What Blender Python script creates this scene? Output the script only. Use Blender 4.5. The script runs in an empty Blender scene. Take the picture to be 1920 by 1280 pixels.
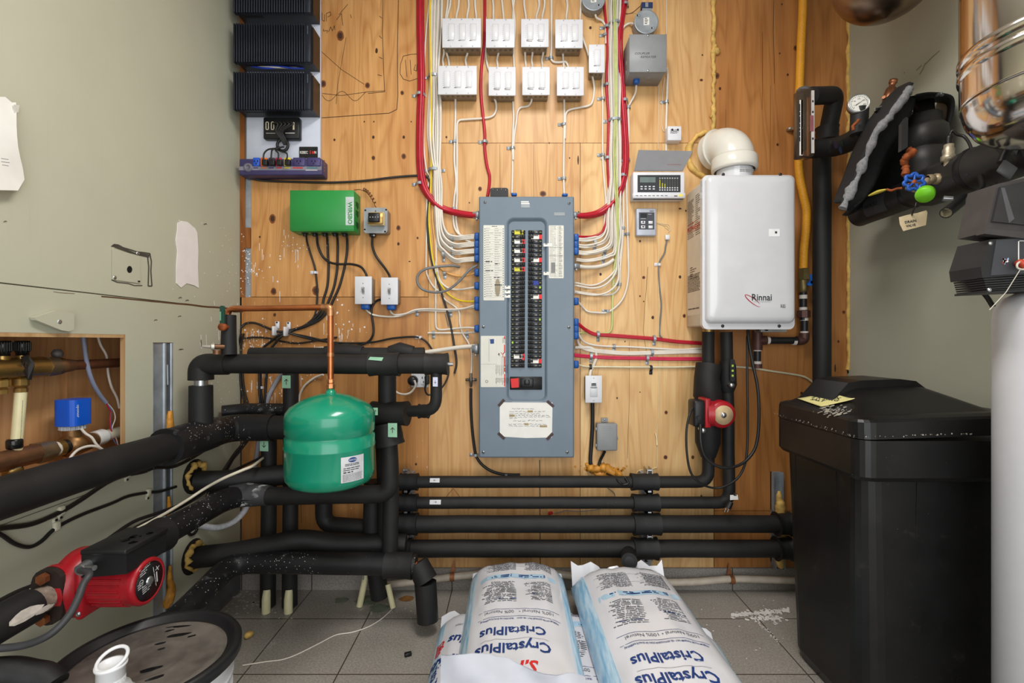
import bpy, bmesh, math, random
from mathutils import Vector as V, Matrix, noise as NZ
random.seed(7)
PI = math.pi
F = 900.0      # focal length in pixels of a 1920 wide frame
CH = 1.08      # camera height
WD = 2.1       # camera to the plywood wall
LX = -1.19     # left wall plane
RX = 1.47      # right wall plane
SC = bpy.context.scene
COL = SC.collection

def at(px, py, d): return V(((px-960)*d/F, d, CH-(py-640)*d/F))
def w(px, py, off=0.0): return at(px, py, WD-off)
def lw(px, py, off=0.0):
    X = LX+off
    return at(px, py, X*F/(px-960))
def rw(px, py, off=0.0):
    X = RX-off
    return at(px, py, X*F/(px-960))
def fz(px, py, z=0.0):
    d = (CH-z)*F/(py-640)
    return at(px, py, d)

# ---------------------------------------------------------------- materials
def lin(c):
    c = c/255.0
    return c/12.92 if c <= 0.04045 else ((c+0.055)/1.055)**2.4
def rgb(c): return (lin(c[0]), lin(c[1]), lin(c[2]), 1.0)

class NT:
    def __init__(s, name):
        s.m = bpy.data.materials.new(name); s.m.use_nodes = True
        s.t = s.m.node_tree; s.n = s.t.nodes; s.l = s.t.links
        s.b = s.n['Principled BSDF']
        s.tc = s.n.new('ShaderNodeTexCoord')
    def map(s, sc=(1,1,1), rot=(0,0,0), loc=(0,0,0)):
        k = s.n.new('ShaderNodeMapping'); k.inputs['Scale'].default_value = sc
        k.inputs['Rotation'].default_value = rot; k.inputs['Location'].default_value = loc
        s.l.new(s.tc.outputs['Object'], k.inputs['Vector']); return k.outputs[0]
    def noise(s, vec, scale, detail=3, rough=0.5, dist=0.0):
        k = s.n.new('ShaderNodeTexNoise'); k.inputs['Scale'].default_value = scale
        k.inputs['Detail'].default_value = detail; k.inputs['Roughness'].default_value = rough
        k.inputs['Distortion'].default_value = dist
        s.l.new(vec, k.inputs['Vector']); return k.outputs['Fac']
    def vor(s, vec, scale, out='Distance'):
        k = s.n.new('ShaderNodeTexVoronoi'); k.inputs['Scale'].default_value = scale
        s.l.new(vec, k.inputs['Vector']); return k.outputs[out]
    def math(s, op, a, b=0.0):
        k = s.n.new('ShaderNodeMath'); k.operation = op
        for i, x in enumerate((a, b)):
            if isinstance(x, (int, float)): k.inputs[i].default_value = x
            else: s.l.new(x, k.inputs[i])
        return k.outputs[0]
    def ramp(s, fac, stops):
        k = s.n.new('ShaderNodeValToRGB'); e = k.color_ramp.elements
        while len(e) < len(stops): e.new(0.5)
        for i, (p, c) in enumerate(stops):
            e[i].position = p; e[i].color = c if len(c) == 4 else (*c, 1)
        s.l.new(fac, k.inputs[0]); return k.outputs[0]
    def mix(s, fac, a, b, mode='MIX'):
        k = s.n.new('ShaderNodeMix'); k.data_type = 'RGBA'; k.blend_type = mode
        for idx, x in ((0, fac), (6, a), (7, b)):
            if isinstance(x, (int, float)): k.inputs[idx].default_value = x
            elif isinstance(x, tuple): k.inputs[idx].default_value = x
            else: s.l.new(x, k.inputs[idx])
        return k.outputs[2]
    def color(s, out): s.l.new(out, s.b.inputs['Base Color'])
    def bump(s, h, strength=0.2, dist=0.002):
        k = s.n.new('ShaderNodeBump'); k.inputs['Strength'].default_value = strength
        k.inputs['Distance'].default_value = dist
        s.l.new(h, k.inputs['Height']); s.l.new(k.outputs[0], s.b.inputs['Normal'])
    def set(s, rough=0.5, metal=0.0, spec=0.5):
        s.b.inputs['Roughness'].default_value = rough; s.b.inputs['Metallic'].default_value = metal
        s.b.inputs['Specular IOR Level'].default_value = spec

def scl(c, k): return tuple(min(1.0, x*k) for x in c[:3])+(1.0,)
MATS = {}
def mat(name, c, rough=0.5, metal=0.0, var=0.12, scale=25.0, spec=0.4, bump=0.0, coat=0.0):
    if name in MATS: return MATS[name]
    t = NT(name); c = rgb(c); t.set(rough, metal, spec)
    nz = t.noise(t.map(), scale, 3)
    t.color(t.ramp(nz, [(0.3, scl(c, 1-var)), (0.7, scl(c, 1+var))]))
    if bump: t.bump(t.noise(t.map(), scale*4, 2), bump, 0.002)
    if coat: t.b.inputs['Coat Weight'].default_value = coat; t.b.inputs['Coat Roughness'].default_value = 0.08
    MATS[name] = t.m; return t.m

def wood(name, light, dark, seed=0.0, horiz=False, rough=0.42, ring=9.0, mott=0.5, dirt=None):
    t = NT(name); t.set(rough, 0, 0.4)
    rot = (0, PI/2, 0) if horiz else (0, 0, 0)
    L, D = rgb(light), rgb(dark)
    big = t.noise(t.map((2.6, 2.6, 0.33), rot, (seed, seed*0.7, seed*1.3)), 1.6, 3, 0.55, 0.4)
    fine = t.noise(t.map((70, 70, 2.0), rot, (seed, 0, seed)), 2.0, 4, 0.6)
    mid = t.noise(t.map((14, 14, 1.2), rot, (seed*2, 0, 0)), 1.5, 3, 0.5, 0.6)
    rings = t.math('MULTIPLY_ADD', t.math('SINE', t.math('MULTIPLY', big, ring*14.0)), 0.5)
    rings.node.inputs[2].default_value = 0.5
    rr = t.math('POWER', rings, 2.5)
    f = t.math('ADD', t.math("MULTIPLY", rr, 0.16), t.math('MULTIPLY', fine, 0.42))
    f = t.math('ADD', f, t.math('MULTIPLY', mid, 0.55))
    c = t.ramp(f, [(0.25, L), (0.82, D)])
    m2 = t.noise(t.map((1, 1, 1), rot, (seed, 1, 2)), 3.0, 3)
    c = t.mix(t.math('MULTIPLY', m2, mott), c, scl(rgb(dark), 0.85), 'MIX')
    if dirt:
        ns = t.noise(t.map((30, 30, 6)), 3.0, 4, 0.7)
        k = t.ramp(ns, [(dirt, (0, 0, 0, 1)), (dirt+0.04, (1, 1, 1, 1))])
        c = t.mix(k, c, rgb((222, 208, 192)))
    t.color(c); t.bump(fine, 0.12, 0.001)
    MATS[name] = t.m; return t.m

def speckled(name, base, spots, rough, scale, thr, metal=0.0, scuff=0.0):
    """plain surface with sparse splashes of another colour"""
    t = NT(name); t.set(rough, metal, 0.35)
    b = rgb(base)
    nz = t.noise(t.map(), 12, 4)
    c = t.ramp(nz, [(0.3, scl(b, 0.75)), (0.75, scl(b, 1.35))])
    v = t.vor(t.map(), scale)
    k = t.ramp(v, [(thr, (1, 1, 1, 1)), (thr+0.03, (0, 0, 0, 1))])
    gate = t.noise(t.map(), 9, 3)
    g = t.ramp(gate, [(0.48, (0, 0, 0, 1)), (0.56, (1, 1, 1, 1))])
    c = t.mix(t.math('MULTIPLY', k, g), c, rgb(spots))
    if scuff:
        s2 = t.noise(t.map((3, 3, 3)), 7, 5, 0.7)
        c = t.mix(t.ramp(s2, [(0.6, (0, 0, 0, 1)), (0.8, (scuff, scuff, scuff, 1))]), c, rgb(spots))
    t.color(c); t.bump(t.noise(t.map(), 260, 2), 0.12, 0.001)
    MATS[name] = t.m; return t.m

# ---------------------------------------------------------------- mesh building
class MB:
    def __init__(s): s.v = []; s.f = []; s.m = []; s.s = []
    def add(s, vs, fs, m=0, smooth=False):
        o = len(s.v); s.v.extend([V(x) for x in vs])
        for f in fs:
            s.f.append([i+o for i in f]); s.m.append(m); s.s.append(smooth)
        return s
    def box(s, lo, hi, m=0):
        a, b = V(lo), V(hi)
        lo = V((min(a.x,b.x), min(a.y,b.y), min(a.z,b.z))); hi = V((max(a.x,b.x), max(a.y,b.y), max(a.z,b.z)))
        vs = [(x,y,z) for x in (lo.x,hi.x) for y in (lo.y,hi.y) for z in (lo.z,hi.z)]
        return s.add(vs, [(0,1,3,2),(4,6,7,5),(0,4,5,1),(2,3,7,6),(0,2,6,4),(1,5,7,3)], m)
    def rbox(s, lo, hi, r=0.004, seg=2, m=0, mtx=None, smooth=True):
        a, b = V(lo), V(hi)
        bm = bmesh.new(); bmesh.ops.create_cube(bm, size=1.0)
        for v in bm.verts: v.co = V([(a[i]+b[i])/2 + v.co[i]*abs(b[i]-a[i]) for i in range(3)])
        r = min(r, *(abs(b[i]-a[i])*0.45 for i in range(3)))
        bmesh.ops.bevel(bm, geom=list(bm.edges), offset=r, segments=seg, affect='EDGES', profile=0.5)
        return s.bm(bm, m, mtx, smooth)
    def bm(s, bm, m=0, mtx=None, smooth=False):
        bm.normal_update(); bm.verts.index_update()
        s.add([(mtx @ v.co) if mtx else v.co.copy() for v in bm.verts], [[v.index for v in f.verts] for f in bm.faces], m, smooth)
        bm.free(); return s
    def vbox(s, lo, hi, r, seg=4, ax=1, m=0):
        """box whose four edges along axis ax are rounded"""
        a, b = V(lo), V(hi)
        bm = bmesh.new(); bmesh.ops.create_cube(bm, size=1.0)
        for v in bm.verts: v.co = V([(a[i]+b[i])/2 + v.co[i]*abs(b[i]-a[i]) for i in range(3)])
        es = [e for e in bm.edges if abs((e.verts[0].co-e.verts[1].co)[ax]) > 1e-6]
        bmesh.ops.bevel(bm, geom=es, offset=r, segments=seg, affect='EDGES', profile=0.5)
        return s.bm(bm, m)
    def tube(s, pts, r, seg=10, m=0, caps=True, flat=1.0, closed=False):
        pts = [V(p) for p in pts]; n = len(pts)
        rs = r if isinstance(r, (list, tuple)) else [r]*n
        tg = []
        for i in range(n):
            a = pts[i-1] if (i > 0 or closed) else pts[i]
            b = pts[(i+1) % n] if (i < n-1 or closed) else pts[i]
            d = b-a
            tg.append(d.normalized() if d.length > 1e-9 else (tg[-1] if tg else V((0,0,1))))
        up = V((0,0,1)) if abs(tg[0].z) < 0.9 else V((0,1,0))
        nr = tg[0].cross(up).normalized()
        vs = []; fs = []
        for i in range(n):
            nr = (nr - tg[i]*nr.dot(tg[i]))
            nr = nr.normalized() if nr.length > 1e-6 else tg[i].orthogonal().normalized()
            bn = tg[i].cross(nr)
            for k in range(seg):
                a = 2*PI*k/seg
                vs.append(pts[i] + (nr*math.cos(a)*flat + bn*math.sin(a))*rs[i])
        for i in range(n if closed else n-1):
            j = (i+1) % n
            for k in range(seg):
                l = (k+1) % seg
                fs.append((i*seg+k, i*seg+l, j*seg+l, j*seg+k))
        s.add(vs, fs, m, True)
        if caps and not closed:
            s.add(vs[:seg], [tuple(range(seg))[::-1]], m); s.add(vs[-seg:], [tuple(range(seg))], m)
        return s
    def cyl(s, a, b, r, seg=20, m=0, r2=None):
        return s.tube([a, b], [r, r if r2 is None else r2], seg, m)
    def lathe(s, prof, o, ax=(0,0,1), seg=32, m=0, smooth=True):
        """prof: (radius, height) along axis ax from o"""
        ax = V(ax).normalized(); o = V(o)
        e1 = ax.cross(V((0,1,0)) if abs(ax.y) < 0.9 else V((1,0,0))).normalized(); e2 = ax.cross(e1)
        vs = []; fs = []; n = len(prof)
        for (r, h) in prof:
            for k in range(seg):
                a = 2*PI*k/seg
                vs.append(o+ax*h+(e1*math.cos(a)+e2*math.sin(a))*max(r, 1e-5))
        for i in range(n-1):
            for k in range(seg):
                l = (k+1) % seg
                fs.append((i*seg+k, i*seg+l, (i+1)*seg+l, (i+1)*seg+k))
        return s.add(vs, fs, m, smooth)
    def ngon(s, pts, m=0): return s.add(pts, [tuple(range(len(pts)))], m)
    def prism(s, pts, vec, m=0):
        """extrude planar polygon pts by vec"""
        pts = [V(p) for p in pts]; n = len(pts); vec = V(vec)
        s.add(pts+[p+vec for p in pts], [tuple(range(n))[::-1], tuple(range(n, 2*n))]+[(i, (i+1) % n, (i+1) % n+n, i+n) for i in range(n)], m)
        return s
    def text(s, body, o, xd, yd, size, m=0, align='LEFT', bold=0.0, fn=None, shear=0.0, sx=1.0):
        vs, fs = glyphs(body, bold, shear)
        x0 = min(v[0] for v in vs); x1 = max(v[0] for v in vs)
        k = {'LEFT': x0, 'CENTER': (x0+x1)/2, 'RIGHT': x1}[align]
        o, xd, yd = V(o), V(xd), V(yd)
        if fn: s.add([fn((v[0]-k)*size*sx, v[1]*size) for v in vs], fs, m)
        else: s.add([o+xd*(v[0]-k)*size*sx+yd*v[1]*size for v in vs], fs, m)
        return s
    def build(s, name, mats, parent=None):
        me = bpy.data.meshes.new(name)
        me.from_pydata([tuple(v) for v in s.v], [], s.f)
        for mm in (mats if isinstance(mats, (list, tuple)) else [mats]): me.materials.append(mm)
        me.polygons.foreach_set('material_index', s.m); me.polygons.foreach_set('use_smooth', s.s)
        me.validate(); me.update()
        bm = bmesh.new(); bm.from_mesh(me); bmesh.ops.recalc_face_normals(bm, faces=bm.faces); bm.to_mesh(me); bm.free()
        o = bpy.data.objects.new(name, me); COL.objects.link(o)
        if parent is not None:
            o.parent = parent
            if parent.type == 'EMPTY': o.matrix_parent_inverse = Matrix.Translation(-parent.location)
        return o

_G = {}
def glyphs(body, bold=0.0, shear=0.0):
    key = (body, bold, shear)
    if key not in _G:
        c = bpy.data.curves.new('t', 'FONT'); c.body = body; c.size = 1.0; c.offset = bold; c.shear = shear
        c.resolution_u = 2; c.fill_mode = 'FRONT'
        o = bpy.data.objects.new('t', c); COL.objects.link(o)
        dg = bpy.context.evaluated_depsgraph_get(); dg.update()
        me = bpy.data.meshes.new_from_object(o.evaluated_get(dg))
        _G[key] = ([tuple(v.co) for v in me.vertices], [tuple(p.vertices) for p in me.polygons])
        bpy.data.objects.remove(o); bpy.data.curves.remove(c); bpy.data.meshes.remove(me)
    return _G[key]

def tag(o, label, cat, group=None):
    o['label'] = label; o['category'] = cat
    if group: o['group'] = group
    return o
def thing(name, label, cat, loc=(0,0,0), group=None):
    o = bpy.data.objects.new(name, None); COL.objects.link(o); o.location = loc
    o.empty_display_size = 0.05
    return tag(o, label, cat, group)
def struct(o): o['kind'] = 'structure'; return o

def smooth(pts, n=6):
    """Catmull-Rom through pts"""
    pts = [V(p) for p in pts]
    if len(pts) < 3: return pts
    P = [pts[0]*2-pts[1]]+pts+[pts[-1]*2-pts[-2]]
    out = []
    for i in range(1, len(P)-2):
        a, b, c, d = P[i-1], P[i], P[i+1], P[i+2]
        for k in range(n):
            t = k/n
            out.append(0.5*((2*b)+(c-a)*t+(2*a-5*b+4*c-d)*t*t+(3*b-a-3*c+d)*t**3))
    out.append(pts[-1]); return out
def fillet(pts, rad, n=6):
    pts = [V(p) for p in pts]; out = [pts[0]]
    for i in range(1, len(pts)-1):
        a, b, c = pts[i-1], pts[i], pts[i+1]
        u = (a-b); v = (c-b)
        r = min(rad, u.length*0.48, v.length*0.48)
        p0 = b+u.normalized()*r; p2 = b+v.normalized()*r
        for k in range(n+1):
            t = k/n
            out.append(p0*(1-t)**2+b*2*t*(1-t)+p2*t*t)
    out.append(pts[-1]); return out
def subdiv(pts, step=0.04):
    out = [V(pts[0])]
    for a, b in zip(pts[:-1], pts[1:]):
        a, b = V(a), V(b); n = max(1, int((b-a).length/step))
        out += [a.lerp(b, (k+1)/n) for k in range(n)]
    return out
def jit(pts, amp, fr=8.0):
    return [p+V((NZ.noise(p*fr), NZ.noise(p*fr+V((9,0,0))), NZ.noise(p*fr+V((0,9,0)))))*amp for p in pts]

def lines_print(mb, o, xd, yd, width, rows, pitch, thick, m, ragged=0.35, gap=True, fn=None):
    """rows of broken dark strips that read as small print"""
    o, xd, yd = V(o), V(xd), V(yd)
    for r in range(rows):
        x = 0.0; end = width*(1-ragged*random.random())
        while x < end:
            l = min(random.uniform(1.5, 6)*abs(thick)*1.6, end-x)
            q = [(x, -r*pitch), (x+l, -r*pitch), (x+l, -r*pitch-thick), (x, -r*pitch-thick)]
            if fn: mb.ngon([fn(*p) for p in q], m)
            else: mb.ngon([o+xd*a+yd*b for a, b in q], m)
            x += l+(abs(thick)*0.9 if gap else 1e-6)
    return mb
def blob(mb, c, nrm, r, m=0, seg=9, h=0.0006):
    """flat irregular splash lying on a surface"""
    n = V(nrm).normalized(); e1 = n.orthogonal().normalized(); e2 = n.cross(e1); c = V(c)+n*h
    ph = random.random()*9
    mb.ngon([c+(e1*math.cos(2*PI*k/seg)+e2*math.sin(2*PI*k/seg))*r*(0.7+0.5*NZ.noise(V((k*0.9, ph, r*50)))+0.2*random.random()) for k in range(seg)], m)

# palette
BLK = mat('black_plastic', (24, 24, 26), 0.42, spec=0.4)
BLKM = mat('black_metal', (30, 30, 34), 0.38, spec=0.45)
FOAM = speckled('foam_insulation', (29, 28, 28), (130, 128, 126), 0.6, 55, 0.02)
FOAMS = speckled('splashed_foam_insulation', (28, 28, 30), (205, 205, 205), 0.42, 95, 0.13, scuff=0.22)
FOAMD = mat('dark_foam_sleeve', (25, 25, 26), 0.6, bump=0.15)
WHITE = mat('white_plastic', (212, 212, 217), 0.3, var=0.03)
WCAB = mat('white_cable_jacket', (218, 210, 198), 0.42, var=0.08, scale=12)
RCAB = mat('red_cable_jacket', (176, 22, 44), 0.35, var=0.12)
RCAB2 = mat('pink_red_cable_jacket', (196, 44, 76), 0.4, var=0.12)
BCAB = mat('black_cable_jacket', (30, 29, 29), 0.4)
BCABS = speckled('splashed_black_cable', (38, 34, 32), (170, 160, 150), 0.4, 90, 0.14)
GCAB = mat('grey_cable_jacket', (112, 112, 112), 0.4)
YCAB = mat('yellow_cable_jacket', (226, 196, 40), 0.4)
YGCAB = mat('pale_green_cable_jacket', (186, 192, 122), 0.4)
OCAB = mat('orange_cable_jacket', (214, 160, 92), 0.45)
GALV = mat('galvanised_steel', (160, 167, 174), 0.38, 0.45, var=0.2, scale=18)
STEEL = mat('zinc_steel', (176, 178, 180), 0.3, 0.9, var=0.1)
GBOX = mat('grey_enamel', (134, 136, 138), 0.45, var=0.05)
BOXM = mat('dull_box_metal', (150, 140, 126), 0.5, 0.35, var=0.1)
PANELM = mat('panel_grey_blue_enamel', (105, 119, 132), 0.36, var=0.05, scale=8)
BLUEC = mat('blue_connector', (26, 84, 160), 0.4)
PAPER = mat('white_paper', (228, 226, 220), 0.7, var=0.03)
INK = mat('printing_ink', (44, 44, 46), 0.7)
INKG = mat('grey_print', (128, 128, 128), 0.7)
PENCIL = mat('pencil_line', (70, 46, 26), 0.8)
REDINK = mat('red_ink', (206, 40, 32), 0.5)
BLUEINK = mat('blue_ink', (28, 62, 128), 0.5)
COPPER = mat('copper', (196, 118, 74), 0.32, 0.9, var=0.2, scale=14)
BRASS = mat('brass', (158, 128, 74), 0.34, 0.85, var=0.2, scale=20)
OLDB = mat('tarnished_bronze', (128, 92, 66), 0.42, 0.7, var=0.25, scale=30)
RUST = mat('rusty_iron', (150, 78, 38), 0.7, 0.3, var=0.35, scale=60, bump=0.3)
IRON = mat('brown_cast_iron', (86, 58, 52), 0.5, 0.4, var=0.2)
TEFLON = mat('white_thread_tape', (214, 206, 196), 0.6)
PEX = mat('pex_tube', (214, 206, 164), 0.35, var=0.06)
SFOAM = mat('yellow_spray_foam', (206, 168, 92), 0.6, var=0.25, scale=40, bump=0.5)
SFOAMO = mat('amber_spray_foam', (196, 134, 48), 0.4, var=0.3, scale=50, bump=0.5)
PUMPR = mat('red_pump_enamel', (158, 24, 34), 0.34, var=0.12)
GTAPE = mat('pale_green_tape', (150, 196, 164), 0.6)
# ---------------------------------------------------------------- camera, light
cam = bpy.data.cameras.new('camera'); cam.sensor_width = 36.0; cam.lens = F/1920.0*36.0; cam.clip_start = 0.02
camo = bpy.data.objects.new('camera', cam); camo.location = (0, 0, CH); camo.rotation_euler = (PI/2, 0, 0)
COL.objects.link(camo); SC.camera = camo
vs_ = SC.view_settings; vs_.view_transform = 'Standard'; vs_.look = 'None'; vs_.gamma = 1.0; vs_.use_curve_mapping = False
vs_.exposure = 0.34
def area(name, loc, target, sx, sy, power, col=(1, 1, 1)):
    l = bpy.data.lights.new(name, 'AREA'); l.shape = 'RECTANGLE'; l.size = sx; l.size_y = sy; l.energy = power; l.color = col
    o = bpy.data.objects.new(name, l); o.location = loc
    o.rotation_euler = (V(target)-V(loc)).to_track_quat('-Z', 'Y').to_euler(); COL.objects.link(o); return o
area('ceiling_tube_lamp', (0.15, 0.75, 2.72), (0.15, 0.76, 0), 0.45, 1.0, 27, (1.0, 0.97, 0.93))
area('fill_behind_camera', (0.45, -1.2, 1.25), (0.05, 2.1, 1.0), 2.2, 2.2, 32, (0.96, 0.98, 1.0))  # broad soft fill added behind the camera, no doorway modelled there
wd = bpy.data.worlds.new('room_beyond'); wd.use_nodes = True; SC.world = wd
wd.node_tree.nodes['Background'].inputs[0].default_value = (0.93, 0.96, 1.0, 1)
wd.node_tree.nodes['Background'].inputs[1].default_value = 0.75

# ---------------------------------------------------------------- materials of the shell
def paint(name, c, speck=None):
    t = NT(name); t.set(0.5, 0, 0.3); b = rgb(c)
    n1 = t.noise(t.map(), 1.6, 4, 0.6); c1 = t.ramp(n1, [(0.3, scl(b, 0.94)), (0.7, scl(b, 1.05))])
    st = t.noise(t.map((40, 40, 2)), 2.0, 3)
    c1 = t.mix(t.ramp(st, [(0.62, (0, 0, 0, 1)), (0.9, (0.25, 0.25, 0.25, 1))]), c1, scl(b, 0.8))
    t.color(c1); t.bump(t.noise(t.map(), 90, 3), 0.1, 0.001)
    MATS[name] = t.m; return t.m
PAINT = paint('sage_grey_wall_paint', (184, 183, 163))
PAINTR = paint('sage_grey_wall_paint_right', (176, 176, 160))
WA = wood('amber_plywood', (232, 180, 116), (176, 116, 60), 1.3, ring=8)
WB = wood('blond_plywood', (236, 196, 138), (186, 134, 80), 4.1, ring=7)
WC = wood('honey_plywood', (236, 194, 134), (186, 132, 76), 7.7, ring=8)
WDm = wood('pale_pine_plywood', (238, 204, 146), (194, 144, 88), 11.2, ring=9, mott=0.4)
WE = wood('russet_plywood', (208, 146, 84), (150, 94, 46), 15.9, ring=6)
WF = wood('stained_plywood', (214, 156, 92), (152, 98, 50), 21.4, horiz=True, ring=5, dirt=0.66)
WN = wood('niche_plywood', (226, 178, 124), (178, 124, 78), 25.0, ring=6)
WEDGE = wood('ply_edge', (212, 180, 136), (168, 128, 84), 3.0, ring=3)
KNOT = mat('knot_wood', (124, 70, 34), 0.5, var=0.3, scale=120)
KNOTD = mat('dark_knot_wood', (66, 38, 22), 0.6)
DARK = mat('dark_gap', (26, 20, 15), 0.9)
def tile(name, c, gx, gy, ox, oy, ax):
    t = NT(name); t.set(0.42, 0, 0.4); b = rgb(c)
    n1 = t.noise(t.map(), 2.4, 5, 0.65); n2 = t.noise(t.map(), 160, 2)
    c1 = t.ramp(n1, [(0.25, scl(b, 0.72)), (0.75, scl(b, 1.2))])
    c1 = t.mix(0.35, c1, t.ramp(n2, [(0.35, scl(b, 0.5)), (0.65, scl(b, 1.5))]))
    sep = t.n.new('ShaderNodeSeparateXYZ'); t.l.new(t.tc.outputs['Object'], sep.inputs[0])
    def joint(o, p, off):
        q = t.math('FRACT', t.math('DIVIDE', t.math('SUBTRACT', o, off-30*p), p))
        q = t.math('ABSOLUTE', t.math('SUBTRACT', q, 0.5))
        return t.math('GREATER_THAN', q, 0.5-0.0022/p)
    j = joint(sep.outputs[0], gx, ox)
    if gy: j = t.math('MAXIMUM', j, joint(sep.outputs[1], gy, oy))
    c1 = t.mix(j, c1, rgb((70, 62, 54)))
    pw = t.noise(t.map(), 5, 6, 0.7)
    c1 = t.mix(t.ramp(pw, [(0.64, (0, 0, 0, 1)), (0.72, (0.22, 0.22, 0.22, 1))]), c1, rgb((210, 205, 196)))
    t.color(c1); MATS[name] = t.m; return t.m
TILE = tile('grey_floor_tile', (150, 144, 136), 0.305, 0.312, 0.959, 1.87, 2)
TILEB = tile('grey_skirting_tile', (150, 144, 137), 0.305, None, 0.959, 0, 2)
PLASTER = mat('white_plaster', (234, 228, 226), 0.75, var=0.03)

# ---------------------------------------------------------------- floor, ceiling, walls
Y0 = -1.3; CZ = 2.82
struct(MB().box((LX-0.3, Y0, -0.1), (RX+0.3, WD+0.1, 0)).build('floor', TILE))
struct(MB().box((LX-0.3, Y0, CZ), (RX+0.3, WD+0.1, CZ+0.1)).build('ceiling', mat('ceiling_white', (214, 212, 205), 0.8, var=0.02)))
wb = struct(MB().box((LX-0.3, WD+0.014, 0), (RX+0.3, WD+0.1, CZ)).build('wall_back', DARK))
def ribbon(mb, pts, wid, m, f):
    """thin flat stroke: pts in pixel space, f maps pixel to 3d"""
    for a, b in zip(pts[:-1], pts[1:]):
        dx, dy = b[0]-a[0], b[1]-a[1]; L = math.hypot(dx, dy) or 1
        nx, ny = -dy/L*wid/2, dx/L*wid/2
        mb.ngon([f(a[0]+nx, a[1]+ny), f(b[0]+nx, b[1]+ny), f(b[0]-nx, b[1]-ny), f(a[0]-nx, a[1]-ny)], m)
def sheet(px0, py0, px1, py1, m, knots=(), strokes=(), splash=(), off=0.0):
    mb = MB(); a = w(px0, py1, off); b = w(px1, py0, off)
    mb.box((a.x, WD-off, a.z), (b.x, WD+0.013, b.z), 0)
    for k in knots:
        c = w(k[0], k[1], off+0.0006); r = k[2]*WD/F; e = k[3] if len(k) > 3 else 1.25
        for (q, mm, o2) in ((1.0, 1, 0), (0.62, 2, 0.0003)) if k[2] > 2.6 else ((1.0, 2, 0),):
            mb.ngon([c+V((math.cos(t*PI/7)*r*q*(0.9+0.2*random.random()), -o2, math.sin(t*PI/7)*r*q*e)) for t in range(14)], mm if q < 1 or k[2] <= 2.6 else 1)
    for st in strokes: ribbon(mb, st[1:], st[0], 3, lambda x, y: w(x, y, off+0.0008))
    for (x, y, r, n) in splash:
        for _ in range(n):
            mb_p = w(x+random.gauss(0, r), y+random.gauss(0, r), off)
            if a.x < mb_p.x < b.x and a.z < mb_p.z < b.z:
                if random.random() < 0.3:
                    l = random.uniform(0.01, 0.05)
                    mb.ngon([mb_p+V((-0.0012, -0.0007, 0)), mb_p+V((0.0012, -0.0007, 0)), mb_p+V((0.0008, -0.0007, -l)), mb_p+V((-0.0008, -0.0007, -l))], 4)
                else: blob(mb, mb_p, (0, -1, 0), random.uniform(0.001, 0.005), 4)
    return mb.build('plywood_sheet', [m, KNOT, KNOTD, PENCIL, PLASTER], wb)
sinew = [(604, 178)]+[(604+i*4.1, 180+9*math.sin(i*0.52)) for i in range(1, 21)]
sheet(471, -80, 802.5, 556, WA, [(638, 67, 7, 1.4), (706, 95, 2.5, 2), (689, 160, 4.5), (606, 157, 5.5), (754, 174, 3.4), (700, 257, 2.5), (757, 257, 2.5), (757, 293, 4.4), (700, 296, 3.4), (627, 262, 2), (511, 410, 6, 1.5), (747, 427, 4), (747, 457, 2.4), (513, 546, 5.5), (592, 545, 6.5, 1.4), (683, 228, 1.3), (701, 228, 1.3), (771, 228, 1.2), (512, 332, 2), (487, 444, 1.6), (768, 490, 2, .6), (783, 446, 1.8)],
      [(1, (718, 0), (717, 60), (719, 120), (721, 172), (690, 175)), (1.2, (747, 0), (745, 95), (746, 180), (744, 205), (730, 212), (600, 221)), (0.8, (602, 96), (640, 130), (683, 158)), (0.7, (649, 70), (640, 120), (633, 160), (630, 195)), (0.8,)+tuple(sinew), (0.9, (604, 175), (640, 179), (690, 172), (722, 170)),
       (1, (756, 105), (770, 102), (784, 101)), (1, (756, 105), (751, 120), (750, 138), (756, 148), (768, 152), (783, 147)), (1, (760, 112), (763, 144)), (1, (769, 112), (771, 140)), (1, (779, 121), (776, 131), (781, 133), (782, 119)),
       (1, (711, 30), (716, 34)), (1, (711, 67), (716, 72)), (1, (711, 107), (717, 110)), (1, (708, 140), (716, 142)),
       (0.9, (604, 24), (604, 37), (608, 40), (609, 27)), (0.9, (612, 40), (612, 25), (619, 22), (621, 28), (614, 32)), (0.9, (607, 54), (606, 58), (614, 57), (613, 62)), (0.9, (616, 60), (620, 50), (623, 58), (627, 48), (628, 56)), (0.9, (631, 37), (640, 25), (643, 48)), (0.9, (635, 28), (652, 8)), (0.9, (657, 27), (659, 34))],
      [(550, 460, 14, 26), (480, 500, 12, 20), (500, 540, 40, 18)])
sheet(803, -80, 1336.5, 267.5, WB, [(1107, 52, 2.4), (1315, 150, 3.2, .8), (1317, 103, 1.5), (837, 257, 1.8), (1030, 268, 1.2), (1326, 264, 2), (1068, 296, 1.3)])
sheet(803.5, 268.5, 1087.5, 1063, WC, [(1018, 363, 6, .9), (900, 354, 3.6), (1085, 400, 1.6, 3), (1084, 300, 1.5, 6), (880, 380, 1.2), (1076, 560, 1.6)],
      [(0.5, (937, 270), (938, 372)), (0.5, (1000, 270), (1001, 370)), (1.6, (1012, 862), (1013, 1060)), (0.6, (820, 950), (850, 915), (880, 955))])
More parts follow.
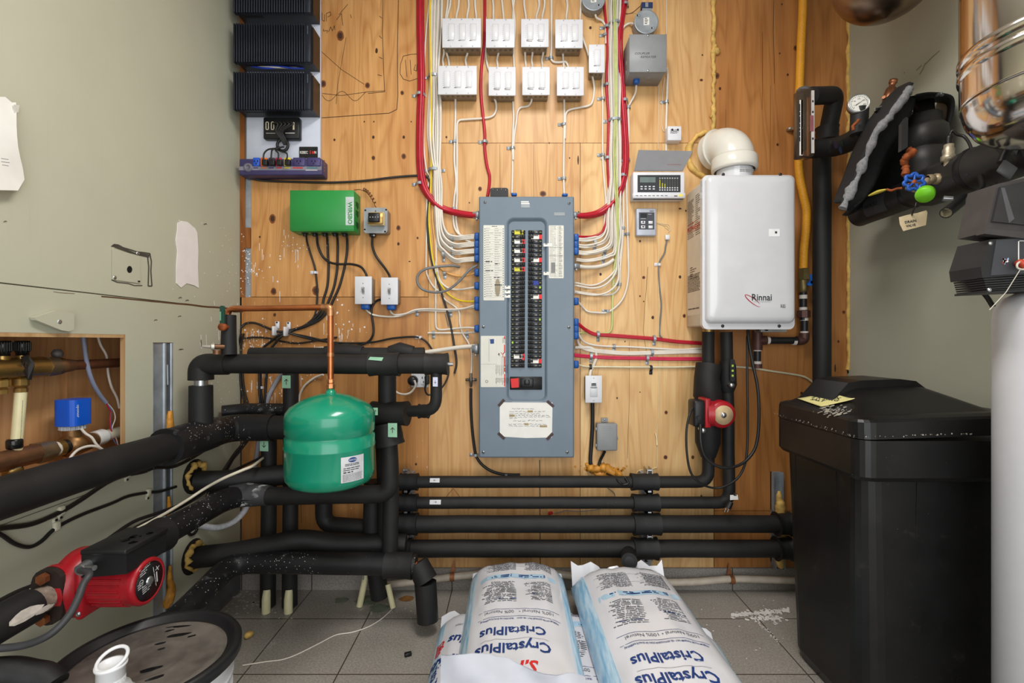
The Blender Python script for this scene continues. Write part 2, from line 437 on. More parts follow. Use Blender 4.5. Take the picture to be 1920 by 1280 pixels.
sheet(1088.5, 268.5, 1338, 1063, WDm, [(1249, 773, 3), (1248, 857, 4, 1), (1299, 857, 3), (1207, 520, 3, 1), (1200, 555, 1.5), (1200, 452, 1.8), (1224, 595, 2.6), (1283, 592, 3), (1275, 519, 2.4), (1275, 391, 3, .6), (1286, 395, 1.5), (1126, 514, 2.2), (1157, 746, 1.5), (1200, 735, 1), (1172, 640, 1.2), (1207, 565, 1.2), (1315, 930, 2)],
      [(0.5, (1180, 640), (1180, 750), (1176, 860)), (0.6, (1215, 500), (1210, 560), (1206, 620), (1212, 660))])
sheet(1339.5, -80, 1588.5, 957, WE, [(1492, 90, 4.4, 1.2), (1344, 142, 5.5, 1.1), (1350, 166, 2.4), (1477, 140, 2), (1458, 271, 2.2), (1466, 8, 1.5), (1503, 737, 2.4), (1462, 100, 1.4), (1572, 640, 2), (1566, 690, 1.5, 5), (1569, 712, 2), (1420, 560, 2), (1582, 585, 3)],
      [(0.9, (1451, 0), (1450, 60), (1452, 130), (1452, 157)), (0.6, (1430, 60), (1429, 205)), (0.5, (1361, 205), (1361, 245)), (0.5, (1445, 160), (1444, 320))])
sheet(1339.5, 958, 1588.5, 1063, WE, [(1380, 1035, 2)])
sheet(453, 557, 803, 1063, WF, [(515, 590, 3), (800, 760, 2), (780, 870, 2), (652, 985, 3)], [(0.7, (560, 700), (565, 980))],
      [(480, 640, 22, 90), (620, 600, 30, 40), (560, 690, 30, 40), (500, 740, 25, 60), (650, 640, 20, 20), (560, 880, 20, 25)])
# corner strip: bare stud, zinc and wood
mb = MB(); a = w(449.5, 557); b = w(459.5, -80); mb.box((a.x, WD-0.002, a.z), (b.x, WD+0.013, b.z), 0)
a = w(459.5, 557); b = w(470.5, -80); mb.box((a.x, WD+0.004, a.z), (b.x, WD+0.013, b.z), 1)
a = w(459, 465); b = w(470, 427); mb.box((a.x, WD-0.004, a.z), (b.x, WD+0.01, b.z), 0)
for _ in range(60): blob(mb, w(random.uniform(450, 470), random.uniform(430, 556), 0.003), (0, -1, 0), random.uniform(0.001, 0.004), 2)
struct(mb.build('trim_corner', [wood('stud_wood', (176, 112, 52), (118, 66, 28), 2.0), GALV, PLASTER]))
# right hand corner: yellow foam bead in the joint
mb = MB(); pts = [w(1591+random.uniform(-1.5, 2), y, 0.004) for y in range(-100, 700, 13)]
mb.tube(jit(pts, 0.004, 20), [0.006+0.004*random.random() for _ in pts], 8)
struct(mb.build('trim_right_corner', SFOAM))
mb = MB()
for i in range(70):
    c = w(1590+random.uniform(0, 5), random.uniform(350, 700), 0); c.x = RX-0.0005
    blob(mb, c, (-1, 0, 0), random.uniform(0.004, 0.012), 0)
struct(mb.build('trim_right_paint_edge', mat('torn_paint', (196, 204, 184), 0.6)))
# tile skirting
za = w(450, 1063).z
struct(MB().box((LX, WD-0.012, 0), (RX, WD+0.013, za)).build('baseboard_back', TILEB))
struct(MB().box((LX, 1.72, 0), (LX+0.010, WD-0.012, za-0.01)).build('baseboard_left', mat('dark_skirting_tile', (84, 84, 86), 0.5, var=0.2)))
# right wall
wr = struct(MB().box((RX, Y0, 0), (RX+0.1, WD+0.014, CZ)).build('wall_right', PAINTR))
mb = MB()
for st in (((1762, 95), (1750, 105), (1735, 120)), ((1728, 122), (1718, 132)), ((1735, 118), (1731, 128), (1724, 140)), ((1696, 135), (1695, 138))): ribbon(mb, st, 1.5, 0, lambda x, y: rw(x, y, 0.0006))
struct(mb.build('scuff_marks', mat('scuff', (128, 125, 112), 0.8), wr))
# left wall with the opening for the heating manifold
SEAM = 1.216
wl = struct(MB().box((LX-0.012, Y0, SEAM+0.002), (LX, WD, CZ)).box((LX-0.1, Y0, SEAM-0.02), (LX-0.012, WD, CZ)).build('wall_left', PAINT))
OY = 1.477; OZ0 = 0.74; OZ1 = lw(235, 627).z
SY0, SY1 = lw(286, 700).y, lw(325, 700).y      # bare stud strip
mb = MB()
mb.box((LX-0.012, Y0, OZ1), (LX+0.001, OY, SEAM-0.0015)).box((LX-0.012, Y0, 0), (LX+0.001, OY, OZ0)).box((LX-0.012, OY, 0), (LX+0.001, SY0, SEAM-0.0015))
mb.box((LX-0.012, SY0, lw(300, 642).z), (LX+0.001, SY1, SEAM-0.0015)).box((LX-0.012, SY1, 0), (LX+0.001, WD, SEAM-0.0015))
mb.build('lower_board', PAINT, wl)
# slanted seam of the two lower boards below the pipe
mb = MB()
for pa, pb in (((0, 985), (185, 918)), ((0, 976), (180, 908))): ribbon(mb, [pa, pb], 1.4, 0, lambda x, y: lw(x, y, 0.0018))
crack = [(0, 536), (60, 540), (110, 541), (160, 546), (200, 552), (250, 556), (310, 563), (355, 570), (415, 578)]
for (x, y) in [(338, 558), (351, 563), (337, 593), (292, 600), (341, 655), (10, 415), (338, 655), (385, 420)]: ribbon(mb, [(x-3, y+1), (x, y-1), (x+3, y)], 1.4, 0, lambda x, y: lw(x, y, 0.0018))
mb.build('board_seam', mat('seam_shadow', (92, 84, 70), 0.9), wl)
mb = MB()
for (x0, x1, wd_) in ((100, 140, .8), (190, 280, 2.4), (280, 330, 2.6), (330, 450, 3.2)):
    ribbon(mb, [(x, 537+(x)*0.0965+1.5*NZ.noise(V((x*0.03, 0, 0)))) for x in range(x0, x1+1, 10)], wd_, 0, lambda x, y: lw(x, y, 0.0016))
mb.build('board_crack', mat('bare_board_edge', (92, 62, 38), 0.9), wl)
patch = [(333, 418), (340, 414), (352, 416), (366, 428), (370, 436), (372, 470), (371, 500), (373, 540), (365, 535), (350, 531), (340, 539), (331, 531), (331, 500), (333, 470), (330, 450), (333, 430)]
mb = MB(); mb.prism([lw(x, y, 0.0025) for x, y in patch], (-0.002, 0, 0))
mb.build('plaster_patch', PLASTER, wl)
mb = MB()
for i in range(150):
    x = 448-abs(random.gauss(0, 45)); y = random.uniform(410, 800)
    blob(mb, lw(x, y, 0.001), (1, 0, 0), random.uniform(0.0008, 0.0035), 0)
for i in range(26):
    x = random.uniform(370, 445); y = random.uniform(560, 720); ribbon(mb, [(x, y), (x+1, y+random.uniform(6, 26))], 1.1, 0, lambda x, y: lw(x, y, 0.0018))
mb.build('paint_flecks', PLASTER, wl)
# rough cut hole round the blank plate
cut = [(209, 462), (214, 458), (222, 459), (231, 464), (245, 468), (257, 472), (268, 473), (281, 475), (284, 490), (283, 508), (285, 536), (278, 536), (279, 500), (277, 481), (263, 478), (246, 474), (232, 469), (215, 463)]
mb = MB(); mb.ngon([lw(x, y, 0.0012) for x, y in cut[:4]+cut[-4:]]); 
for a_, b_ in zip(cut[:-1], cut[1:]): ribbon(mb, [a_, b_], 2.0, 0, lambda x, y: lw(x, y, 0.0014))
ribbon(mb, [(209, 524), (220, 529), (240, 531), (252, 535), (267, 535)], 1.5, 0, lambda x, y: lw(x, y, 0.0014))
ribbon(mb, [(262, 476), (280, 480)], 6, 0, lambda x, y: lw(x, y, 0.0012))
mb.build('ragged_cut', mat('cut_shadow', (70, 66, 58), 0.9), wl)
# niche behind the opening
mb = MB(); nx = LX-0.15; ny0, ny1, nz0, nz1 = 0.55, 1.70, OZ0-0.06, OZ1+0.05
mb.box((nx-0.01, ny0, nz0), (nx, ny1, nz1), 0); mb.box((nx, ny1, nz0), (LX-0.012, ny1+0.01, nz1), 0); mb.box((nx, ny0, nz1), (LX-0.012, ny1, nz1+0.01), 0)
mb.box((nx, ny0, nz0-0.01), (LX-0.012, ny1, nz0), 0); mb.box((nx, ny0-0.01, nz0), (LX-0.012, ny0, nz1), 0)
mb.box((nx, 1.44, nz0), (nx+0.006, ny1, nz1), 0)
struct(mb.build('wall_niche', WN))
mb = MB()
mb.box((LX-0.0125, ny0, OZ1-0.010), (LX+0.0004, OY+0.0005, OZ1+0.0005)); mb.box((LX-0.0125, OY-0.004, OZ0), (LX+0.0004, OY+0.0005, OZ1-0.010))
struct(mb.build('trim_niche', WEDGE))
# bare galvanised stud in the wall
mb = MB(); zt = lw(300, 643).z
mb.box((LX-0.006, SY0, 0), (LX-0.004, SY1, zt), 0)
mb.tube([(LX-0.004, SY0+0.058, 0.02), (LX-0.004, SY0+0.058, zt)], 0.007, 8); mb.tube([(LX-0.004, SY1-0.006, 0.02), (LX-0.004, SY1-0.006, zt)], 0.006, 8)
mb.box((LX-0.004, SY0, 0), (LX+0.002, SY0+0.003, zt)); mb.box((LX-0.006, SY0+0.066, 0), (LX-0.003, SY0+0.088, zt), 1)
mb.tube([(LX, SY0+0.07, 0.93), (LX-0.002, SY0+0.071, 1.0)], 0.003, 6)
st = struct(mb.build('trim_stud', [GALV, mat('dull_zinc', (96, 104, 114), 0.45, 0.4, var=0.2)]))
mb = MB()
foam_ = ((319, 770, .007), (318, 785, .011), (318, 806, .013), (317, 825, .006)), ((316, 930, .004), (317, 948, .007), (316, 975, .006), (317, 1000, .008), (317, 1020, .004)), ((319, 1060, .005), (318, 1085, .009), (321, 1102, .013), (317, 1118, .018), (314, 1130, .016), (312, 1140, .008))
for run in foam_: mb.tube(smooth([lw(x, y, .004) for x, y, r in run], 4), [p.z for p in smooth([V((0, 0, r)) for x, y, r in run], 4)], 9)
for (x, y, r) in () and ((319, 790, .012), (318, 800, .014), (316, 945, .008), (317, 1000, .008), (319, 1085, .01), (322, 1108, .014), (317, 1120, .018), (314, 1128, .016)): 
    p = lw(x, y, 0.004); mb.lathe([(0, -r*.6), (r*.7, -r*.4), (r, 0), (r*.7, r*.5), (0, r*.7)], p, (1, 0, 0), 10)
mb.build('spray_foam', SFOAMO, st)
# ================================================================ ELECTRICS ON THE PLYWOOD
def wbox(px0, py0, px1, py1, off):
    """corners of a wall box whose front face (off from the wall) covers the pixel rectangle"""
    a = w(px0, py1, off); b = w(px1, py0, off)
    return a.x, b.x, a.z, b.z, WD-off
def screw(mb, c, r, m=0):
    c = V(c); mb.lathe([(r, 0), (r*0.9, r*0.35), (r*0.4, r*0.55), (0, r*0.6)], c, (0, -1, 0), 10, m)
XD, ZD = V((1, 0, 0)), V((0, 0, 1))

def strap(parent, px, py, off, half, vert=True, name='cable_clamp', m=GALV, two=False, drop=6):
    """metal strap over a cable: arched band and a nail ear"""
    mb = MB(); c = w(px, py, 0); r = half*WD/F; h = off
    n = 9
    for sgn in (0,):
        pts = [V((-r*1.15, 0, 0))]+[V((-r*math.cos(PI*k/n), -h*math.sin(PI*k/n)-0.002, 0)) for k in range(n+1)]+[V((r*1.15, 0, 0))]
        wd_ = 0.0055
        fn = (lambda p, z: c+V((p.x, p.y, z))) if vert else (lambda p, z: c+V((z, p.y, p.x)))
        vs = [fn(p, -wd_) for p in pts]+[fn(p, wd_) for p in pts]; k = len(pts)
        mb.add(vs, [(i, i+1, i+1+k, i+k) for i in range(k-1)], 0)
        vs2 = [fn(p*0.9, -wd_) for p in pts]+[fn(p*0.9, wd_) for p in pts]
        mb.add(vs2, [(i, i+1, i+1+k, i+k) for i in range(k-1)], 0)
    for s_ in ((-1, 1) if two else (-1,)):
        e = fn(V((s_*(r*1.15+0.007), -0.002, 0)), 0)
        mb.rbox(e-V((0.007, 0.0015, 0.007)), e+V((0.007, 0.002, 0.007)), 0.001, 1)
        screw(mb, e+V((0, -0.0015, 0)), 0.0035)
    return mb.build(name, m, parent)

def cable(name, label, pts, r, m, cat='cable', group=None, clamps=(), seg=8, wall=True, sm=5, wob=0.0):
    if wall and pts[0][1] < -5: pts = [(pts[0][0], -100)+tuple(pts[0][2:]), (pts[0][0], -55)+tuple(pts[0][2:])]+list(pts)
    P = [w(*p) if len(p) == 3 else w(p[0], p[1], r+.0015) for p in pts] if wall else [V(p) for p in pts]
    P = smooth(P, sm)
    if wob: P = jit(P, wob, 6)
    mb = MB(); mb.tube(P, r, seg)
    o = mb.build(name, m)
    tag(o, label, cat, group)
    for c in clamps: strap(o, *c)
    return o

# ---- black finned amplifiers on a white board
bd = wbox(462, -60, 600, 330, 0.02)
o = MB().rbox((bd[0], bd[4], bd[2]), (bd[1], WD, bd[3]), 0.002, 1).build('mounting_board', mat('pale_blue_white_board', (205, 210, 224), 0.55, var=0.03))
tag(o, 'tall white backing board behind the finned black amplifiers', 'board')
FIN = mat('anodised_black_fins', (37, 41, 52), 0.42, 0.3, spec=0.4)
AMPSIDE = mat('dark_amp_side', (52, 40, 32), 0.38)
def amp(y0, y1, label):
    x0, x1, z0, z1, yf = wbox(437, y0, 582, y1, 0.11)
    yb = WD-0.022
    t = thing('amplifier', label, 'amplifier', ((x0+x1)/2, WD-0.02, z0))
    x0 = max(x0, LX+0.012)
    mb = MB(); mb.box((x0+0.004, yf+0.018, z0+0.008), (x1+0.004, yb, z1-0.006), 0)
    # slotted underside and vents
    for k in range(9):
        xx = x0+0.03+k*0.0085
        mb.prism([(xx, yf+0.026, z0+0.0076), (xx+0.004, yf+0.026, z0+0.0076), (xx+0.007, yf+0.046, z0+0.0076), (xx+0.003, yf+0.046, z0+0.0076)], (0, 0, -0.0006), 1)
    mb.box((x1+0.0035, yf+0.018, z0+0.006), (x1+0.0046, yb, z1-0.006), 2)
    mb.build('casing', [BLKM, DARK, AMPSIDE], t)
    mb = MB(); n = 29
    mb.box((x0, yf+0.012, z0), (x1, yf+0.02, z1))
    for k in range(n):
        xx = x0+(x1-x0-0.028)*k/(n-1)
        mb.rbox((xx, yf, z0), (xx+0.0058, yf+0.013, z1), 0.0012, 1)
    mb.rbox((x1-0.024, yf, z0), (x1, yf+0.013, z1), 0.002, 1)
    mb.build('heat_sink', FIN, t)
    mb = MB(); lines_print(mb, (x1-0.0105, yf-0.0005, z1-0.012), (0, 0, -1), (1, 0, 0), 0.034, 1, 0.001, 0.0016, 0, 0.0)
    mb.build('printed_name', mat('dim_blue_print', (120, 130, 160), 0.6), t)
    return t
amp(-48, 23, 'topmost of three finned black amplifiers, its upper part cut off')
amp(43, 116, 'middle one of the three stacked finned black amplifiers on the white board')
amp(134, 205, 'lowest finned black amplifier, directly above the small black power block')
mb = MB()
for k in range(3): mb.tube(smooth([w(470+k*9, 124+k, .06), (w(500+k*9, 128-k*2, .07)), w(535+k*8, 126+k, .06), w(570, 128, .05)]), 0.004, 8, k % 2)
for k in range(0): pass
o = mb.build('signal_cable', [mat('bright_blue_cable', (40, 70, 190), 0.4), WCAB]); tag(o, 'short blue and white leads squeezed between the middle and lowest amplifiers', 'cable')

# ---- power block, its ring and looped leads
x0, x1, z0, z1, yf = wbox(493, 219, 561, 260, 0.05)
t = thing('power_block', 'small black power block with a row of outlets below the amplifiers', 'power supply', ((x0+x1)/2, WD-0.02, z0))
MB().rbox((x0, yf, z0), (x1, WD-0.021, z1), 0.006, 2).build('casing', BLK, t)
mb = MB()
for px in (498, 508):
    for (a, b, c, d) in ((px, 228, px+1.2, 243), (px+4.6, 228, px+5.8, 243), (px, 228, px+5.8, 229.2), (px, 242, px+5.8, 243.2)):
        q = wbox(a, b, c, d, 0.0508); mb.box((q[0], q[4], q[2]), (q[1], q[4]+0.002, q[3]))
q = wbox(549, 229, 552, 243, 0.0508); mb.box((q[0], q[4], q[2]), (q[1], q[4]+0.002, q[3]))
mb.build('outlet_outline', mat('cream_outline', (214, 204, 178), 0.5), t)
mb = MB(); lines_print(mb, w(535, 250, .0506), XD, -ZD, 0.04, 1, .002, .0025, 0, 0, False); lines_print(mb, w(499, 250, .0506), XD, -ZD, 0.04, 1, .002, .0012, 0, 0)
mb.build('lettering', PAPER, t)
for k in range(5):
    px = 513+k*7
    cable('power_lead', 'one of the five thin black leads looping from the power block into the black ring', [(px, 232, .05), (px+3, 229, .075), (px+8, 233, .08), (518+k*3, 246, .075), (528+k*2, 262, .06), (533+k, 272, .05)], 0.0034, BCAB, 'cable', 'black leads of the power block')
    if k == 4: break
    d = [(494, 300), (508, 300), (521, 302), (537, 302)][k]
    cable('plug_lead', 'black lead running from the black ring to the plug in the %s socket' % ('orange', 'dark grey', 'pink', 'yellow')[k], [(530+k, 275, .05), (520-k, 278, .065), ((525+d[0])/2-6, 280+k, .07), (d[0]+1, 288, .07), (d[0], d[1], .07)], 0.0034, BCAB)
mb = MB(); mb.tube([w(530+10*math.cos(a*PI/12), 272+11*math.sin(a*PI/12), .045) for a in range(24)], 0.006, 10, closed=True)
tag(mb.build('cable_ring', BLK), 'black cable ring on the white board gathering the thin leads', 'cable ring')

# ---- black badge
x0, x1, z0, z1, yf = wbox(561, 275, 595, 296, 0.026)
t = thing('badge', 'small black card with white and red lettering above the surge bar', 'sign', ((x0+x1)/2, yf, z0))
MB().box((x0, yf, z0), (x1, WD-0.02, z1)).build('card', BLK, t)
mb = MB(); h = 0.0165
mb.text('KEBEC', w(562.5, 288, .0266), XD, ZD, h, 0, bold=0.012, sx=0.72); mb.text('S', w(580.5, 288, .0266), XD, ZD, h*1.15, 1, bold=0.02, sx=0.8); mb.text('N', w(589.5, 288, .0266), XD, ZD, h, 0, bold=0.015, sx=0.72)
q = wbox(585.3, 283.5, 589, 288, .0268); mb.box((q[0], q[4], q[2]), (q[1], q[4]+.0004, q[3]), 1)
mb.build('lettering', [PAPER, REDINK], t)

# ---- surge bar
SB = mat('violet_blue_plastic', (62, 56, 98), 0.4)
x0, x1, z0, z1, yf = wbox(448, 297, 604, 328, 0.065); x0 = max(x0, LX+0.004)
t = thing('surge_bar', 'violet power bar with coloured sockets at the foot of the white board', 'power bar', ((x0+x1)/2, WD, z0))
mb = MB(); mb.rbox((x0, yf, z0), (x1, WD-0.0005, z1), 0.006, 2)
q = wbox(448, 312, 603, 319, .0655); mb.box((x0, q[4], q[2]), (q[1], q[4]+.002, q[3]), 1)
mb.build('body', [SB, mat('grey_violet_band', (128, 126, 140), 0.45)], t)
SOCK = [(474, 486, (40, 90, 200)), (488, 500, (214, 104, 40)), (503, 514, (60, 56, 70)), (516, 527, (190, 40, 70)), (532, 544, (222, 196, 40)), (549, 571, (70, 62, 110)), (575, 600, (70, 62, 110))]
for i, (a, b, c) in enumerate(SOCK):
    q = wbox(a, 295, b, 311, 0.069)
    mb = MB(); mb.rbox((q[0], q[4], q[2]), (q[1], WD-0.055, q[3]), 0.002, 1)
    if i in (0, 5, 6):
        xm = (a+b)/2
        for (dx, dy, hh) in ((-3, 0, 4), (3, 0, 4), (0, 5, 3)):
            e = wbox(xm+dx-0.8, 300+dy, xm+dx+0.8, 300+dy+hh, .0695); mb.box((e[0], e[4], e[2]), (e[1], e[4]+.003, e[3]), 1)
    mb.build('socket', [mat('socket_%d' % i, c, 0.4), DARK], t)
for i, a in enumerate((489, 503, 516, 532)):
    e = wbox(a+1, 298, a+11, 309, .085); tag(MB().rbox((e[0], e[4], e[2]), (e[1], WD-.069, e[3]), .003, 2).build('power_plug', BLK), 'black plug pushed into the %s socket of the violet surge bar' % ('orange', 'dark grey', 'pink', 'yellow')[i], 'plug')
mb = MB(); mb.lathe([(.019, 0), (.017, .006), (.009, .006), (.009, .001), (0, .001)], w(465.5, 314, .065), (0, -1, 0), 20)
mb.build('switch', mat('grey_violet_dial', (112, 108, 122), 0.45), t)
mb = MB()
for px0, px1, c in ((475, 484, 0), (490, 500, 1), (504, 513, 0), (518, 528, 2), (533, 544, 3), (549, 568, 2), (575, 595, 4)):
    q = wbox(px0, 313.5, px1, 315.5, .0662); mb.box((q[0], q[4], q[2]), (q[1], q[4]+.001, q[3]), c)
lines_print(mb, w(573, 319.5, .0662), XD, -ZD, .05, 1, .002, .0022, 5, 0, False)
mb.build('socket_stripe', [SB, mat('orange_stripe', (220, 120, 50), .5), REDINK, mat('yellow_stripe', (220, 200, 50), .5), mat('teal_stripe', (60, 120, 130), .5), PAPER], t)
for k in range(4): MB().cyl(w(604, 302+k*6, .04), w(608.5, 302+k*6, .04), 0.004, 8).build('coax_terminal', BRASS, t)
cable('power_cable', 'long dark cord sagging from the violet surge bar to the red cables and on down', [(456, 320, .04), (455, 329, .02), (476, 335.5, .012), (500, 339), (560, 341), (620, 342), (680, 339), (740, 332), (783, 329), (800, 331), (806, 342), (805, 365), (801, 420), (806, 470), (815, 510), (828, 550), (843, 600), (852, 650), (856, 680), (852, 700)], 0.0048, mat('grey_black_cord', (46, 44, 42), 0.45))

# ---- green control box
GRN = mat('green_enamel', (42, 142, 66), 0.4, var=0.05, scale=6)
x0, x1, z0, z1, yf = wbox(544, 357, 664, 433, 0.085)
t = thing('zone_control_box', 'large green metal control box with black cables out of its underside', 'control box', ((x0+x1)/2, WD, z0))
mb = MB(); mb.rbox((x0, yf, z0), (x1, WD-0.0005, z1), 0.003, 2)
mb.rbox((x0-0.001, yf-0.0015, z0+0.004), (x1-0.0, yf+0.006, z1+0.001), 0.002, 1)
mb.build('casing', GRN, t)
q = wbox(648, 369, 663.5, 422, .0872); mb = MB(); mb.box((q[0], q[4], q[2]), (q[1], q[4]+.001, q[3]))
mb.text('WIRSBO', w(652.5, 378, .088), -ZD, XD, 0.025, 1, bold=0.02, sx=1.0)
lines_print(mb, w(650.5, 380, .088), -ZD, XD, .06, 1, .002, .0008, 2)
mb.build('label', [mat('silver_label', (196, 204, 204), .4), GRN, INKG], t)
mb = MB()
for k, (a, b) in enumerate(((376, 390), (392, 412), (414, 434))):
    for j in range(4):
        p = V((x1+0.0008, yf+0.022+0.01*j, w(0, a, .07).z)); mb.box(p, p+V((0.0004, 0.004, -0.022-0.004*((j*7+k*3) % 3))))
mb.build('side_print', DARK, t)
for px in (572, 590, 609, 628, 646):
    mb = MB()
    p = w(px, 436, .045); mb.rbox(p+V((-0.013, -0.012, -0.006)), p+V((0.013, 0.012, 0.012)), .003, 1); mb.cyl(p+V((0, 0, .005)), p+V((0, 0, -.016)), .009, 10)
    mb.cyl(p+V((-.024, -.006, .0)), p+V((-.01, -.006, 0)), .004, 8, 1)
    mb.build('cable_gland', [BLK, STEEL], t)
cable('control_cable', 'brown black cable from the green box with a white clip, beside a plywood knot', [(574, 440, .045), (576, 455, .02), (582, 475), (590, 500), (593, 520), (595, 545), (594, 570), (592, 585), (586, 598), (574, 608)], .0042, BCABS, clamps=[(592, 511, .012, 3.5, True, 'cable_clip', WHITE)])
cable('control_cable', 'black cable curving from the green box into the nearer switch plate', [(594, 440, .045), (596, 460, .02), (604, 479, .012), (617, 491, .014), (635, 495, .016), (658, 495, .018), (676, 500, .03), (685, 511, .04), (688, 519, .04)], .0052, BCAB)
for i, (px, lab) in enumerate(((613, 'splashed'), (632, 'second straight'), (650, 'last'))):
    bx = [615, 617, 610][i]
    pts = [(px, 440, .045), (px+1, 455, .02), (px+(2, 1, 0)[i], 478, .009), (px+(3, 0, -5)[i], 505), (px+(1, -5, -13)[i], 535), (px+(-6, -14, -24)[i], 560), (603+i*6, 578+i*2), (590+i*4, 596+i*2), (570, 611+i), (548, 618+i)]
    if i == 0: pts += [(525, 622, .02), (505, 616, .012), (480, 606, .012), (462, 606, .012), (452, 614, .02)]
    if i == 1: pts += [(525, 627, .025), (508, 640, .02), (494, 652, .02), (488, 668, .02), (486, 720, .02), (488, 760, .02)]
    if i == 2: pts += [(528, 630, .03), (515, 645, .025), (505, 660, .025), (500, 700, .02), (497, 745, .02), (496, 780, .02)]
    cable('control_cable', '%s black cable hanging from the green box and sweeping to the corner' % lab, pts, .0052, BCABS if i == 0 else BCAB)
# white staples over the black bundle
for (px, py) in ((520, 610), (541, 611)):
    c = w(px, py, .008); mb = MB(); mb.rbox(c+V((-.009, -.004, -.014)), c+V((.009, .006, .018)), .003, 1); screw(mb, c+V((0, -.004, .013)), .004, 1); mb.rbox(c+V((-.006, -.04, -.045)), c+V((.004, .004, -.004)), .003, 1)
    tag(mb.build('cable_clip', [WHITE, DARK]), 'white nailed clip holding the black bundle, %s the copper pipe' % ('farther of two from' if px == 520 else 'nearer of two to'), 'clip')
cable('black_cable', 'thin black cable running level from the corner clips toward the outlet', [(541, 624, .03), (565, 631, .012), (595, 638), (630, 642), (665, 643), (700, 641), (735, 634), (770, 631), (787, 633), (800, 641), (810, 655), (818, 668)], .004, BCAB, clamps=[(788, 632, .009, 3, True, 'cable_clip', WHITE)])
cable('black_cable', 'thin black cable dipping in a splashed curve between the corner and the copper pipe', [(458, 634, .012), (480, 632), (505, 634), (530, 640), (558, 643), (590, 639), (620, 634), (632, 632)], .004, BCABS)

# ---- transformer on a square grey box
x0, x1, z0, z1, yf = wbox(682, 389, 726, 437, 0.055)
t = thing('transformer', 'small open transformer mounted on a square grey steel box', 'transformer', ((x0+x1)/2, WD, z0))
mb = MB(); mb.vbox((x0+.003, yf+.003, z0+.003), (x1-.003+.004, WD-.0005, z1-.003), .012); mb.build('steel_box', BOXM, t)
mb = MB(); mb.vbox((x0, yf, z0), (x1, yf+.003, z1), .012)
for a, b in ((685, 394), (724, 393), (684, 430), (722, 434)): screw(mb, w(a, b, .055), .004, 1)
mb.build('cover', [mat('dusty_grey_cover', (150, 156, 160), .5, .2), DARK], t)
q = wbox(690, 398, 718, 420, .085); mb = MB()
mb.rbox((q[0], q[4], q[2]), (q[1], yf, q[3]), .002, 1, 0); mb.rbox((q[0]+.004, q[4]-.012, q[2]+.006), (q[1]-.012, q[4], q[3]-.004), .003, 1, 1)
for k in range(3): mb.box((q[0]+.002, q[4]+.004+k*.008, q[2]-.002), (q[1]+.002, q[4]+.007+k*.008, q[3]+.002), 2)
for k in range(4): screw(mb, (q[0]+.012+k*.011, q[4]-.012, q[2]+.026), .003, 3)
mb.build('coil', [BRASS, BLK, mat('cream_lamination', (206, 186, 140), .6), STEEL], t)
mb = MB(); p = w(699, 442, .03); mb.rbox(p+V((-.012, -.012, -.006)), p+V((.012, .012, .01)), .003, 1); screw(mb, p+V((.008, -.012, 0)), .006, 1); mb.build('gland', [BLKM, STEEL], t)
cable('transformer_cable', 'black cable from the transformer box down to the switch plate below it', [(698, 445, .03), (698, 460, .02), (703, 476, .012), (712, 490, .012), (722, 503, .02), (730, 516, .035), (731, 521, .04)], .0054, BCAB)
co = [(664, 356, .02), (674, 355, .02), (680, 357, .02)]; coil = []
for k in range(64):
    u = k/63; px = 681+u*24; py = 357+u*u*26+u*4; a = u*2*PI*7
    coil.append((px+2.4*math.sin(a), py+2.8*math.cos(a)-2, .02+.008*math.sin(a)))
mb = MB(); mb.tube([w(*p) for p in co+coil]+[w(706, 391, .04), w(703, 398, .07)], .0016, 6)
tag(mb.build('coiled_wire', mat('brown_wire', (92, 54, 38), .5)), 'curly brown wire twisting from the green box to the transformer', 'wire')

# ---- two light switches
def switch(px0, py0, px1, py1, label):
    x0, x1, z0, z1, yf = wbox(px0, py0, px1, py1, 0.05)
    t = thing('light_switch', label, 'light switch', ((x0+x1)/2, WD, z0)); xm, zm = (x0+x1)/2, (z0+z1)/2
    mb = MB(); mb.rbox((x0+.004, yf+.004, z0+.006), (x1+.001, WD-.0005, z1-.006), .003, 1); mb.build('wall_box', BOXM, t)
    mb = MB(); mb.rbox((x0, yf, z0), (x1, yf+.005, z1), .002, 2)
    mb.box((xm-.0055, yf-.0005, zm-.013), (xm+.0055, yf+.001, zm+.013), 2)
    for s in (-1, 1): screw(mb, (xm, yf-.0001, zm+s*.03), .0028, 1)
    lines_print(mb, (xm-.004, yf-.0006, zm-.018), XD, -ZD, .01, 2, .003, .0012, 2, 0)
    mb.build('cover_plate', [WHITE, STEEL, INKG], t)
    mb = MB(); mb.prism([(xm-.004, yf, zm-.006), (xm-.004, yf, zm+.006), (xm-.004, yf-.013, zm+.013), (xm-.004, yf-.014, zm+.006)], (.008, 0, 0)); mb.build('toggle', mat('grey_toggle', (168, 166, 164), .4), t)
    p = V((xm+.004, WD-.025, z0-.002)); mb = MB(); mb.rbox(p+V((-.018, -.016, -.02)), p+V((.018, .016, .008)), .004, 1)
    mb.build('connector', BLUEC, t); return t
switch(665, 518, 697, 570, 'white toggle switch plate below the corner of the green box')
switch(714, 520, 746, 571, 'white toggle switch plate below the transformer')
cable('white_cable', 'stapled white cable from the switch below the green box along to the panel', [(684, 577, .025), (690, 584, .012), (700, 590), (720, 593), (745, 593), (770, 586), (790, 582), (830, 583), (860, 581), (880, 577, .02), (893, 575, .04)], .0042, WCAB, clamps=[(782, 582, .01, 4, False, 'cable_staple'), (845, 583, .01, 4, False, 'cable_staple')])
cable('white_cable', 'white cable dropping from the switch below the transformer to join another', [(731, 579, .025), (734, 586, .012), (742, 590), (760, 588, .012), (778, 581, .014), (800, 579, .012), (840, 580, .012), (870, 578, .018), (893, 571, .04)], .0042, WCAB)
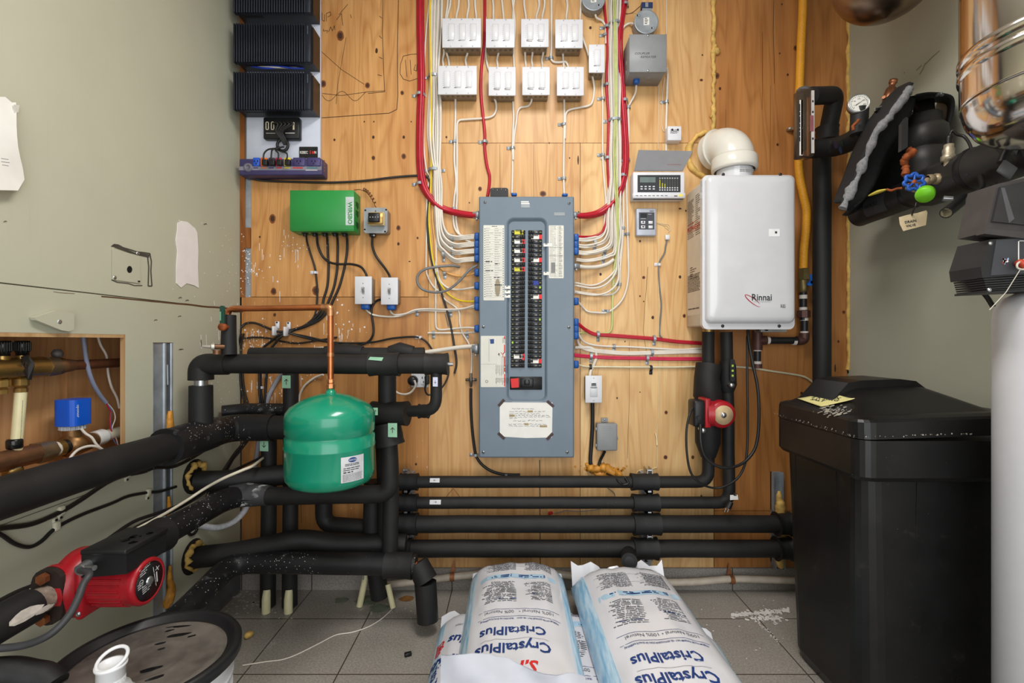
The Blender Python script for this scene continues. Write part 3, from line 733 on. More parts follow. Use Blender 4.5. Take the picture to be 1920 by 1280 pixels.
cable('black_cable', 'black cable looping from between the switches down behind the copper pipe', [(717, 560, .02), (706, 564), (698, 574), (697, 590), (700, 610), (700, 625, .012), (693, 638), (678, 646), (655, 649), (632, 645), (600, 637), (570, 630), (548, 626)], .0048, BCAB)

# ---- wall outlet with plugs
x0, x1, z0, z1, yf = wbox(771, 692, 803, 726, 0.04)
t = thing('wall_outlet', 'white double outlet low on the plywood, partly behind a short black pipe', 'outlet', ((x0+x1)/2, WD, z0))
mb = MB(); mb.rbox((x0, yf, z0), (x1, yf+.005, z1), .002, 2); mb.rbox((x0+.005, yf+.005, z0+.005), (x1-.005, WD-.0005, z1-.005), .002, 1, 1); mb.build('cover_plate', [WHITE, BOXM], t)
mb = MB()
for a in (775, 789): 
    q = wbox(a, 698, a+11, 720, .043); mb.vbox((q[0], q[4], q[2]), (q[1], yf+.001, q[3]), .006)
q = wbox(789, 698, 790, 700, .0436)
for dx, dy in ((3, 6), (8, 6), (5.5, 14)):
    q = wbox(788.5+dx-.7, 700+dy, 788.5+dx+.7, 704+dy, .0434); mb.box((q[0], q[4], q[2]), (q[1], q[4]+.001, q[3]), 1)
mb.build('socket', [WHITE, DARK], t)
mb = MB(); mb.lathe([(0, 0), (.02, 0), (.022, .006), (.02, .025), (.012, .032), (0, .033)], w(775, 713, .044), (0, -1, 0), 20)
tag(mb.build('power_plug', BLK), 'round black plug with a white cord in the low white outlet', 'plug')
cable('white_cable', 'white cord hanging in a loop from the round black plug', [(777, 713, .078), (779, 722, .07), (772, 734, .06), (760, 739, .06), (745, 736, .05), (735, 724, .04), (731, 708, .03), (735, 695, .02), (745, 690, .012)], .0046, WCAB)
e = wbox(796, 703, 804, 721, .075); tag(MB().rbox((e[0], e[4], e[2]), (e[1], WD-.043, e[3]), .004, 2).build('power_plug', BLK), 'flat black plug in the low white outlet, hidden behind the short pipe', 'plug')
cable('black_cable', 'black lead curling round from the low outlet behind the short pipe', [(800, 716, .07), (797, 730, .06), (803, 740, .05), (818, 735, .04), (832, 722, .03), (840, 705, .02), (841, 690, .015), (838, 676)], .004, BCAB)
# ---------------------------------------------------------------- dimmer boxes
DIMI = mat('dimmer_face', (216, 216, 219), 0.22, var=0.02)
def dimmer(px0, py0, px1, py1, n, label, tagged=False, side=0):
    x0, x1, z0, z1, yf = wbox(px0, py0, px1, py1, 0.072)
    t = thing('dimmer_box', label, 'dimmer', ((x0+x1)/2, WD, z0)); W = x1-x0; H = z1-z0
    ins = 0.006
    mb = MB(); mb.rbox((x0+ins+.002, yf+.005, z0+.006), (x1-ins, WD-.0005, z1-.008), .003, 1)
    k = 2*n+1
    for i in range(k): mb.lathe([(.007, 0), (.006, .0012), (0, .0012)], (x0+ins+(W-2*ins)*(i+.5)/k, yf+.028, z0+.006), (0, 0, -1), 10, 1)
    mb.build('wall_box', [BOXM, mat('knockout', (120, 112, 100), .5, .4)], t)
    mb = MB(); mb.rbox((x0, yf, z0), (x1, yf+.006, z1), .002, 2)
    for i in range(n):
        xm = x0+W*(i+.5)/n if n > 1 else (x0+x1)/2
        if n > 1: xm = (x0+x1)/2+(i-(n-1)/2)*0.0455*W/(0.0455*n+.024)*1.0
        for s in (0.045, 0.955): screw(mb, (xm, yf-.0001, z0+H*s), .0024, 1)
    mb.build('cover_plate', [WHITE, STEEL], t)
    for i in range(n):
        xm = (x0+x1)/2+((i-(n-1)/2)*0.0455*W/(0.0455*n+.024) if n > 1 else 0)
        sw, z_lo, z_hi = .0155, z0+H*.26, z0+H*.81
        mb = MB(); mb.rbox((xm-sw+.006, yf-.0012, z_lo), (xm+sw, yf+.001, z_hi), .0008, 1)
        mb.box((xm-sw+.0055, yf-.0004, z_lo-.0009), (xm+sw+.0006, yf+.001, z_hi+.0006), 1)
        for j in range(7): mb.box((xm-sw+.0005, yf-.0003, z_lo+.006+j*.0085), (xm-sw+.0022, yf+.001, z_lo+.0085+j*.0085), 2)
        mb.box((xm-sw+.002, yf-.0006, z_lo-.0042), (xm-sw+.010, yf+.001, z_lo-.0018), 3); mb.box((xm-sw+.011, yf-.0006, z_lo-.004), (xm-sw+.016, yf+.001, z_lo-.0026), 3); mb.box((xm-sw+.0175, yf-.0006, z_lo-.0038), (xm+sw-.002, yf+.001, z_lo-.003), 2)
        if tagged: lines_print(mb, (xm-.012, yf-.0005, z_lo-.0085), XD, -ZD, .024, 1, .002, .0022, 4, 0, False)
        mb.build('dimmer', [DIMI, mat('dimmer_shadow_gap', (150, 150, 154), .6), INKG, INK, mat('brown_label_print', (100, 84, 70), .6)], t)
    return t
dimmer(829, 34, 902, 89, 3, 'upper of the two three-slider white dimmer boxes')
dimmer(911, 35, 965, 89, 2, 'upper double dimmer box beside the upper three-slider box')
dimmer(977, 35, 1029, 88, 2, 'third white dimmer box along the upper row, with printed tags', True)
dimmer(1041, 36, 1093, 90, 2, 'last double dimmer box along the upper row, near the round steel box')
dimmer(821, 123, 894, 177, 3, 'lower of the two three-slider white dimmer boxes')
dimmer(916, 125, 967, 179, 2, 'lower double dimmer box beside the lower three-slider box', True)
dimmer(979, 125, 1031, 178, 2, 'lower white dimmer box with two brightly shining slider faces', True)
dimmer(1044, 125, 1095, 179, 2, 'last double dimmer box along the lower row, above a lone clipped cable')
dimmer(1104, 83, 1134, 136, 1, 'single narrow white dimmer box beside a red cable')

# cables into the dimmer boxes
for lab, grp in (('one of five white cables coming down into the upper three-slider dimmer box', ((838, 836), (843, 839), (859, 856), (878, 876), (890, 893))), ('one of three white cables coming down into the upper double dimmer beside the red cable', ((924, 925), (941, 944), (962, 962))),
                 ('one of three white cables coming down into the upper tagged dimmer box', ((982, 986), (1010, 1006), (1020, 1017))), ('one of two white cables coming down into the last upper double dimmer box', ((1063, 1062), (1088, 1088)))):
    for (pa, pb) in grp: cable('white_cable', lab, [(pa+random.uniform(-2, 4), -12), (pa+1, 10), (pb, 30), (pb, 40, .02)], .0048, WCAB, group=lab.split('white cables ')[1].replace('coming down', 'cables coming down'))
for i, (pa, pb, lab) in enumerate(((832, 831, 'outermost link cable between the two three-slider dimmer boxes'), (837, 842, 'middle link cable between the two three-slider dimmer boxes'), (876, 874, 'link cable between the two three-slider dimmer boxes, nearest the red cable'), (934, 933, 'link cable between the two double dimmer boxes beside the three-slider ones'), (984, 986, 'first of three link cables under the tagged upper dimmer box'), (998, 998, 'middle of three link cables under the tagged upper dimmer box'), (1018, 1017, 'last of three link cables under the tagged upper dimmer box'), (1055, 1057, 'link cable below the last upper double dimmer box'))):
    cable('white_cable', 'short white '+lab, [(pa, 92, .03), (pa+.5, 100, .02), (pb-1, 112), (pb, 122), (pb, 135, .02)], .0048, WCAB)
cable('white_cable', 'white cable squeezed between the single red cable and the upper double dimmer box', [(909, -12), (910, 30), (911, 60), (911, 100), (913, 118), (917, 132), (922, 140, .02)], .005, WCAB)
cable('white_cable', 'long white cable between the double dimmers and the tagged ones, down to the panel', [(960, -12), (963, 20), (966, 50), (964, 80), (963, 100), (964, 130), (962, 160), (962, 190), (963, 220), (962, 245), (961, 280), (961, 320), (960, 362)], .0048, WCAB, clamps=[(961, 278, .013, 4.5)])
cable('white_cable', 'white cable looping sideways from under the bright dimmer box', [(997, 180, .03), (996, 191, .018), (990, 199), (976, 202), (970, 212), (968, 230), (965, 250), (963, 275), (962, 300, .012)], .0046, WCAB)
cable('white_cable', 'long white cable from the lower three-slider dimmer box down into the panel', [(854, 178, .03), (854, 195), (854, 215), (853, 250), (852, 300), (855, 340), (852, 370), (850, 400), (852, 425), (862, 440, .012), (880, 443, .03), (893, 442, .045)], .0048, WCAB, clamps=[(853, 266, .014, 4.5), (852, 392, .014, 5)])
cable('white_cable', 'white cable swinging under the single red cable, then down beside another white one', [(926, 182, .03), (930, 193, .02), (930, 207), (923, 218), (905, 222), (875, 224), (861, 226), (857, 236), (857, 266), (857, 320), (857, 370), (855, 405), (858, 430), (865, 443, .012), (880, 453, .03), (893, 457, .045)], .0048, WCAB)
cable('white_cable', 'lone white cable from the last lower double dimmer box to the panel top', [(1058, 182, .03), (1058, 200), (1058, 240), (1057, 300), (1057, 340), (1058, 366)], .0048, WCAB, clamps=[(1057, 234, .013, 4.5), (1057, 335, .013, 4.5)])
cable('white_cable', 'white cable curving from the single narrow dimmer box to a lone cable', [(1110, 140, .03), (1113, 155, .02), (1114, 170), (1111, 190), (1104, 198), (1085, 202), (1068, 206), (1061, 214), (1060, 232), (1059, 260)], .0048, WCAB)
cable('white_cable', 'white cable kinking above the last lower double dimmer box', [(1034, -12), (1034, 40), (1034, 90), (1033, 108), (1038, 116), (1050, 117), (1060, 116), (1065, 124), (1066, 135, .02)], .0052, WCAB, clamps=[(1033, 110, .013, 4.5)])
cable('white_cable', 'white cable linking the last upper double dimmer to the single dimmer', [(1091, 65, .03), (1095, 78, .02), (1100, 92, .02), (1104, 105, .03)], .0042, WCAB)
# ---- round steel boxes
def roundbox(px, py, r, label, off=.05):
    c = w(px, py, off); R = r*(WD-off)/F
    t = thing('junction_box', label, 'junction box', (c.x, WD, c.z-R))
    mb = MB(); mb.lathe([(R*.96, 0), (R*.96, off-.004), (0, off-.004)], (c.x, WD-.0005, c.z), (0, -1, 0), 36)
    for a in (-2.0, -1.6, -1.2): mb.lathe([(.006, 0), (.005, .001), (0, .001)], (c.x+R*.96*math.cos(a), WD-.025, c.z+R*.96*math.sin(a)), (math.cos(a), 0, math.sin(a)), 10)
    mb.build('steel_box', BOXM, t)
    mb = MB(); mb.lathe([(R, 0), (R, .002), (R*.94, .0035), (R*.9, .003), (0, .003)], (c.x, WD-off+.003, c.z), (0, -1, 0), 40)
    for a in (2.45, -.75): 
        p = V((c.x+R*.78*math.cos(a), WD-off-.0003, c.z+R*.78*math.sin(a))); screw(mb, p, .005)
        mb.box(p+V((-.009, -.0003, -.003)), p+V((-.003, .001, .004)), 1)
    mb.build('cover', [GALV, DARK], t)
    q = MB(); s = Matrix.Rotation(.12, 4, 'Y')
    e = [V((c.x-.012, 0, c.z-.016)), V((c.x+.012, 0, c.z-.014)), V((c.x+.012, 0, c.z+.018)), V((c.x-.012, 0, c.z+.016))]
    q.prism([V((v.x, WD-off-.0006, v.z)) for v in e], (0, .0004, 0))
    for k in range(4): q.box((c.x-.008, WD-off-.001, c.z-.010+k*.007), (c.x+.003+.002*(k % 3), WD-off-.0005, c.z-.007+k*.007), 1)
    q.build('sticker', [PAPER, INK], t); return t
roundbox(1113, -2, 22, 'round galvanised junction box above the single narrow dimmer, cut off at the top')
t = roundbox(1212, 40.5, 23, 'round galvanised junction box directly above the square grey box')
x0, x1, z0, z1, yf = wbox(1203, 4, 1224, 14, .05)
mb = MB(); mb.box((x0, yf, z0), (x1, yf+.02, z1), 0); mb.box((x0+.004, yf+.004, z0-.02), (x1-.002, yf+.012, z0), 1); mb.box((x0+.016, yf-.001, z0+.002), (x0+.028, yf, z1-.002), 1)
mb.build('clip_transformer', [mat('navy_plastic', (36, 50, 92), .4), GALV], t)
cable('white_cable', 'white cable leaving the cut off round steel box beside the single narrow dimmer', [(1116, 27, .03), (1119, 34, .02), (1130, 40), (1135, 50), (1136, 65), (1136, 82)], .0046, WCAB, clamps=[(1134, 67, .013, 4, True)])
cable('white_cable', 'short white cable arching from the round box above the grey enclosure', [(1189, 45, .03), (1180, 44, .012), (1170, 50, .008), (1166, 60, .006)], .0046, WCAB)
cable('brown_wire', 'thin brown wire drooping from the red bundle to the round box above the enclosure', [(1160, 0), (1163, 15), (1172, 25), (1185, 24), (1200, 12, .04)], .0016, mat('brown_wire', (92, 54, 38), .5), 'wire')
# ---- coupler repeater
x0, x1, z0, z1, yf = wbox(1180, 64, 1250, 135, .115)
t = thing('repeater_box', 'deep square grey enclosure with handwriting on its lid', 'electrical box', ((x0+x1)/2, WD, z0))
mb = MB(); mb.rbox((x0+.002, yf+.003, z0+.002), (x1-.002, WD-.0005, z1-.002), .002, 1)
for dz in (.03, .07): mb.lathe([(.012, 0), (.011, .0012), (0, .0012)], (x0+.002, WD-.05, z0+dz), (-1, 0, 0), 14)
mb.lathe([(.013, 0), (.012, .001), (0, .001)], (x1-.06, WD-.06, z0+.002), (0, 0, -1), 16)
mb.build('casing', GBOX, t)
mb = MB(); mb.rbox((x0, yf, z0), (x1, yf+.004, z1), .0015, 1); xm = (x0+x1)/2
for zz in (z0+.006, z1-.006): screw(mb, (xm, yf, zz), .005, 1)
mb.build('lid', [GBOX, STEEL], t)
mb = MB(); mb.text('COUPLER', w(1190.5, 102, .1154), XD, ZD, .0125, 0, shear=.3, sx=1.15); mb.text('REPEATER', w(1201, 108.5, .1154), XD, ZD, .0125, 0, shear=.3, sx=1.15)
mb.build('handwriting', INK, t)
mb = MB(); p = w(1193, 153, .05); mb.rbox(p+V((-.012, -.012, -.012)), p+V((.012, .012, .022)), .004, 1); mb.build('connector', BLUEC, t)
cable('white_cable', 'white cable from the blue connector under the grey enclosure, then down beside the red bundle', [(1193, 160, .05), (1192, 172, .03), (1188, 182, .015), (1181, 195), (1178, 205), (1179, 240), (1178, 280), (1176, 310), (1175, 350), (1176, 400), (1177, 440), (1178, 480), (1178, 520), (1172, 550), (1160, 570), (1140, 585), (1120, 586), (1103, 584), (1095, 578), (1085, 567, .03), (1080, 563, .045)], .0044, WCAB, clamps=[(1178, 202, .012, 4), (1177, 300, .012, 4), (1176, 439, .012, 4), (1139, 583, .012, 4)])
cable('white_cable', 'white cable hanging from a corner of the grey enclosure past the little white box', [(1250, 128, .04), (1252, 140, .015), (1251, 165), (1250, 200), (1249, 240), (1249, 284)], .005, WCAB, clamps=[(1249, 192, .013, 4.5)])
cable('thin_wire', 'very thin white wire dropping straight from the ceiling beside the round box', [(1250, -10), (1249, 30), (1249.5, 64)], .0016, WCAB, 'wire')
cable('thin_wire', 'very thin white wire looping under the grey enclosure', [(1246, 146, .012), (1243, 170), (1241, 225), (1243, 243), (1247, 247)], .0014, WCAB, 'wire')
cable('thin_wire', 'faint thin wire falling straight between the grey enclosure and the white control unit', [(1235, 160), (1234, 220), (1234, 280)], .0012, WCAB, 'wire')
# ---- small white box
x0, x1, z0, z1, yf = wbox(1252, 236, 1278, 263, .045)
t = thing('sensor_box', 'small white box with two dots and fine print above the control unit', 'electrical box', ((x0+x1)/2, WD, z0))
MB().rbox((x0, yf, z0), (x1, WD-.0005, z1), .003, 2).build('casing', WHITE, t)
mb = MB(); 
for px in (1260.5, 1271): mb.lathe([(.0045, 0), (.0045, .0006), (0, .0006)], w(px, 243, .045), (0, -1, 0), 12)
lines_print(mb, w(1262, 246, .0456), XD, -ZD, .013, 1, .003, .0018, 0, 0); lines_print(mb, w(1257, 250, .0456), XD, -ZD, .04, 4, .005, .002, 0, .3)
mb.build('lettering', INK, t)
# ---- lighting control unit with raised flap
x0, x1, z0, z1, yf = wbox(1187, 322, 1284, 372, .06)
t = thing('lighting_controller', 'white control unit with a raised grey flap and a black key panel', 'control unit', ((x0+x1)/2, WD, z0))
mb = MB(); mb.rbox((x0, yf, z0), (x1, WD-.0005, z1), .004, 2); mb.rbox((x0-.002, yf-.004, z0), (x1+.002, yf+.02, z0+.024), .003, 1)
mb.build('casing', WHITE, t)
q = wbox(1195.5, 328, 1276, 360, .0615); mb = MB(); mb.box((q[0], q[4], q[2]), (q[1], q[4]+.002, q[3])); mb.build('key_panel', mat('dark_keypad', (44, 46, 50), .4), t)
mb = MB(); q = wbox(1200, 332, 1229, 342, .0622); mb.box((q[0], q[4], q[2]), (q[1], q[4]+.002, q[3])); mb.build('display', mat('grey_lcd', (104, 118, 116), .25), t)
mb = MB()
for i in range(4):
    for j in range(2): q = wbox(1201+i*7.6, 348.5+j*4.5, 1205+i*7.6, 350.5+j*4.5, .0625); mb.box((q[0], q[4], q[2]), (q[1], q[4]+.002, q[3]), 0)
for i in range(8):
    for j in range(11):
        py = 334+j*1.55; yel = i in (0, 1, 2) and j > (3, 5, 6)[i] - 2*(i == 0)
        q = wbox(1236.5+i*4.7, py, 1238.2+i*4.7, py+.9, .0625); mb.box((q[0], q[4], q[2]), (q[1], q[4]+.002, q[3]), 1 if yel else 2)
    for py in (333, 351, 355): q = wbox(1236.2+i*4.7, py, 1238.6+i*4.7, py+2, .0625); mb.box((q[0], q[4], q[2]), (q[1], q[4]+.002, q[3]), 0)
mb.build('keys', [WHITE, mat('yellow_led', (222, 214, 60), .4), mat('dim_led', (86, 90, 84), .5)], t)
mb = MB()
for i in range(8): q = wbox(1192+i*7.8, 366.2, 1197+i*7.8, 367.2, .0645); mb.box((q[0], q[4], q[2]), (q[1], q[4]+.002, q[3]))
q = wbox(1264, 366.5, 1270, 368, .0645); mb.box((q[0], q[4], q[2]), (q[1], q[4]+.002, q[3])); q = wbox(1272, 364, 1280, 368, .0645); mb.box((q[0], q[4], q[2]), (q[1], q[4]+.002, q[3]), 1)
mb.build('indicator_row', [DARK, mat('yellow_sticker', (226, 210, 90), .6)], t)
mb = MB(); a, b, c_, d_ = w(1189, 319, .065), w(1281, 319, .065), at(1299, 283, 1.985), at(1197, 281, 1.985)
mb.prism([a, b, c_, d_], (0, .004, -.003)); 
mb.build('flap', mat('grey_flap', (158, 158, 162), .4, var=.03), t)
mb = MB(); f_ = lambda u, v: a.lerp(b, u).lerp(d_.lerp(c_, u), v)+V((0, -.0006, .0004))
mb.ngon([f_(.62, .28), f_(.9, .28), f_(.9, .30), f_(.62, .30)]); mb.build('flap_print', mat('pale_red_print', (170, 110, 104), .6), t)
# ---- heater remote
x0, x1, z0, z1, yf = wbox(1193, 390, 1231, 442, .028)
t = thing('heater_remote', 'silver wall remote with a dark keypad below the white control unit', 'remote control', ((x0+x1)/2, WD, z0))
MB().rbox((x0, yf, z0), (x1, WD-.0005, z1), .006, 3).build('casing', mat('silver_plastic', (172, 176, 188), .35, .2), t)
q = wbox(1198, 398, 1227, 430, .0285); MB().box((q[0], q[4], q[2]), (q[1], q[4]+.002, q[3])).build('key_panel', mat('slate_keypad', (62, 64, 72), .4), t)
q = wbox(1201, 400, 1213, 408, .029); MB().box((q[0], q[4], q[2]), (q[1], q[4]+.002, q[3])).build('display', mat('black_lcd', (20, 22, 26), .2), t)
for (a, b) in ((1202, 414), (1202, 422.5), (1216, 414), (1216, 422.5)):
    q = wbox(a, b, a+8, b+5.5, .0305); mb = MB(); mb.rbox((q[0], q[4], q[2]), (q[1], q[4]+.003, q[3]), .001, 1)
    if a == 1202: p = w(1206, 416 if b < 420 else 425, .0311); s = 1 if b < 420 else -1; mb.ngon([p+V((-.005, 0, -.003*s)), p+V((.005, 0, -.003*s)), p+V((0, 0, .005*s))], 1)
    mb.build('button', [WHITE, INK], t)
mb = MB()
lines_print(mb, w(1215, 402, .0292), XD, -ZD, .016, 1, .003, .0015, 0, 0); lines_print(mb, w(1201, 410, .0292), XD, -ZD, .022, 1, .003, .0015, 0, 0); lines_print(mb, w(1218, 396, .0292), XD, -ZD, .018, 1, .003, .002, 1, 0)
mb.build('key_print', [WHITE, INK], t)
THIN = mat('cream_thin_wire', (214, 196, 156), .5)
for k in range(3): cable('signal_wire', 'thin cream wires fanning from the silver remote to a tiny splice block', [(1231, 417, .01), (1238, 418+k), (1246, 420+2*k), (1254-k*3, 421+k*3), (1257-k, 430+k), (1252, 436), (1252, 440)], .0011, THIN, 'wire', 'cream wires by the silver remote')
x0, x1, z0, z1, yf = wbox(1248, 440, 1256, 449, .012); tag(MB().rbox((x0, yf, z0), (x1, WD-.0005, z1), .001, 1).build('splice_block', WHITE), 'tiny white splice block on the wires beside the silver remote', 'connector')
cable('signal_cable', 'grey signal cable hanging from the tiny splice block to the dark red cables', [(1251, 449), (1248, 462), (1246, 474), (1238, 488), (1235, 500), (1236, 530), (1240, 570), (1238, 600), (1237, 625), (1241, 633, .02)], .0032, GCAB, clamps=[(1236, 496, .008, 3, True, 'cable_tie', WHITE)])
cable('signal_wire', 'red wire pair under the tiny splice block', [(1252, 449), (1249, 458), (1247, 470)], .0012, RCAB, 'wire')
cable('thin_wire', 'long thin white wire running straight down the pale plywood to the pipes', [(1234, 375), (1234, 450), (1235, 560), (1235, 640), (1235, 740), (1233, 800), (1232, 815), (1232, 870), (1228, 877), (1212, 880), (1198, 882), (1192, 890)], .0016, mat('ivory_wire', (226, 206, 160), .5), 'wire')
mb = MB(); mb.tube(smooth([w(1229, 812, .006), w(1231, 820, .006), w(1232, 834, .006)]), .004, 8); tag(mb.build('wire_splice', mat('ivory_wire', (226, 206, 160), .5)), 'small ivory splice partway down the long thin wire', 'connector')
# ================================================================ BREAKER PANEL
po = .10
x0, x1, z0, z1, yf = wbox(898, 368, 1076.5, 858, po)
PT = thing('breaker_panel', 'tall grey blue electrical panel with two columns of black breakers', 'electrical panel', ((x0+x1)/2, WD, z0))
qx0, qx1, qz0, qz1, _ = wbox(952, 410, 1024, 751, po)
def frame_front(mb, yo, yi, m=0):
    """cover plate with the recessed middle"""
    def ring(a0, a1, b0, b1, r, y, n=6):
        pts = []
        for cx, cz, s in ((a1-r, b1-r, 0), (a0+r, b1-r, 1), (a0+r, b0+r, 2), (a1-r, b0+r, 3)):
            for k in range(n+1):
                t = (s+k/n)*PI/2; pts.append(V((cx+r*math.cos(t), y, cz+r*math.sin(t))))
        return pts
    rs = [ring(x0, x1, z0, z1, .004, yo+.014), ring(x0, x1, z0, z1, .004, yo+.005), ring(x0+.005, x1-.005, z0+.005, z1-.005, .004, yo), ring(qx0-.006, qx1+.006, qz0-.006, qz1+.006, .03, yo),
          ring(qx0-.002, qx1+.002, qz0-.002, qz1+.002, .027, yo+.002), ring(qx0+.005, qx1-.005, qz0+.004, qz1-.008, .022, yi), ]
    n = len(rs[0]); vs = [p for r in rs for p in r]
    fs = [(i*n+k, i*n+(k+1) % n, (i+1)*n+(k+1) % n, (i+1)*n+k) for i in range(len(rs)-1) for k in range(n)]
    fs.append(tuple(range((len(rs)-1)*n, len(rs)*n)))
    mb.add(vs, fs, m, False)
mb = MB(); mb.box((x0+.006, yf+.018, z0+.01), (x1-.006, WD-.0005, z1-.012)); mb.build('tub', PANELM, PT)
mb = MB(); frame_front(mb, yf, yf+.012)
mb.build('cover', PANELM, PT)
for (px, py) in ((909.5, 379), (1067, 381), (906.5, 612.5), (1066.5, 613.5), (906.5, 847.5), (1063.5, 847.5)):
    mb = MB(); c = w(px, py, po); mb.lathe([(.0065, 0), (.0065, .001), (.005, .003), (0, .0042)], c, (0, -1, 0), 16); mb.box(c+V((-.0035, -.0046, -.0007)), c+V((.0035, -.003, .0007)), 1); mb.box(c+V((-.0007, -.0046, -.0035)), c+V((.0007, -.003, .0035)), 1); mb.build('screw', [STEEL, DARK], PT)
# printed directories
PAGE = mat('panel_directory_card', (214, 212, 202), .6, var=.03)
def card(px0, py0, px1, py1, name, fnc):
    q = wbox(px0, py0, px1, py1, po+.0012); mb = MB(); mb.vbox((q[0], q[4], q[2]), (q[1], yf+.0002, q[3]), .003)
    fnc(mb, q); return mb.build(name, [PAGE, INK, INKG, REDINK, BLUEINK, mat('brown_smudge', (150, 136, 112), .7)], PT)
def left_card(mb, q):
    W, H = q[1]-q[0], q[3]-q[2]; y = q[4]-.0004
    lines_print(mb, (q[0]+W*.4, y, q[3]-H*.02), XD, -ZD, W*.25, 1, .003, .0022, 1, 0)
    for k in range(30):
        z = q[3]-H*(.05+.031*k)
        for xx in (.05, .93): mb.box((q[0]+W*xx, y, z-.002), (q[0]+W*xx+.003, y+.0003, z+.002), 1)
        lines_print(mb, (q[0]+W*.11, y, z+.0015), XD, -ZD, W*.36, 1, .003, .0016, 2, .6); lines_print(mb, (q[0]+W*.53, y, z+.0015), XD, -ZD, W*.37, 1, .003, .0016, 2, .6)
        mb.box((q[0]+W*.1, y+.0001, z-.0042), (q[1]-W*.1, y+.0003, z-.0038), 2)
    for (u, v, l) in ((.1, .49, .32), (.55, .52, .2), (.1, .61, .36), (.53, .80, .38), (.5, .70, .3)): lines_print(mb, (q[0]+W*u, y-.0002, q[3]-H*v), XD, -ZD, W*l, 1, .003, .0036, 1, 0)
    mb.ngon([V((q[0]+W*(.68+.13*math.cos(t*PI/8)), y+.00015, q[3]-H*(.83+.12*math.sin(t*PI/8)))) for t in range(16)], 5)
card(906.5, 422, 945.5, 563, 'circuit_directory', left_card)
def right_card(mb, q):
    W, H = q[1]-q[0], q[3]-q[2]; y = q[4]-.0004
    for k in range(38):
        z = q[3]-H*(.02+.0255*k); lines_print(mb, (q[0]+W*.08, y, z), XD, -ZD, W*.5, 1, .003, .0012, 2, .7); lines_print(mb, (q[0]+W*.66, y, z), XD, -ZD, W*.26, 1, .003, .0016, 1 if k % 3 else 2, .4)
    for f_ in (.42, .6): mb.box((q[0]+W*f_, y, q[2]+.004), (q[0]+W*f_+.0007, y+.0003, q[3]-.004), 2)
    for f_ in (.41, .56, .58): mb.box((q[0]+.002, y, q[3]-H*f_), (q[1]-.002, y+.0003, q[3]-H*f_-.0008), 2)
    mb.box((q[0]+W*.15, y+.0001, q[2]+H*.1), (q[0]+W*.42, y+.0003, q[2]+H*.3), 2)
card(1029, 422.5, 1057, 521.5, 'circuit_directory', right_card)
def low_card(mb, q):
    W, H = q[1]-q[0], q[3]-q[2]; y = q[4]-.0004
    for a, b, c in ((.005, .06, 3), (.17, .33, 3), (.40, .60, 3), (.62, .7, 3), (.745, .985, 3)): mb.box((q[1]-.0055, y, q[3]-H*a), (q[1]-.001, y+.0003, q[3]-H*b), c)
    e = [V((q[0]+W*a, y, q[3]-H*b)) for a, b in ((.37, .065), (.54, .06), (.54, .15), (.39, .155))]; mb.ngon(e, 4)
    lines_print(mb, (q[0]+W*.33, y, q[3]-H*.05), -ZD, -XD, H*.45, 1, .003, .0012, 2, 0)
    lines_print(mb, (q[0]+W*.62, y, q[3]-H*.57), -ZD, -XD, H*.2, 7, .0075, .0015, 1, .3); lines_print(mb, (q[0]+W*.88, y, q[3]-H*.03), -ZD, -XD, H*.12, 8, .003, .0012, 2, .2)
    lines_print(mb, (q[0]+W*.84, y, q[3]-H*.4), -ZD, -XD, H*.4, 6, .004, .0008, 2, .3); lines_print(mb, (q[0]+W*.62, y, q[3]-H*.82), -ZD, -XD, H*.13, 9, .0065, .0018, 1, .4)
    mb.box((q[0]+W*.02, y, q[3]-H*.548), (q[0]+W*.64, y+.0002, q[3]-H*.551), 2); mb.box((q[0]+W*.64, y, q[3]-H*.01), (q[0]+W*.642, y+.0002, q[2]), 2)
    for k in range(8): t0, t1 = PI/4*k, PI/4*(k+1); c = (q[0]+W*.24, q[3]-H*.89); mb.ngon([V((c[0]+r*math.cos(t), y, c[1]+r*math.sin(t))) for r, t in ((.006, t0), (.006, t1), (.0045, t1), (.0045, t0))], 1)
    ribbon(mb, [(939, 660), (942, 664), (946, 660), (943, 664), (943, 670)], 1.0, 3, lambda x, y_: V((w(x, y_, po+.0016).x, y, w(x, y_, po+.0016).z))); ribbon(mb, [(934, 665), (936, 662), (936, 667)], 1.2, 1, lambda x, y_: V((w(x, y_, po+.0016).x, y, w(x, y_, po+.0016).z)))
card(901.5, 629.5, 947.5, 725.5, 'rating_label', low_card)
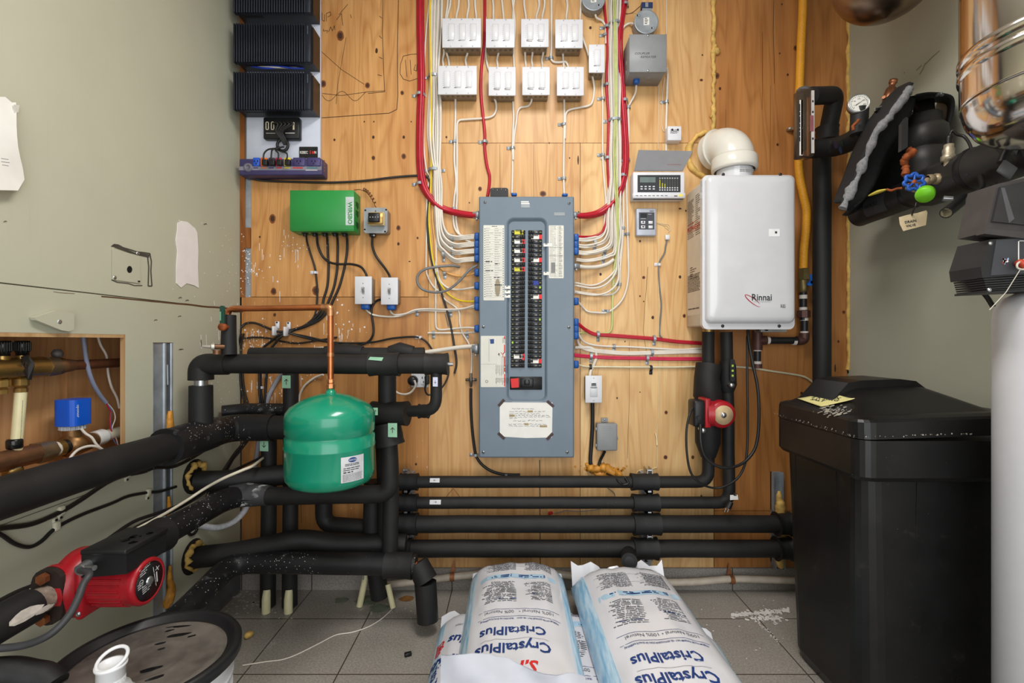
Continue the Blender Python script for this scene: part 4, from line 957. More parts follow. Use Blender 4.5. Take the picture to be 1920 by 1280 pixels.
# breakers
BRK = mat('breaker_black', (25, 25, 27), .38); TOG = mat('breaker_handle', (16, 16, 18), .3)
YLB = mat('yellow_tag', (206, 198, 62), .6); REDT = mat('red_tag', (214, 36, 34), .5); GRNT = mat('lime_indicator', (160, 200, 60), .5); BLT = mat('blue_tag', (32, 48, 140), .5)
GOLD = mat('dim_gold_print', (110, 108, 78), .6)
bo = po-.012
LTAG = {0: 'Y', 2: 'WR', 4: 'WR', 6: 'WR', 8: 'YR', 24: 'g', 27: 'Wr'}
RTAG = {1: 'WR', 6: 'WR', 11: 'B', 12: 'g', 14: 'WR', 19: 'g', 28: 'WR2'}
def breaker(px0, px1, py0, py1, side, tg):
    q = wbox(px0, py0+.5, px1, py1-.5, bo+.006); mb = MB(); W = q[1]-q[0]; H = q[3]-q[2]; y = q[4]
    mb.rbox((q[0], y, q[2]), (q[1], yf+.012, q[3]), .0014, 1, 0)
    hx = q[0]+W*(.70 if side == 'L' else .30); s = -1 if side == 'L' else 1
    mb.rbox((hx-W*.075, y-.007, q[2]+H*.15), (hx+W*.075, y, q[3]-H*.12), .0015, 1, 1)
    mb.rbox((hx-s*W*.17-W*.05, y-.0035, q[2]+H*.2), (hx-s*W*.17+W*.05, y, q[3]-H*.2), .001, 1, 1)
    # handle window markings
    for f_, ww, mm in ((.12, .13, 2), (.38, .06, 3), (.46, .04, 3), (.86, .08, 3)):
        fx = f_ if side == 'L' else 1-f_; mb.box((q[0]+W*(fx-ww*.5), y-.0003, q[2]+H*.38), (q[0]+W*(fx+ww*.5), y+.001, q[2]+H*.66), mm)
    if tg:
        if tg[0] in 'YW': mb.box((q[0]+W*.22, y-.001, q[2]-H*.05), (q[0]+W*.86, y+.001, q[3]-H*.02), 4 if tg[0] == 'Y' else 5); lines_print(mb, (q[0]+W*.28, y-.0012, q[3]-H*.3), XD, -ZD, W*.45, 2, .004, .0028, 8, 0, False)
        if 'R' in tg: mb.box((q[0]+W*.78, y-.0014, q[2]-H*.05), (q[0]+W*.99, y+.001, q[3]), 6)
        if tg == 'Wr': mb.prism([(q[0]+W*.8, y-.0014, q[2]-H*.4), (q[0]+W*.95, y-.0014, q[2]-H*.5), (q[0]+W*.99, y-.0014, q[3]+H*.2), (q[0]+W*.82, y-.0014, q[3])], (0, .001, 0), 6)
        if tg == 'B': mb.prism([(q[0]+W*.2, y-.001, q[2]), (q[0]+W*.78, y-.001, q[2]), (q[0]+W*.72, y-.001, q[3]+H*.05), (q[0]+W*.3, y-.001, q[3])], (0, .001, 0), 9)
        if tg == 'g': fx = .12 if side == 'L' else .86; mb.box((q[0]+W*(fx-.06), y-.0008, q[2]+H*.25), (q[0]+W*(fx+.06), y+.001, q[3]-H*.2), 7)
    mb.build('breaker', [BRK, TOG, GOLD, mat('white_breaker_print', (150, 150, 150), .6), YLB, PAPER, REDT, GRNT, INK, BLT], PT)
pit = (689.5-431)/30
for k in range(30):
    f_ = k/30; lx0 = 959-1.3*f_; rx0 = 990.5-1.0*f_
    breaker(lx0, lx0+26, 431+k*pit, 431+(k+1)*pit, 'L', LTAG.get(k)); breaker(rx0, rx0+26, 431+k*pit, 431+(k+1)*pit, 'R', RTAG.get(k))
q = wbox(956, 706, 1016.5, 730.5, bo+.004); mb = MB(); mb.rbox((q[0], q[4], q[2]), (q[1], yf+.012, q[3]), .002, 1)
q2 = wbox(976, 709, 1000, 726, bo+.012); mb.rbox((q2[0], q2[4], q2[2]), (q2[1], q[4], q2[3]), .004, 2, 1); q2 = wbox(983, 712, 993, 722, bo+.025); mb.rbox((q2[0], q2[4], q2[2]), (q2[1], q[4]-.006, q2[3]), .004, 2, 1)
e = [w(x, y, bo+.0048) for x, y in ((957.5, 710), (972.5, 708.5), (973, 726), (959, 727))]; mb.prism(e, (0, .0008, 0), 2)
mb.build('main_breaker', [BRK, TOG, REDT], PT)
mb = MB()
for (a, b, c, d) in ((1019, 456, 1035, 462), (1019, 509.5, 1029, 515.5), (946.5, 535.5, 957, 541.5), (946.5, 544, 957, 550), (946.5, 552.5, 957, 558)):
    q = wbox(a, b, c, d, po+.0018); mb.box((q[0], q[4], q[2]), (q[1], q[4]+.0006, q[3]), 0); lines_print(mb, (q[0]+.006, q[4]-.0003, q[3]-.004), XD, -ZD, (q[1]-q[0])*.3, 1, .003, .003, 1, 0)
q = wbox(977, 382, 993.5, 389, po+.001); mb.box((q[0], q[4], q[2]), (q[1], q[4]+.0006, q[3]), 2); lines_print(mb, (q[0], q[4]-.0003, q[3]-.001), XD, -ZD, .035, 2, .007, .005, 0, 0)
q = wbox(1039, 398, 1059, 404, po+.001); mb.box((q[0], q[4], q[2]), (q[1], q[4]+.0006, q[3]), 2)
mb.build('sticker', [PAPER, INK, mat('faded_grey_sticker', (150, 156, 160), .6)], PT)
def conn(px, py, side):
    c = w(px, py, .05); mb = MB(); s = -1 if side == 'L' else 1
    mb.rbox(c+V((-.011, -.012, -.016)), c+V((.011, .012, .016)), .004, 1); mb.rbox(c+V((s*.006-.004, -.013, -.011)), c+V((s*.006+.004, .013, .011)), .003, 1)
    mb.build('cable_connector', BLUEC, PT)
for y in (444, 458, 471, 485, 511, 536, 563, 575, 616): conn(894.5, y, 'L')
for y in (446, 459, 471, 565, 604, 617, 629, 683): conn(1080, y, 'R')
for (px, py) in ((964, 365), (1059, 366)):
    c = w(px, py, .055); mb = MB(); mb.rbox(c+V((-.012, -.01, -.006)), c+V((.012, .01, .006)), .003, 1); mb.build('cable_connector', BLUEC, PT)
def metalconn(px, py, side, r=.017, m=GALV):
    c = w(px, py, .05); mb = MB(); s = -1 if side == 'L' else 1
    mb.lathe([(0, -.012), (r, -.012), (r, .004), (r*.8, .005), (r*.8, .016), (0, .016)], c, (s, 0, 0), 14)
    mb.cyl(c+V((0, -.004, r*.6)), c+V((0, -.004, -r*1.5)), .004, 8); screw(mb, c+V((0, -r*.8, -r*1.2)), .005)
    mb.build('cable_connector', m, PT)
metalconn(894, 403, 'L'); metalconn(1079, 403, 'R', .014); metalconn(892, 654, 'L', .022); metalconn(1080, 499, 'R', .014)
# black unit on top of the panel
x0, x1, z0, z1, yf = wbox(919, 352, 953, 368, .05)
mb = MB(); mb.vbox((x0, yf, z0), (x1, WD-.004, z1), .010); 
for k in range(4): screw(mb, (x0+.012+k*.018, yf-.0002, z1-.006-.003*(k % 2)), .002, 1)
tag(mb.build('surge_protector', [BLK, STEEL]), 'small rounded black unit sitting on top of the grey blue panel', 'surge protector')
# taped note
nt = thing('taped_note', 'handwritten white note taped to the lower part of the grey panel', 'note', w(986, 820, po))
qa = [w(x, y, po+.0015) for x, y in ((937, 754), (1036, 754.5), (1035, 820), (986, 821), (937, 818))]
mb = MB(); mb.prism(qa, (0, .0007, 0)); mb.build('paper', PAPER, nt)
mb = MB(); n_ = lambda px, py: w(px, py, po+.0018)
def scrawl(px, py, l, m=0, sc=1.0):
    x = px
    while x < px+l:
        ww = random.uniform(4, 9); pts = [(x+ww*k/6, py+random.uniform(-1.1, 1.1)*sc) for k in range(7)]
        ribbon(mb, pts, .55, m, n_); x += ww+2
scrawl(960, 766, 42); scrawl(955, 771.5, 62); scrawl(955, 775.5, 56); scrawl(955, 778.5, 70); scrawl(955, 781.5, 72); scrawl(955, 784, 15); scrawl(962, 789, 22); scrawl(990, 788, 24, 0, 1.4); scrawl(954, 795, 68); scrawl(954, 798.5, 70)
for (a, b, l) in ((989, 769, 10), (955, 777, 10), (983, 793, 8), (1012, 797, 14)): mb.box(n_(a, b)+V((0, .0002, 0)), n_(a+l, b+4)+V((0, .0004, 0)), 1)
mb.build('handwriting', [mat('blue_black_ink', (84, 84, 96), .7), mat('tan_highlight', (176, 156, 116), .7)], nt)
for (x, y, a) in ((940, 755, -.85), (1032, 757, .7), (940, 817, .75), (1031, 818, -.8)):
    c = w(x, y, po+.0022); mb = MB(); e = V((math.cos(a), 0, -math.sin(a))); f2 = V((math.sin(a), 0, math.cos(a)))
    mb.prism([c-e*.018-f2*.006, c+e*.018-f2*.006, c+e*.018+f2*.006, c-e*.018+f2*.006], (0, .0006, 0)); mb.build('tape_strip', mat('dark_brown_tape', (62, 44, 42), .5), nt)

# ================================================================ RED CABLES
def bundle(fnpts, n, spread):
    return [[(p[0]+dx, p[1]) + ((p[2]+dz,) if len(p) > 2 else (.009+dz,)) for p in fnpts] for dx, dz in spread[:n]]
base = [(788, -14), (788, 40), (789, 100), (790, 160), (788, 220), (787, 270), (788, 310), (793, 345), (806, 370), (825, 388), (850, 397), (875, 402, .03), (893, 403.5, .045)]
for i, (dx, dz, dy) in enumerate(((-3.7, 0, 2.6), (3.7, .001, -2.2), (0, .0155, .3))):
    cable('red_cable', 'one of three thick red cables next to the circled pencil mark, entering the panel', [(p[0]+dx*(1 if p[1] < 350 else .45), p[1]+(dy if p[1] > 330 else 0), (p[2] if len(p) > 2 else .0085)+dz) for p in base], .0085, RCAB, group='thick red cables left of the panel', clamps=[(789, 180, .03, 9), (789, 346, .03, 9)] if i == 2 else ())
base = [(1172, -14), (1168, 15), (1164, 40), (1161, 75), (1162, 110), (1166, 160), (1168, 200), (1171, 240), (1173, 280), (1172, 315), (1166, 345), (1154, 372), (1138, 390), (1120, 400), (1100, 404, .03), (1082, 404, .045)]
for i, (dx, dz, dy) in enumerate(((-3.4, 0, -2.2), (3.4, .001, 2.4), (0, .014, .3))):
    cable('red_cable', 'one of three thick red cables beside the grey enclosure, curving into the panel', [(p[0]+dx, p[1]+(dy if p[1] > 330 else 0), (p[2] if len(p) > 2 else .0085)+dz) for p in base], .0078, RCAB, group='thick red cables right of the panel', clamps=[(1170, 13, .03, 8), (1169, 192, .03, 8), (1166, 331, .03, 8)] if i == 2 else ())
cable('red_cable', 'single red cable running between the dimmer boxes down to the panel top', [(909, -12), (909, 40), (908, 80), (905, 105), (902, 140), (902, 180), (906, 220), (909, 250), (909, 280), (913, 310), (918, 330), (917, 350), (914, 368)], .0066, RCAB, clamps=[(909, 267, .017, 5.5)])
cable('red_cable', 'thinner red cable passing the single narrow dimmer, turning into the panel side', [(1132, -12), (1134, 20), (1137, 50), (1139, 100), (1137, 160), (1141, 220), (1140, 270), (1139, 300), (1141, 340), (1143, 375), (1138, 400), (1135, 420), (1128, 436), (1112, 443), (1095, 444, .03), (1082, 443, .045)], .0056, RCAB, clamps=[(1137, 53, .02, 6), (1137, 160, .014, 4), (1138, 297, .016, 5)])
for i in range(2):
    cable('red_cable', '%s of two dark red cables sloping from the panel toward the heater pipes' % ('upper', 'lower')[i], [(1082, 605+i*2, .045), (1088, 609+i*2, .03), (1098, 617+i*2, .014), (1115, 625+i*2.5), (1140, 627+i*2.5), (1180, 630+i*2.5), (1230, 634+i*2.5), (1270, 639+i*2.5), (1330, 643+i*2.5)], .0055, RCAB, clamps=[(1121, 627, .018, 6, False, 'cable_staple'), (1226, 635, .018, 6, False, 'cable_staple')] if i else ())
    cable('red_cable', '%s of two pinkish red cables running level from the panel to the black pipes' % ('upper', 'lower')[i], [(1076, 664+i*3, .03), (1095, 666+i*3, .015), (1110, 667+i*3), (1150, 669+i*3), (1200, 670+i*3), (1250, 671+i*3), (1300, 671+i*3), (1335, 671+i*3)], .0048, RCAB2, clamps=[(1108, 667, .016, 6, False, 'cable_staple'), (1213, 671, .016, 6, False, 'cable_staple')] if i else ())
# ================================================================ WHITE CABLE FANS
random.seed(21)
LW_ = 'one of the white cables bundled beside the three-slider dimmers, fanning into the panel'
ends = [488, 485, 482, 473, 470, 467, 460, 457, 454, 446, 443, 440]
for i, ye in enumerate(ends):
    a = 804+i*2.1; o1 = .006+.009*(i % 3)
    sx = 806+i*1.7+random.uniform(-3, 3)
    bend = 432+ (ye-440)*.75
    pts = [(a+2, -12, o1), (a+random.uniform(-1, 2), 60, o1), (806+i*1.5, 120, o1), (807+i*1.35, 147, o1), (804+i*2, 190, o1), (802+i*2.2+random.uniform(-1, 1), 250, o1), (808+i*1.5, 300, o1), (813+i*1.1, 320, o1), (813+i*1.4, 350, o1), (815+i*1.2, 390, o1), (820+i*1.0, bend-12, o1), (832+i*.7, bend+6, o1), (852+i*.3, ye+3, o1), (872, ye+2, .025), (894, ye, .048)]
    cable('white_cable', LW_, pts, .0046, WCAB, group='white cables of the left bundle', clamps=[(814, 146, .032, 12), (815, 320, .032, 12, True, 'cable_clamp', GALV, True)] if i == 5 else ((((848, 446, .02, 7, False, 'cable_staple'), (848, 468, .02, 7, False, 'cable_staple'), (832, 476, .02, 8, False, 'cable_staple')) if i == 2 else ())))
RW_ = 'one of the white cables bundled beside the single dimmer, fanning into the panel'
ends = [447, 450, 458, 462, 470, 473, 475, 485, 488, 532, 537, 550]
for i, ye in enumerate(ends):
    o1 = .006+.009*(i % 3); a = 1141+i*1.9
    yb = ye-4 if i < 9 else ye-8
    xk = 1136+i*2.0
    pts = [(a+2, -12, o1), (a+1, 20, o1), (1143+i*1.7, 48, o1), (1141+i*2, 100, o1), (1142+i*1.9, 160, o1), (1144+i*1.6, 225, o1), (1142+i*1.9, 280, o1), (1143+i*1.8, 330, o1), (1139+i*2.2, 370, o1), (1136+i*2.3, 410, o1)]
    if i < 9: pts += [(1135+i*2.4, yb-22+i, o1), (1128+i*2, yb-4, o1), (1114+i, yb+3, o1), (1098, ye+2, .025), (1081, ye, .048)]
    else: pts += [(1150+i*1.2, 440, o1), (1148+i, 480, o1), (1146+i*(.8 if i < 11 else 1.2), yb-18, o1), (1130+(i-9)*6, yb+4, o1), (1108+(i-9)*4, ye+3, o1), (1084, ye-1, .03), (1078, ye-2, .04)]
    cable('white_cable', RW_, pts, .0044, WCAB, group='white cables of the right bundle', clamps=[(1152, 48, .034, 12), (1152, 228, .034, 13, True, 'cable_clamp', GALV, True)] if i == 5 else (((1115, 455, .02, 7, False, 'cable_staple'), (1134, 469, .02, 6, False, 'cable_staple'), (1131, 483, .02, 6, False, 'cable_staple')) if i == 2 else ()))
for i in range(2): cable('pale_green_cable', 'one of two pale green cables among the white ones beside the single dimmer', [(1150+i*4, -12, .03), (1152+i*3, 60, .032), (1153+i*3, 140, .032), (1153+i*3, 228, .03), (1151+i*4, 300, .03), (1156+i*3, 400, .03), (1156+i*2, 470, .016), (1150+i*2, 510), (1148+i, 570), (1147+i, 610), (1143, 622), (1135, 624), (1100, 624), (1082, 624, .03)], .0038, YGCAB, group='pale green cables')
cable('white_cable', 'thick white cable entering the panel side below the right fan', [(1150, 486, .012), (1146, 490, .014), (1138, 495, .016), (1120, 500, .02), (1100, 501, .035), (1084, 499, .048)], .0085, WCAB)
cable('white_cable', 'clipped white cable running down from the single narrow dimmer to the fan', [(1131, 135, .02), (1129, 160), (1130, 200), (1130, 290), (1133, 340), (1136, 380), (1134, 410), (1131, 432), (1118, 443), (1095, 447, .03), (1082, 447, .046)], .0044, WCAB, clamps=[(1130, 186, .013, 4), (1130, 291, .013, 4)])
cable('white_cable', 'white cable kinked beside the bundle, leaving the panel just above its middle', [(1166, 300), (1168, 340), (1169, 400), (1168, 440), (1163, 500), (1162, 530), (1158, 543), (1148, 551), (1130, 553), (1105, 550), (1084, 547, .03), (1077, 546, .04)], .0044, WCAB, clamps=[(1168, 428, .012, 4), (1161, 533, .012, 4, True)])
cable('white_cable', 'white cable close beside the thick red ones under the grey enclosure', [(1165, 180, .01), (1164, 240), (1164, 300), (1162, 350), (1164, 400), (1166, 450), (1160, 490), (1154, 515, .01)], .0044, WCAB, clamps=[(1164, 303, .012, 4), (1161, 382, .012, 4)])
# left singles
cable('white_cable', 'thin white cable hugging the thick red cables, falling to the grey loop', [(806, -10), (801, 40), (797, 90), (795, 150), (794, 220), (795, 280), (800, 320), (806, 332), (801, 360), (800, 420), (799, 500), (803, 520), (812, 536), (822, 545)], .0036, WCAB)
cable('yellow_cable', 'bright yellow cable curving into the panel side', [(808, -10, .03), (806, 30, .03), (808, 140, .03), (808, 340, .014), (804, 400), (807, 450), (812, 490), (819, 515), (828, 535), (843, 553), (862, 563), (880, 565, .03), (893, 564, .046)], .004, YCAB)
cable('orange_cable', 'tan orange cable curling into the panel side above the grey loop', [(812, 370), (811, 410), (815, 450), (818, 490), (828, 504), (845, 514), (865, 518, .015), (880, 515, .03), (893, 511, .046)], .0046, OCAB, clamps=[(834, 512, .012, 4, False)])
cable('white_cable', 'white cable curving into the panel side just above the yellow one', [(820, 360, .01), (820, 420), (818, 480), (823, 520), (833, 535), (848, 542), (868, 542, .02), (893, 538, .047)], .0046, WCAB)
cable('white_cable', 'white cable hanging straight through the grey loop before turning to the panel', [(822, 400), (818, 450), (817, 500), (817, 560), (817, 605), (820, 616), (830, 618), (850, 616), (875, 614, .03), (893, 615, .046)], .0042, WCAB)
cable('white_cable', 'white cable crossing down to the little metal coupling', [(826, 550), (835, 562), (852, 574), (861, 585), (862, 605), (866, 622), (878, 642), (884, 660), (884, 690), (883, 702, .02)], .0038, WCAB)
cable('white_cable', 'short level white cable stapled at both ends above the thick twisted one', [(802, 624), (830, 624), (870, 624), (893, 622, .03)], .0042, WCAB, clamps=[(813, 624, .011, 4, False, 'cable_staple'), (876, 624, .012, 4, False, 'cable_staple')])
cable('grey_cable', 'grey cable looping in a fat teardrop beside the panel', [(862, 500, .004), (848, 498, .02), (820, 500, .04), (796, 505, .05), (783, 517, .055), (784, 533, .06), (796, 544, .06), (820, 548, .06), (842, 542, .06), (862, 526, .06), (880, 506, .055), (895, 497, .05)], .0056, GCAB)
cable('white_cable', 'thick twisted white cable entering the panel low on its side', [(578, 657, .012), (600, 654, .014), (640, 654, .016), (690, 658, .018), (740, 662, .02), (790, 661, .02), (840, 654, .025), (870, 650, .035), (892, 649, .047)], .0095, WCAB)
cable('grey_cable', 'short thin dark wire crossing below the yellow cable', [(835, 588), (838, 600), (841, 612)], .002, GCAB)
# coax
mb = MB(); c = w(883, 712, .02); mb.lathe([(.004, -.03), (.006, -.028), (.006, -.012), (.0075, -.01), (.0075, .01), (.006, .012), (.006, .028), (.004, .03)], c, (0, 0, 1), 10); mb.rbox(c+V((-.024, .004, -.006)), c+V((.024, .012, .006)), .002, 1); screw(mb, c+V((.018, .004, 0)), .004); screw(mb, c+V((-.018, .004, 0)), .004)
tag(mb.build('coax_coupling', mat('dark_nickel', (110, 106, 98), .35, .8)), 'little metal coupling between a white and a black cable beside the panel', 'connector')
cable('coax_cable', 'black coax cable falling from the metal coupling and under the panel', [(883, 728, .02), (883, 760, .015), (885, 800), (889, 835), (893, 855), (904, 871), (922, 883), (945, 889), (975, 890)], .0062, BCAB, clamps=[(892, 852, .015, 5), (949, 889, .014, 4)])
# lower right whites
cable('white_cable', 'upper white cable running from the panel to the heater pipes', [(1082, 617, .045), (1087, 630, .03), (1096, 641, .014), (1115, 647), (1140, 649), (1180, 650), (1230, 653), (1280, 655), (1330, 651)], .0044, WCAB, clamps=[(1151, 649, .012, 4, False, 'cable_staple')])
for i in range(3): cable('white_cable', '%s of three close white cables bundled between the two red runs' % ('topmost', 'middle', 'lowest')[i], [(1082, 629, .045), (1084, 640+i, .03), (1090, 648+i*2, .018), (1105, 653+i*2.4), (1135, 657+i*2.4), (1180, 660+i*2.2), (1240, 658+i*2.4), (1290, 657+i*2.2), (1330, 657+i*2)], .004, WCAB, clamps=[(1222, 660, .014, 6, False, 'cable_staple')] if i == 1 else ())
for i in range(2): cable('white_cable', '%s of two white cables bowing over from the panel into the timer switch' % ('outer', 'inner')[i], [(1078, 650+i*2, .03), (1095, 650+i*2, .014), (1108, 651+i*1.5), (1116, 657), (1117+i*2, 668), (1113+i*2, 682), (1107+i*2, 694), (1105+i*2, 705, .02)], .004, WCAB)
cable('white_cable', 'lowest white cable running level from the panel behind the black pipes', [(1080, 681, .045), (1086, 684, .02), (1100, 687), (1140, 687.5), (1200, 688), (1260, 688), (1320, 687), (1370, 687), (1410, 690), (1450, 696), (1490, 702), (1510, 707), (1525, 717)], .0046, mat('ivory_cable', (214, 204, 172), .45), clamps=[(1107, 688, .012, 5, False, 'cable_staple', BLKM), (1220, 690, .012, 5, False, 'cable_staple', BLKM)])
# ---- timer switch and grey bell box
x0, x1, z0, z1, yf = wbox(1097.5, 704, 1129, 755, .05)
t = thing('timer_switch', 'white timer switch with a small display beside the panel foot', 'switch', ((x0+x1)/2, WD, z0)); xm, zm = (x0+x1)/2, (z0+z1)/2
mb = MB(); mb.rbox((x0+.002, yf+.005, z0+.008), (x1-.004, WD-.0005, z1-.006), .003, 1); mb.build('wall_box', BLKM, t)
mb = MB(); mb.rbox((x0, yf, z0), (x1, yf+.006, z1), .002, 2); mb.rbox((xm-.0165, yf-.001, zm-.033), (xm+.0165, yf+.002, zm+.034), .001, 1)
for s in (-1, 1): screw(mb, (xm, yf, zm+s*.048), .0025, 1)
mb.rbox((xm-.014, yf-.004, zm+.007), (xm+.014, yf, zm+.010), .001, 1, 2); lines_print(mb, (xm-.010, yf-.0014, zm+.004), XD, -ZD, .02, 2, .004, .0016, 2, 0); mb.box((xm-.012, yf-.0012, zm-.03), (xm+.012, yf, zm-.0294), 3)
mb.build('cover_plate', [WHITE, STEEL, INKG, INKG], t)
mb = MB(); mb.box((xm-.0105, yf-.0014, zm+.013), (xm+.0105, yf, zm+.026), 0); lines_print(mb, (xm-.006, yf-.0017, zm+.021), XD, -ZD, .012, 1, .003, .005, 1, 0, True); mb.build('display', [mat('slate_display', (92, 94, 98), .3), INK], t)
cable('black_cable', 'thick black cable from the timer switch into the amber foam', [(1111, 755, .02), (1111, 790, .014), (1109, 830), (1107, 860), (1108, 872)], .0085, BCAB)
x0, x1, z0, z1, yf = wbox(1119.5, 794, 1158, 847, .05)
t = thing('utility_box', 'grey plastic outdoor style box low on the wall below the timer switch', 'electrical box', ((x0+x1)/2, WD, z0))
mb = MB(); mb.rbox((x0+.002, yf+.014, z0+.002), (x1-.003, WD-.0005, z1-.002), .004, 2); mb.box((x0+.034-.008, WD-.01, z1), (x0+.034+.02, WD-.004, z1+.018), 0); screw(mb, (x0+.04, WD-.01, z1+.011), .004, 1); mb.build('casing', [GBOX, STEEL], t)
mb = MB(); mb.rbox((x0, yf, z0+.004), (x1, yf+.018, z1), .006, 2); lines_print(mb, (x0+.024, yf-.0003, z1-.028), XD, -ZD, .04, 3, .008, .001, 1, .1); mb.rbox((x0-.006, yf+.006, z0+.02), (x0+.002, yf+.018, z0+.032), .001, 1); mb.rbox((x0-.006, yf+.006, z1-.03), (x0+.002, yf+.018, z1-.018), .001, 1); mb.rbox((x1-.002, yf+.008, z0+.05), (x1+.004, yf+.018, z0+.062), .001, 1); mb.build('lid', [GBOX, INKG], t)
cable('black_cable', 'short black stub from the grey utility box into the amber foam', [(1134, 846, .025), (1131, 852, .016), (1126, 862), (1122, 874)], .0062, BCAB)
cable('white_wire', 'thin white wire beside the black stub under the grey utility box', [(1131, 849, .016), (1128, 858), (1129, 868), (1131, 874)], .0024, WCAB, 'wire')
mb = MB(); random.seed(4)
for run in (((1099, 868, .006), (1104, 874, .014), (1110, 879, .018), (1118, 879, .014), (1126, 877, .017), (1134, 877, .02), (1143, 881, .022), (1152, 887, .019), (1160, 889, .012), (1168, 894, .008)), ((1112, 886, .007), (1122, 888, .013), (1134, 887, .016), (1146, 890, .010)), ((1156, 889, .008), (1162, 896, .012), (1170, 898, .007))):
    R_ = smooth([V((0, 0, r)) for x, y, r in run], 5); P_ = jit(smooth([w(x, y, .006) for x, y, r in run], 5), .006, 45); mb.tube(P_, [max(.003, p.z*(.75+.5*random.random())) for p in R_], 11)
for k in range(40): blob(mb, w(1108+random.gauss(0, 14) if k % 2 else 1155+random.gauss(0, 14), 882+random.gauss(0, 7), .0008), (0, -1, 0), random.uniform(.002, .009), 1)
so = mb.build('spray_foam', [SFOAMO, SFOAMO]); tag(so, 'amber lump of spray foam at the wall below the grey utility box', 'spray foam')
cable('black_cable', 'black cable trailing from the amber foam over the top pipe', [(1138, 888, .03), (1150, 893, .09), (1160, 902, .13), (1168, 908, .13), (1178, 905, .13), (1172, 894, .125)], .0045, BCAB)
cable('bare_wire', 'red capped loose wire hanging between the second and third level pipes', [(1140, 915), (1152, 925), (1150, 940), (1130, 952), (1105, 957), (1080, 958), (1060, 957), (1050, 960), (1040, 962)], .0018, GCAB, 'wire')
mb = MB(); mb.lathe([(.003, 0), (.008, .004), (.006, .02), (0, .021)], w(1028, 963, .012), (1, 0, .3), 10); tag(mb.build('wire_nut', REDT), 'red wire nut glimpsed between the level black pipes', 'wire nut')
# vertical foam bead above the heater
random.seed(9); mb = MB(); pts = [(1338+random.uniform(-1.6, 1.6), y, .006) for y in range(-100, 304, 7)]
mb.tube([w(*p) for p in pts], [.006+.006*random.random() for _ in pts], 8)
for (x, y, r) in ((1340, 88, .014), (1344, 96, .016), (1338, 98, .014), (1339, 140, .009), (1334, 218, .008), (1338, 62, .008)): mb.lathe([(0, -r), (r*.8, -r*.5), (r, 0), (r*.8, r*.5), (0, r)], w(x, y, .008), (.1, -1, .1), 10)
tag(mb.build('spray_foam', SFOAM), 'long yellow bead of spray foam filling the plywood joint above the vent elbow', 'spray foam')
# ================================================================ WATER HEATER
HW = mat('white_enamel', (204, 204, 207), .16, var=.015, coat=.6); HB = mat('beige_enamel', (206, 194, 178), .4, var=.03)
f0 = at(1323, 617, 1.86); f1 = at(1497, 324, 1.86)
bx = at(1288, 612, 2.09); HX0 = bx.x
t = thing('water_heater', 'white wall hung gas water heater with a red and black logo', 'water heater', ((f0.x+f1.x)/2, WD, f0.z))
mb = MB(); mb.rbox((HX0, 1.905, 1.142), (f1.x-.008, WD-.002, 1.722), .006, 2); mb.build('casing', HB, t)
mb = MB(); R_ = .022
mb.vbox((f0.x-.003, 1.885, f0.z), (f1.x, 1.906, f1.z), R_, 5)
# raised pillow of the cover
n = 7; rings = []
def rring(ins, y, zlow=0):
    pts = []; a0, a1, b0, b1 = f0.x+ins, f1.x-ins, f0.z+ins+zlow, f1.z-ins*.8; r = R_
    for cx, cz, s in ((a1-r, b1-r, 0), (a0+r, b1-r, 1), (a0+r, b0+r, 2), (a1-r, b0+r, 3)):
        for k in range(n+1): q = (s+k/n)*PI/2; pts.append(V((cx+r*math.cos(q), y, cz+r*math.sin(q))))
    return pts
rs = [rring(.006, 1.886, .016), rring(.008, 1.872, .018), rring(.013, 1.864, .022), rring(.022, 1.860, .028), rring(.05, 1.857, .04)]
m_ = len(rs[0]); mb.add([p for r in rs for p in r], [(i*m_+k, i*m_+(k+1) % m_, (i+1)*m_+(k+1) % m_, (i+1)*m_+k) for i in range(len(rs)-1) for k in range(m_)]+[tuple(range((len(rs)-1)*m_, len(rs)*m_))], 0, True)
mb.build('front_cover', HW, t)
for (px, py) in ((1356, 327), (1463, 327), (1355, 611), (1461, 611)):
    mb = MB(); screw(mb, at(px, py, 1.884), .0065); mb.build('screw', BLKM, t)
hp = lambda px, py: at(px, py, 1.856)
q0, q1 = hp(1442, 443), hp(1462, 429); mb = MB(); mb.box((q0.x, 1.8562, q0.z), (q1.x, 1.8575, q1.z)); e0, e1 = hp(1453, 437.5), hp(1457, 433.5); mb.box((e0.x, 1.8555, e0.z), (e1.x, 1.857, e1.z), 1); mb.build('indicator', [mat('white_label', (232, 232, 232), .4), INK], t)
mb = MB(); mb.text('Rinnai', hp(1410, 563), XD, ZD, .036, 0, bold=.014, sx=.9); lines_print(mb, hp(1413, 566), XD, -ZD, .066, 1, .002, .0012, 3, 0); mb.text('R85', hp(1464, 577), XD, ZD, .02, 0, bold=.0, sx=.62)
c = hp(1411.5, 563.5); va = [math.radians(x) for x in range(20, 331, 10)]; ex = V((.8, 0, -.6)); ez = V((.6, 0, .8))
for a, b in zip(va[:-1], va[1:]):
    th = lambda q: .0022*(1.2-abs(math.cos(q/2)))+.0006
    P = lambda q, k: c+ex*(.038*math.cos(q+.35))+ez*((.0105)*math.sin(q+.35))*(1-k*.0)+ (ex*math.cos(q+.35)*.6+ez*math.sin(q+.35))*(-k*th(q)*1.6)
    mb.ngon([P(a, 0), P(b, 0), P(b, 1), P(a, 1)], 1)
mb.build('lettering', [INK, mat('logo_red', (178, 28, 40), .5), INKG], t)
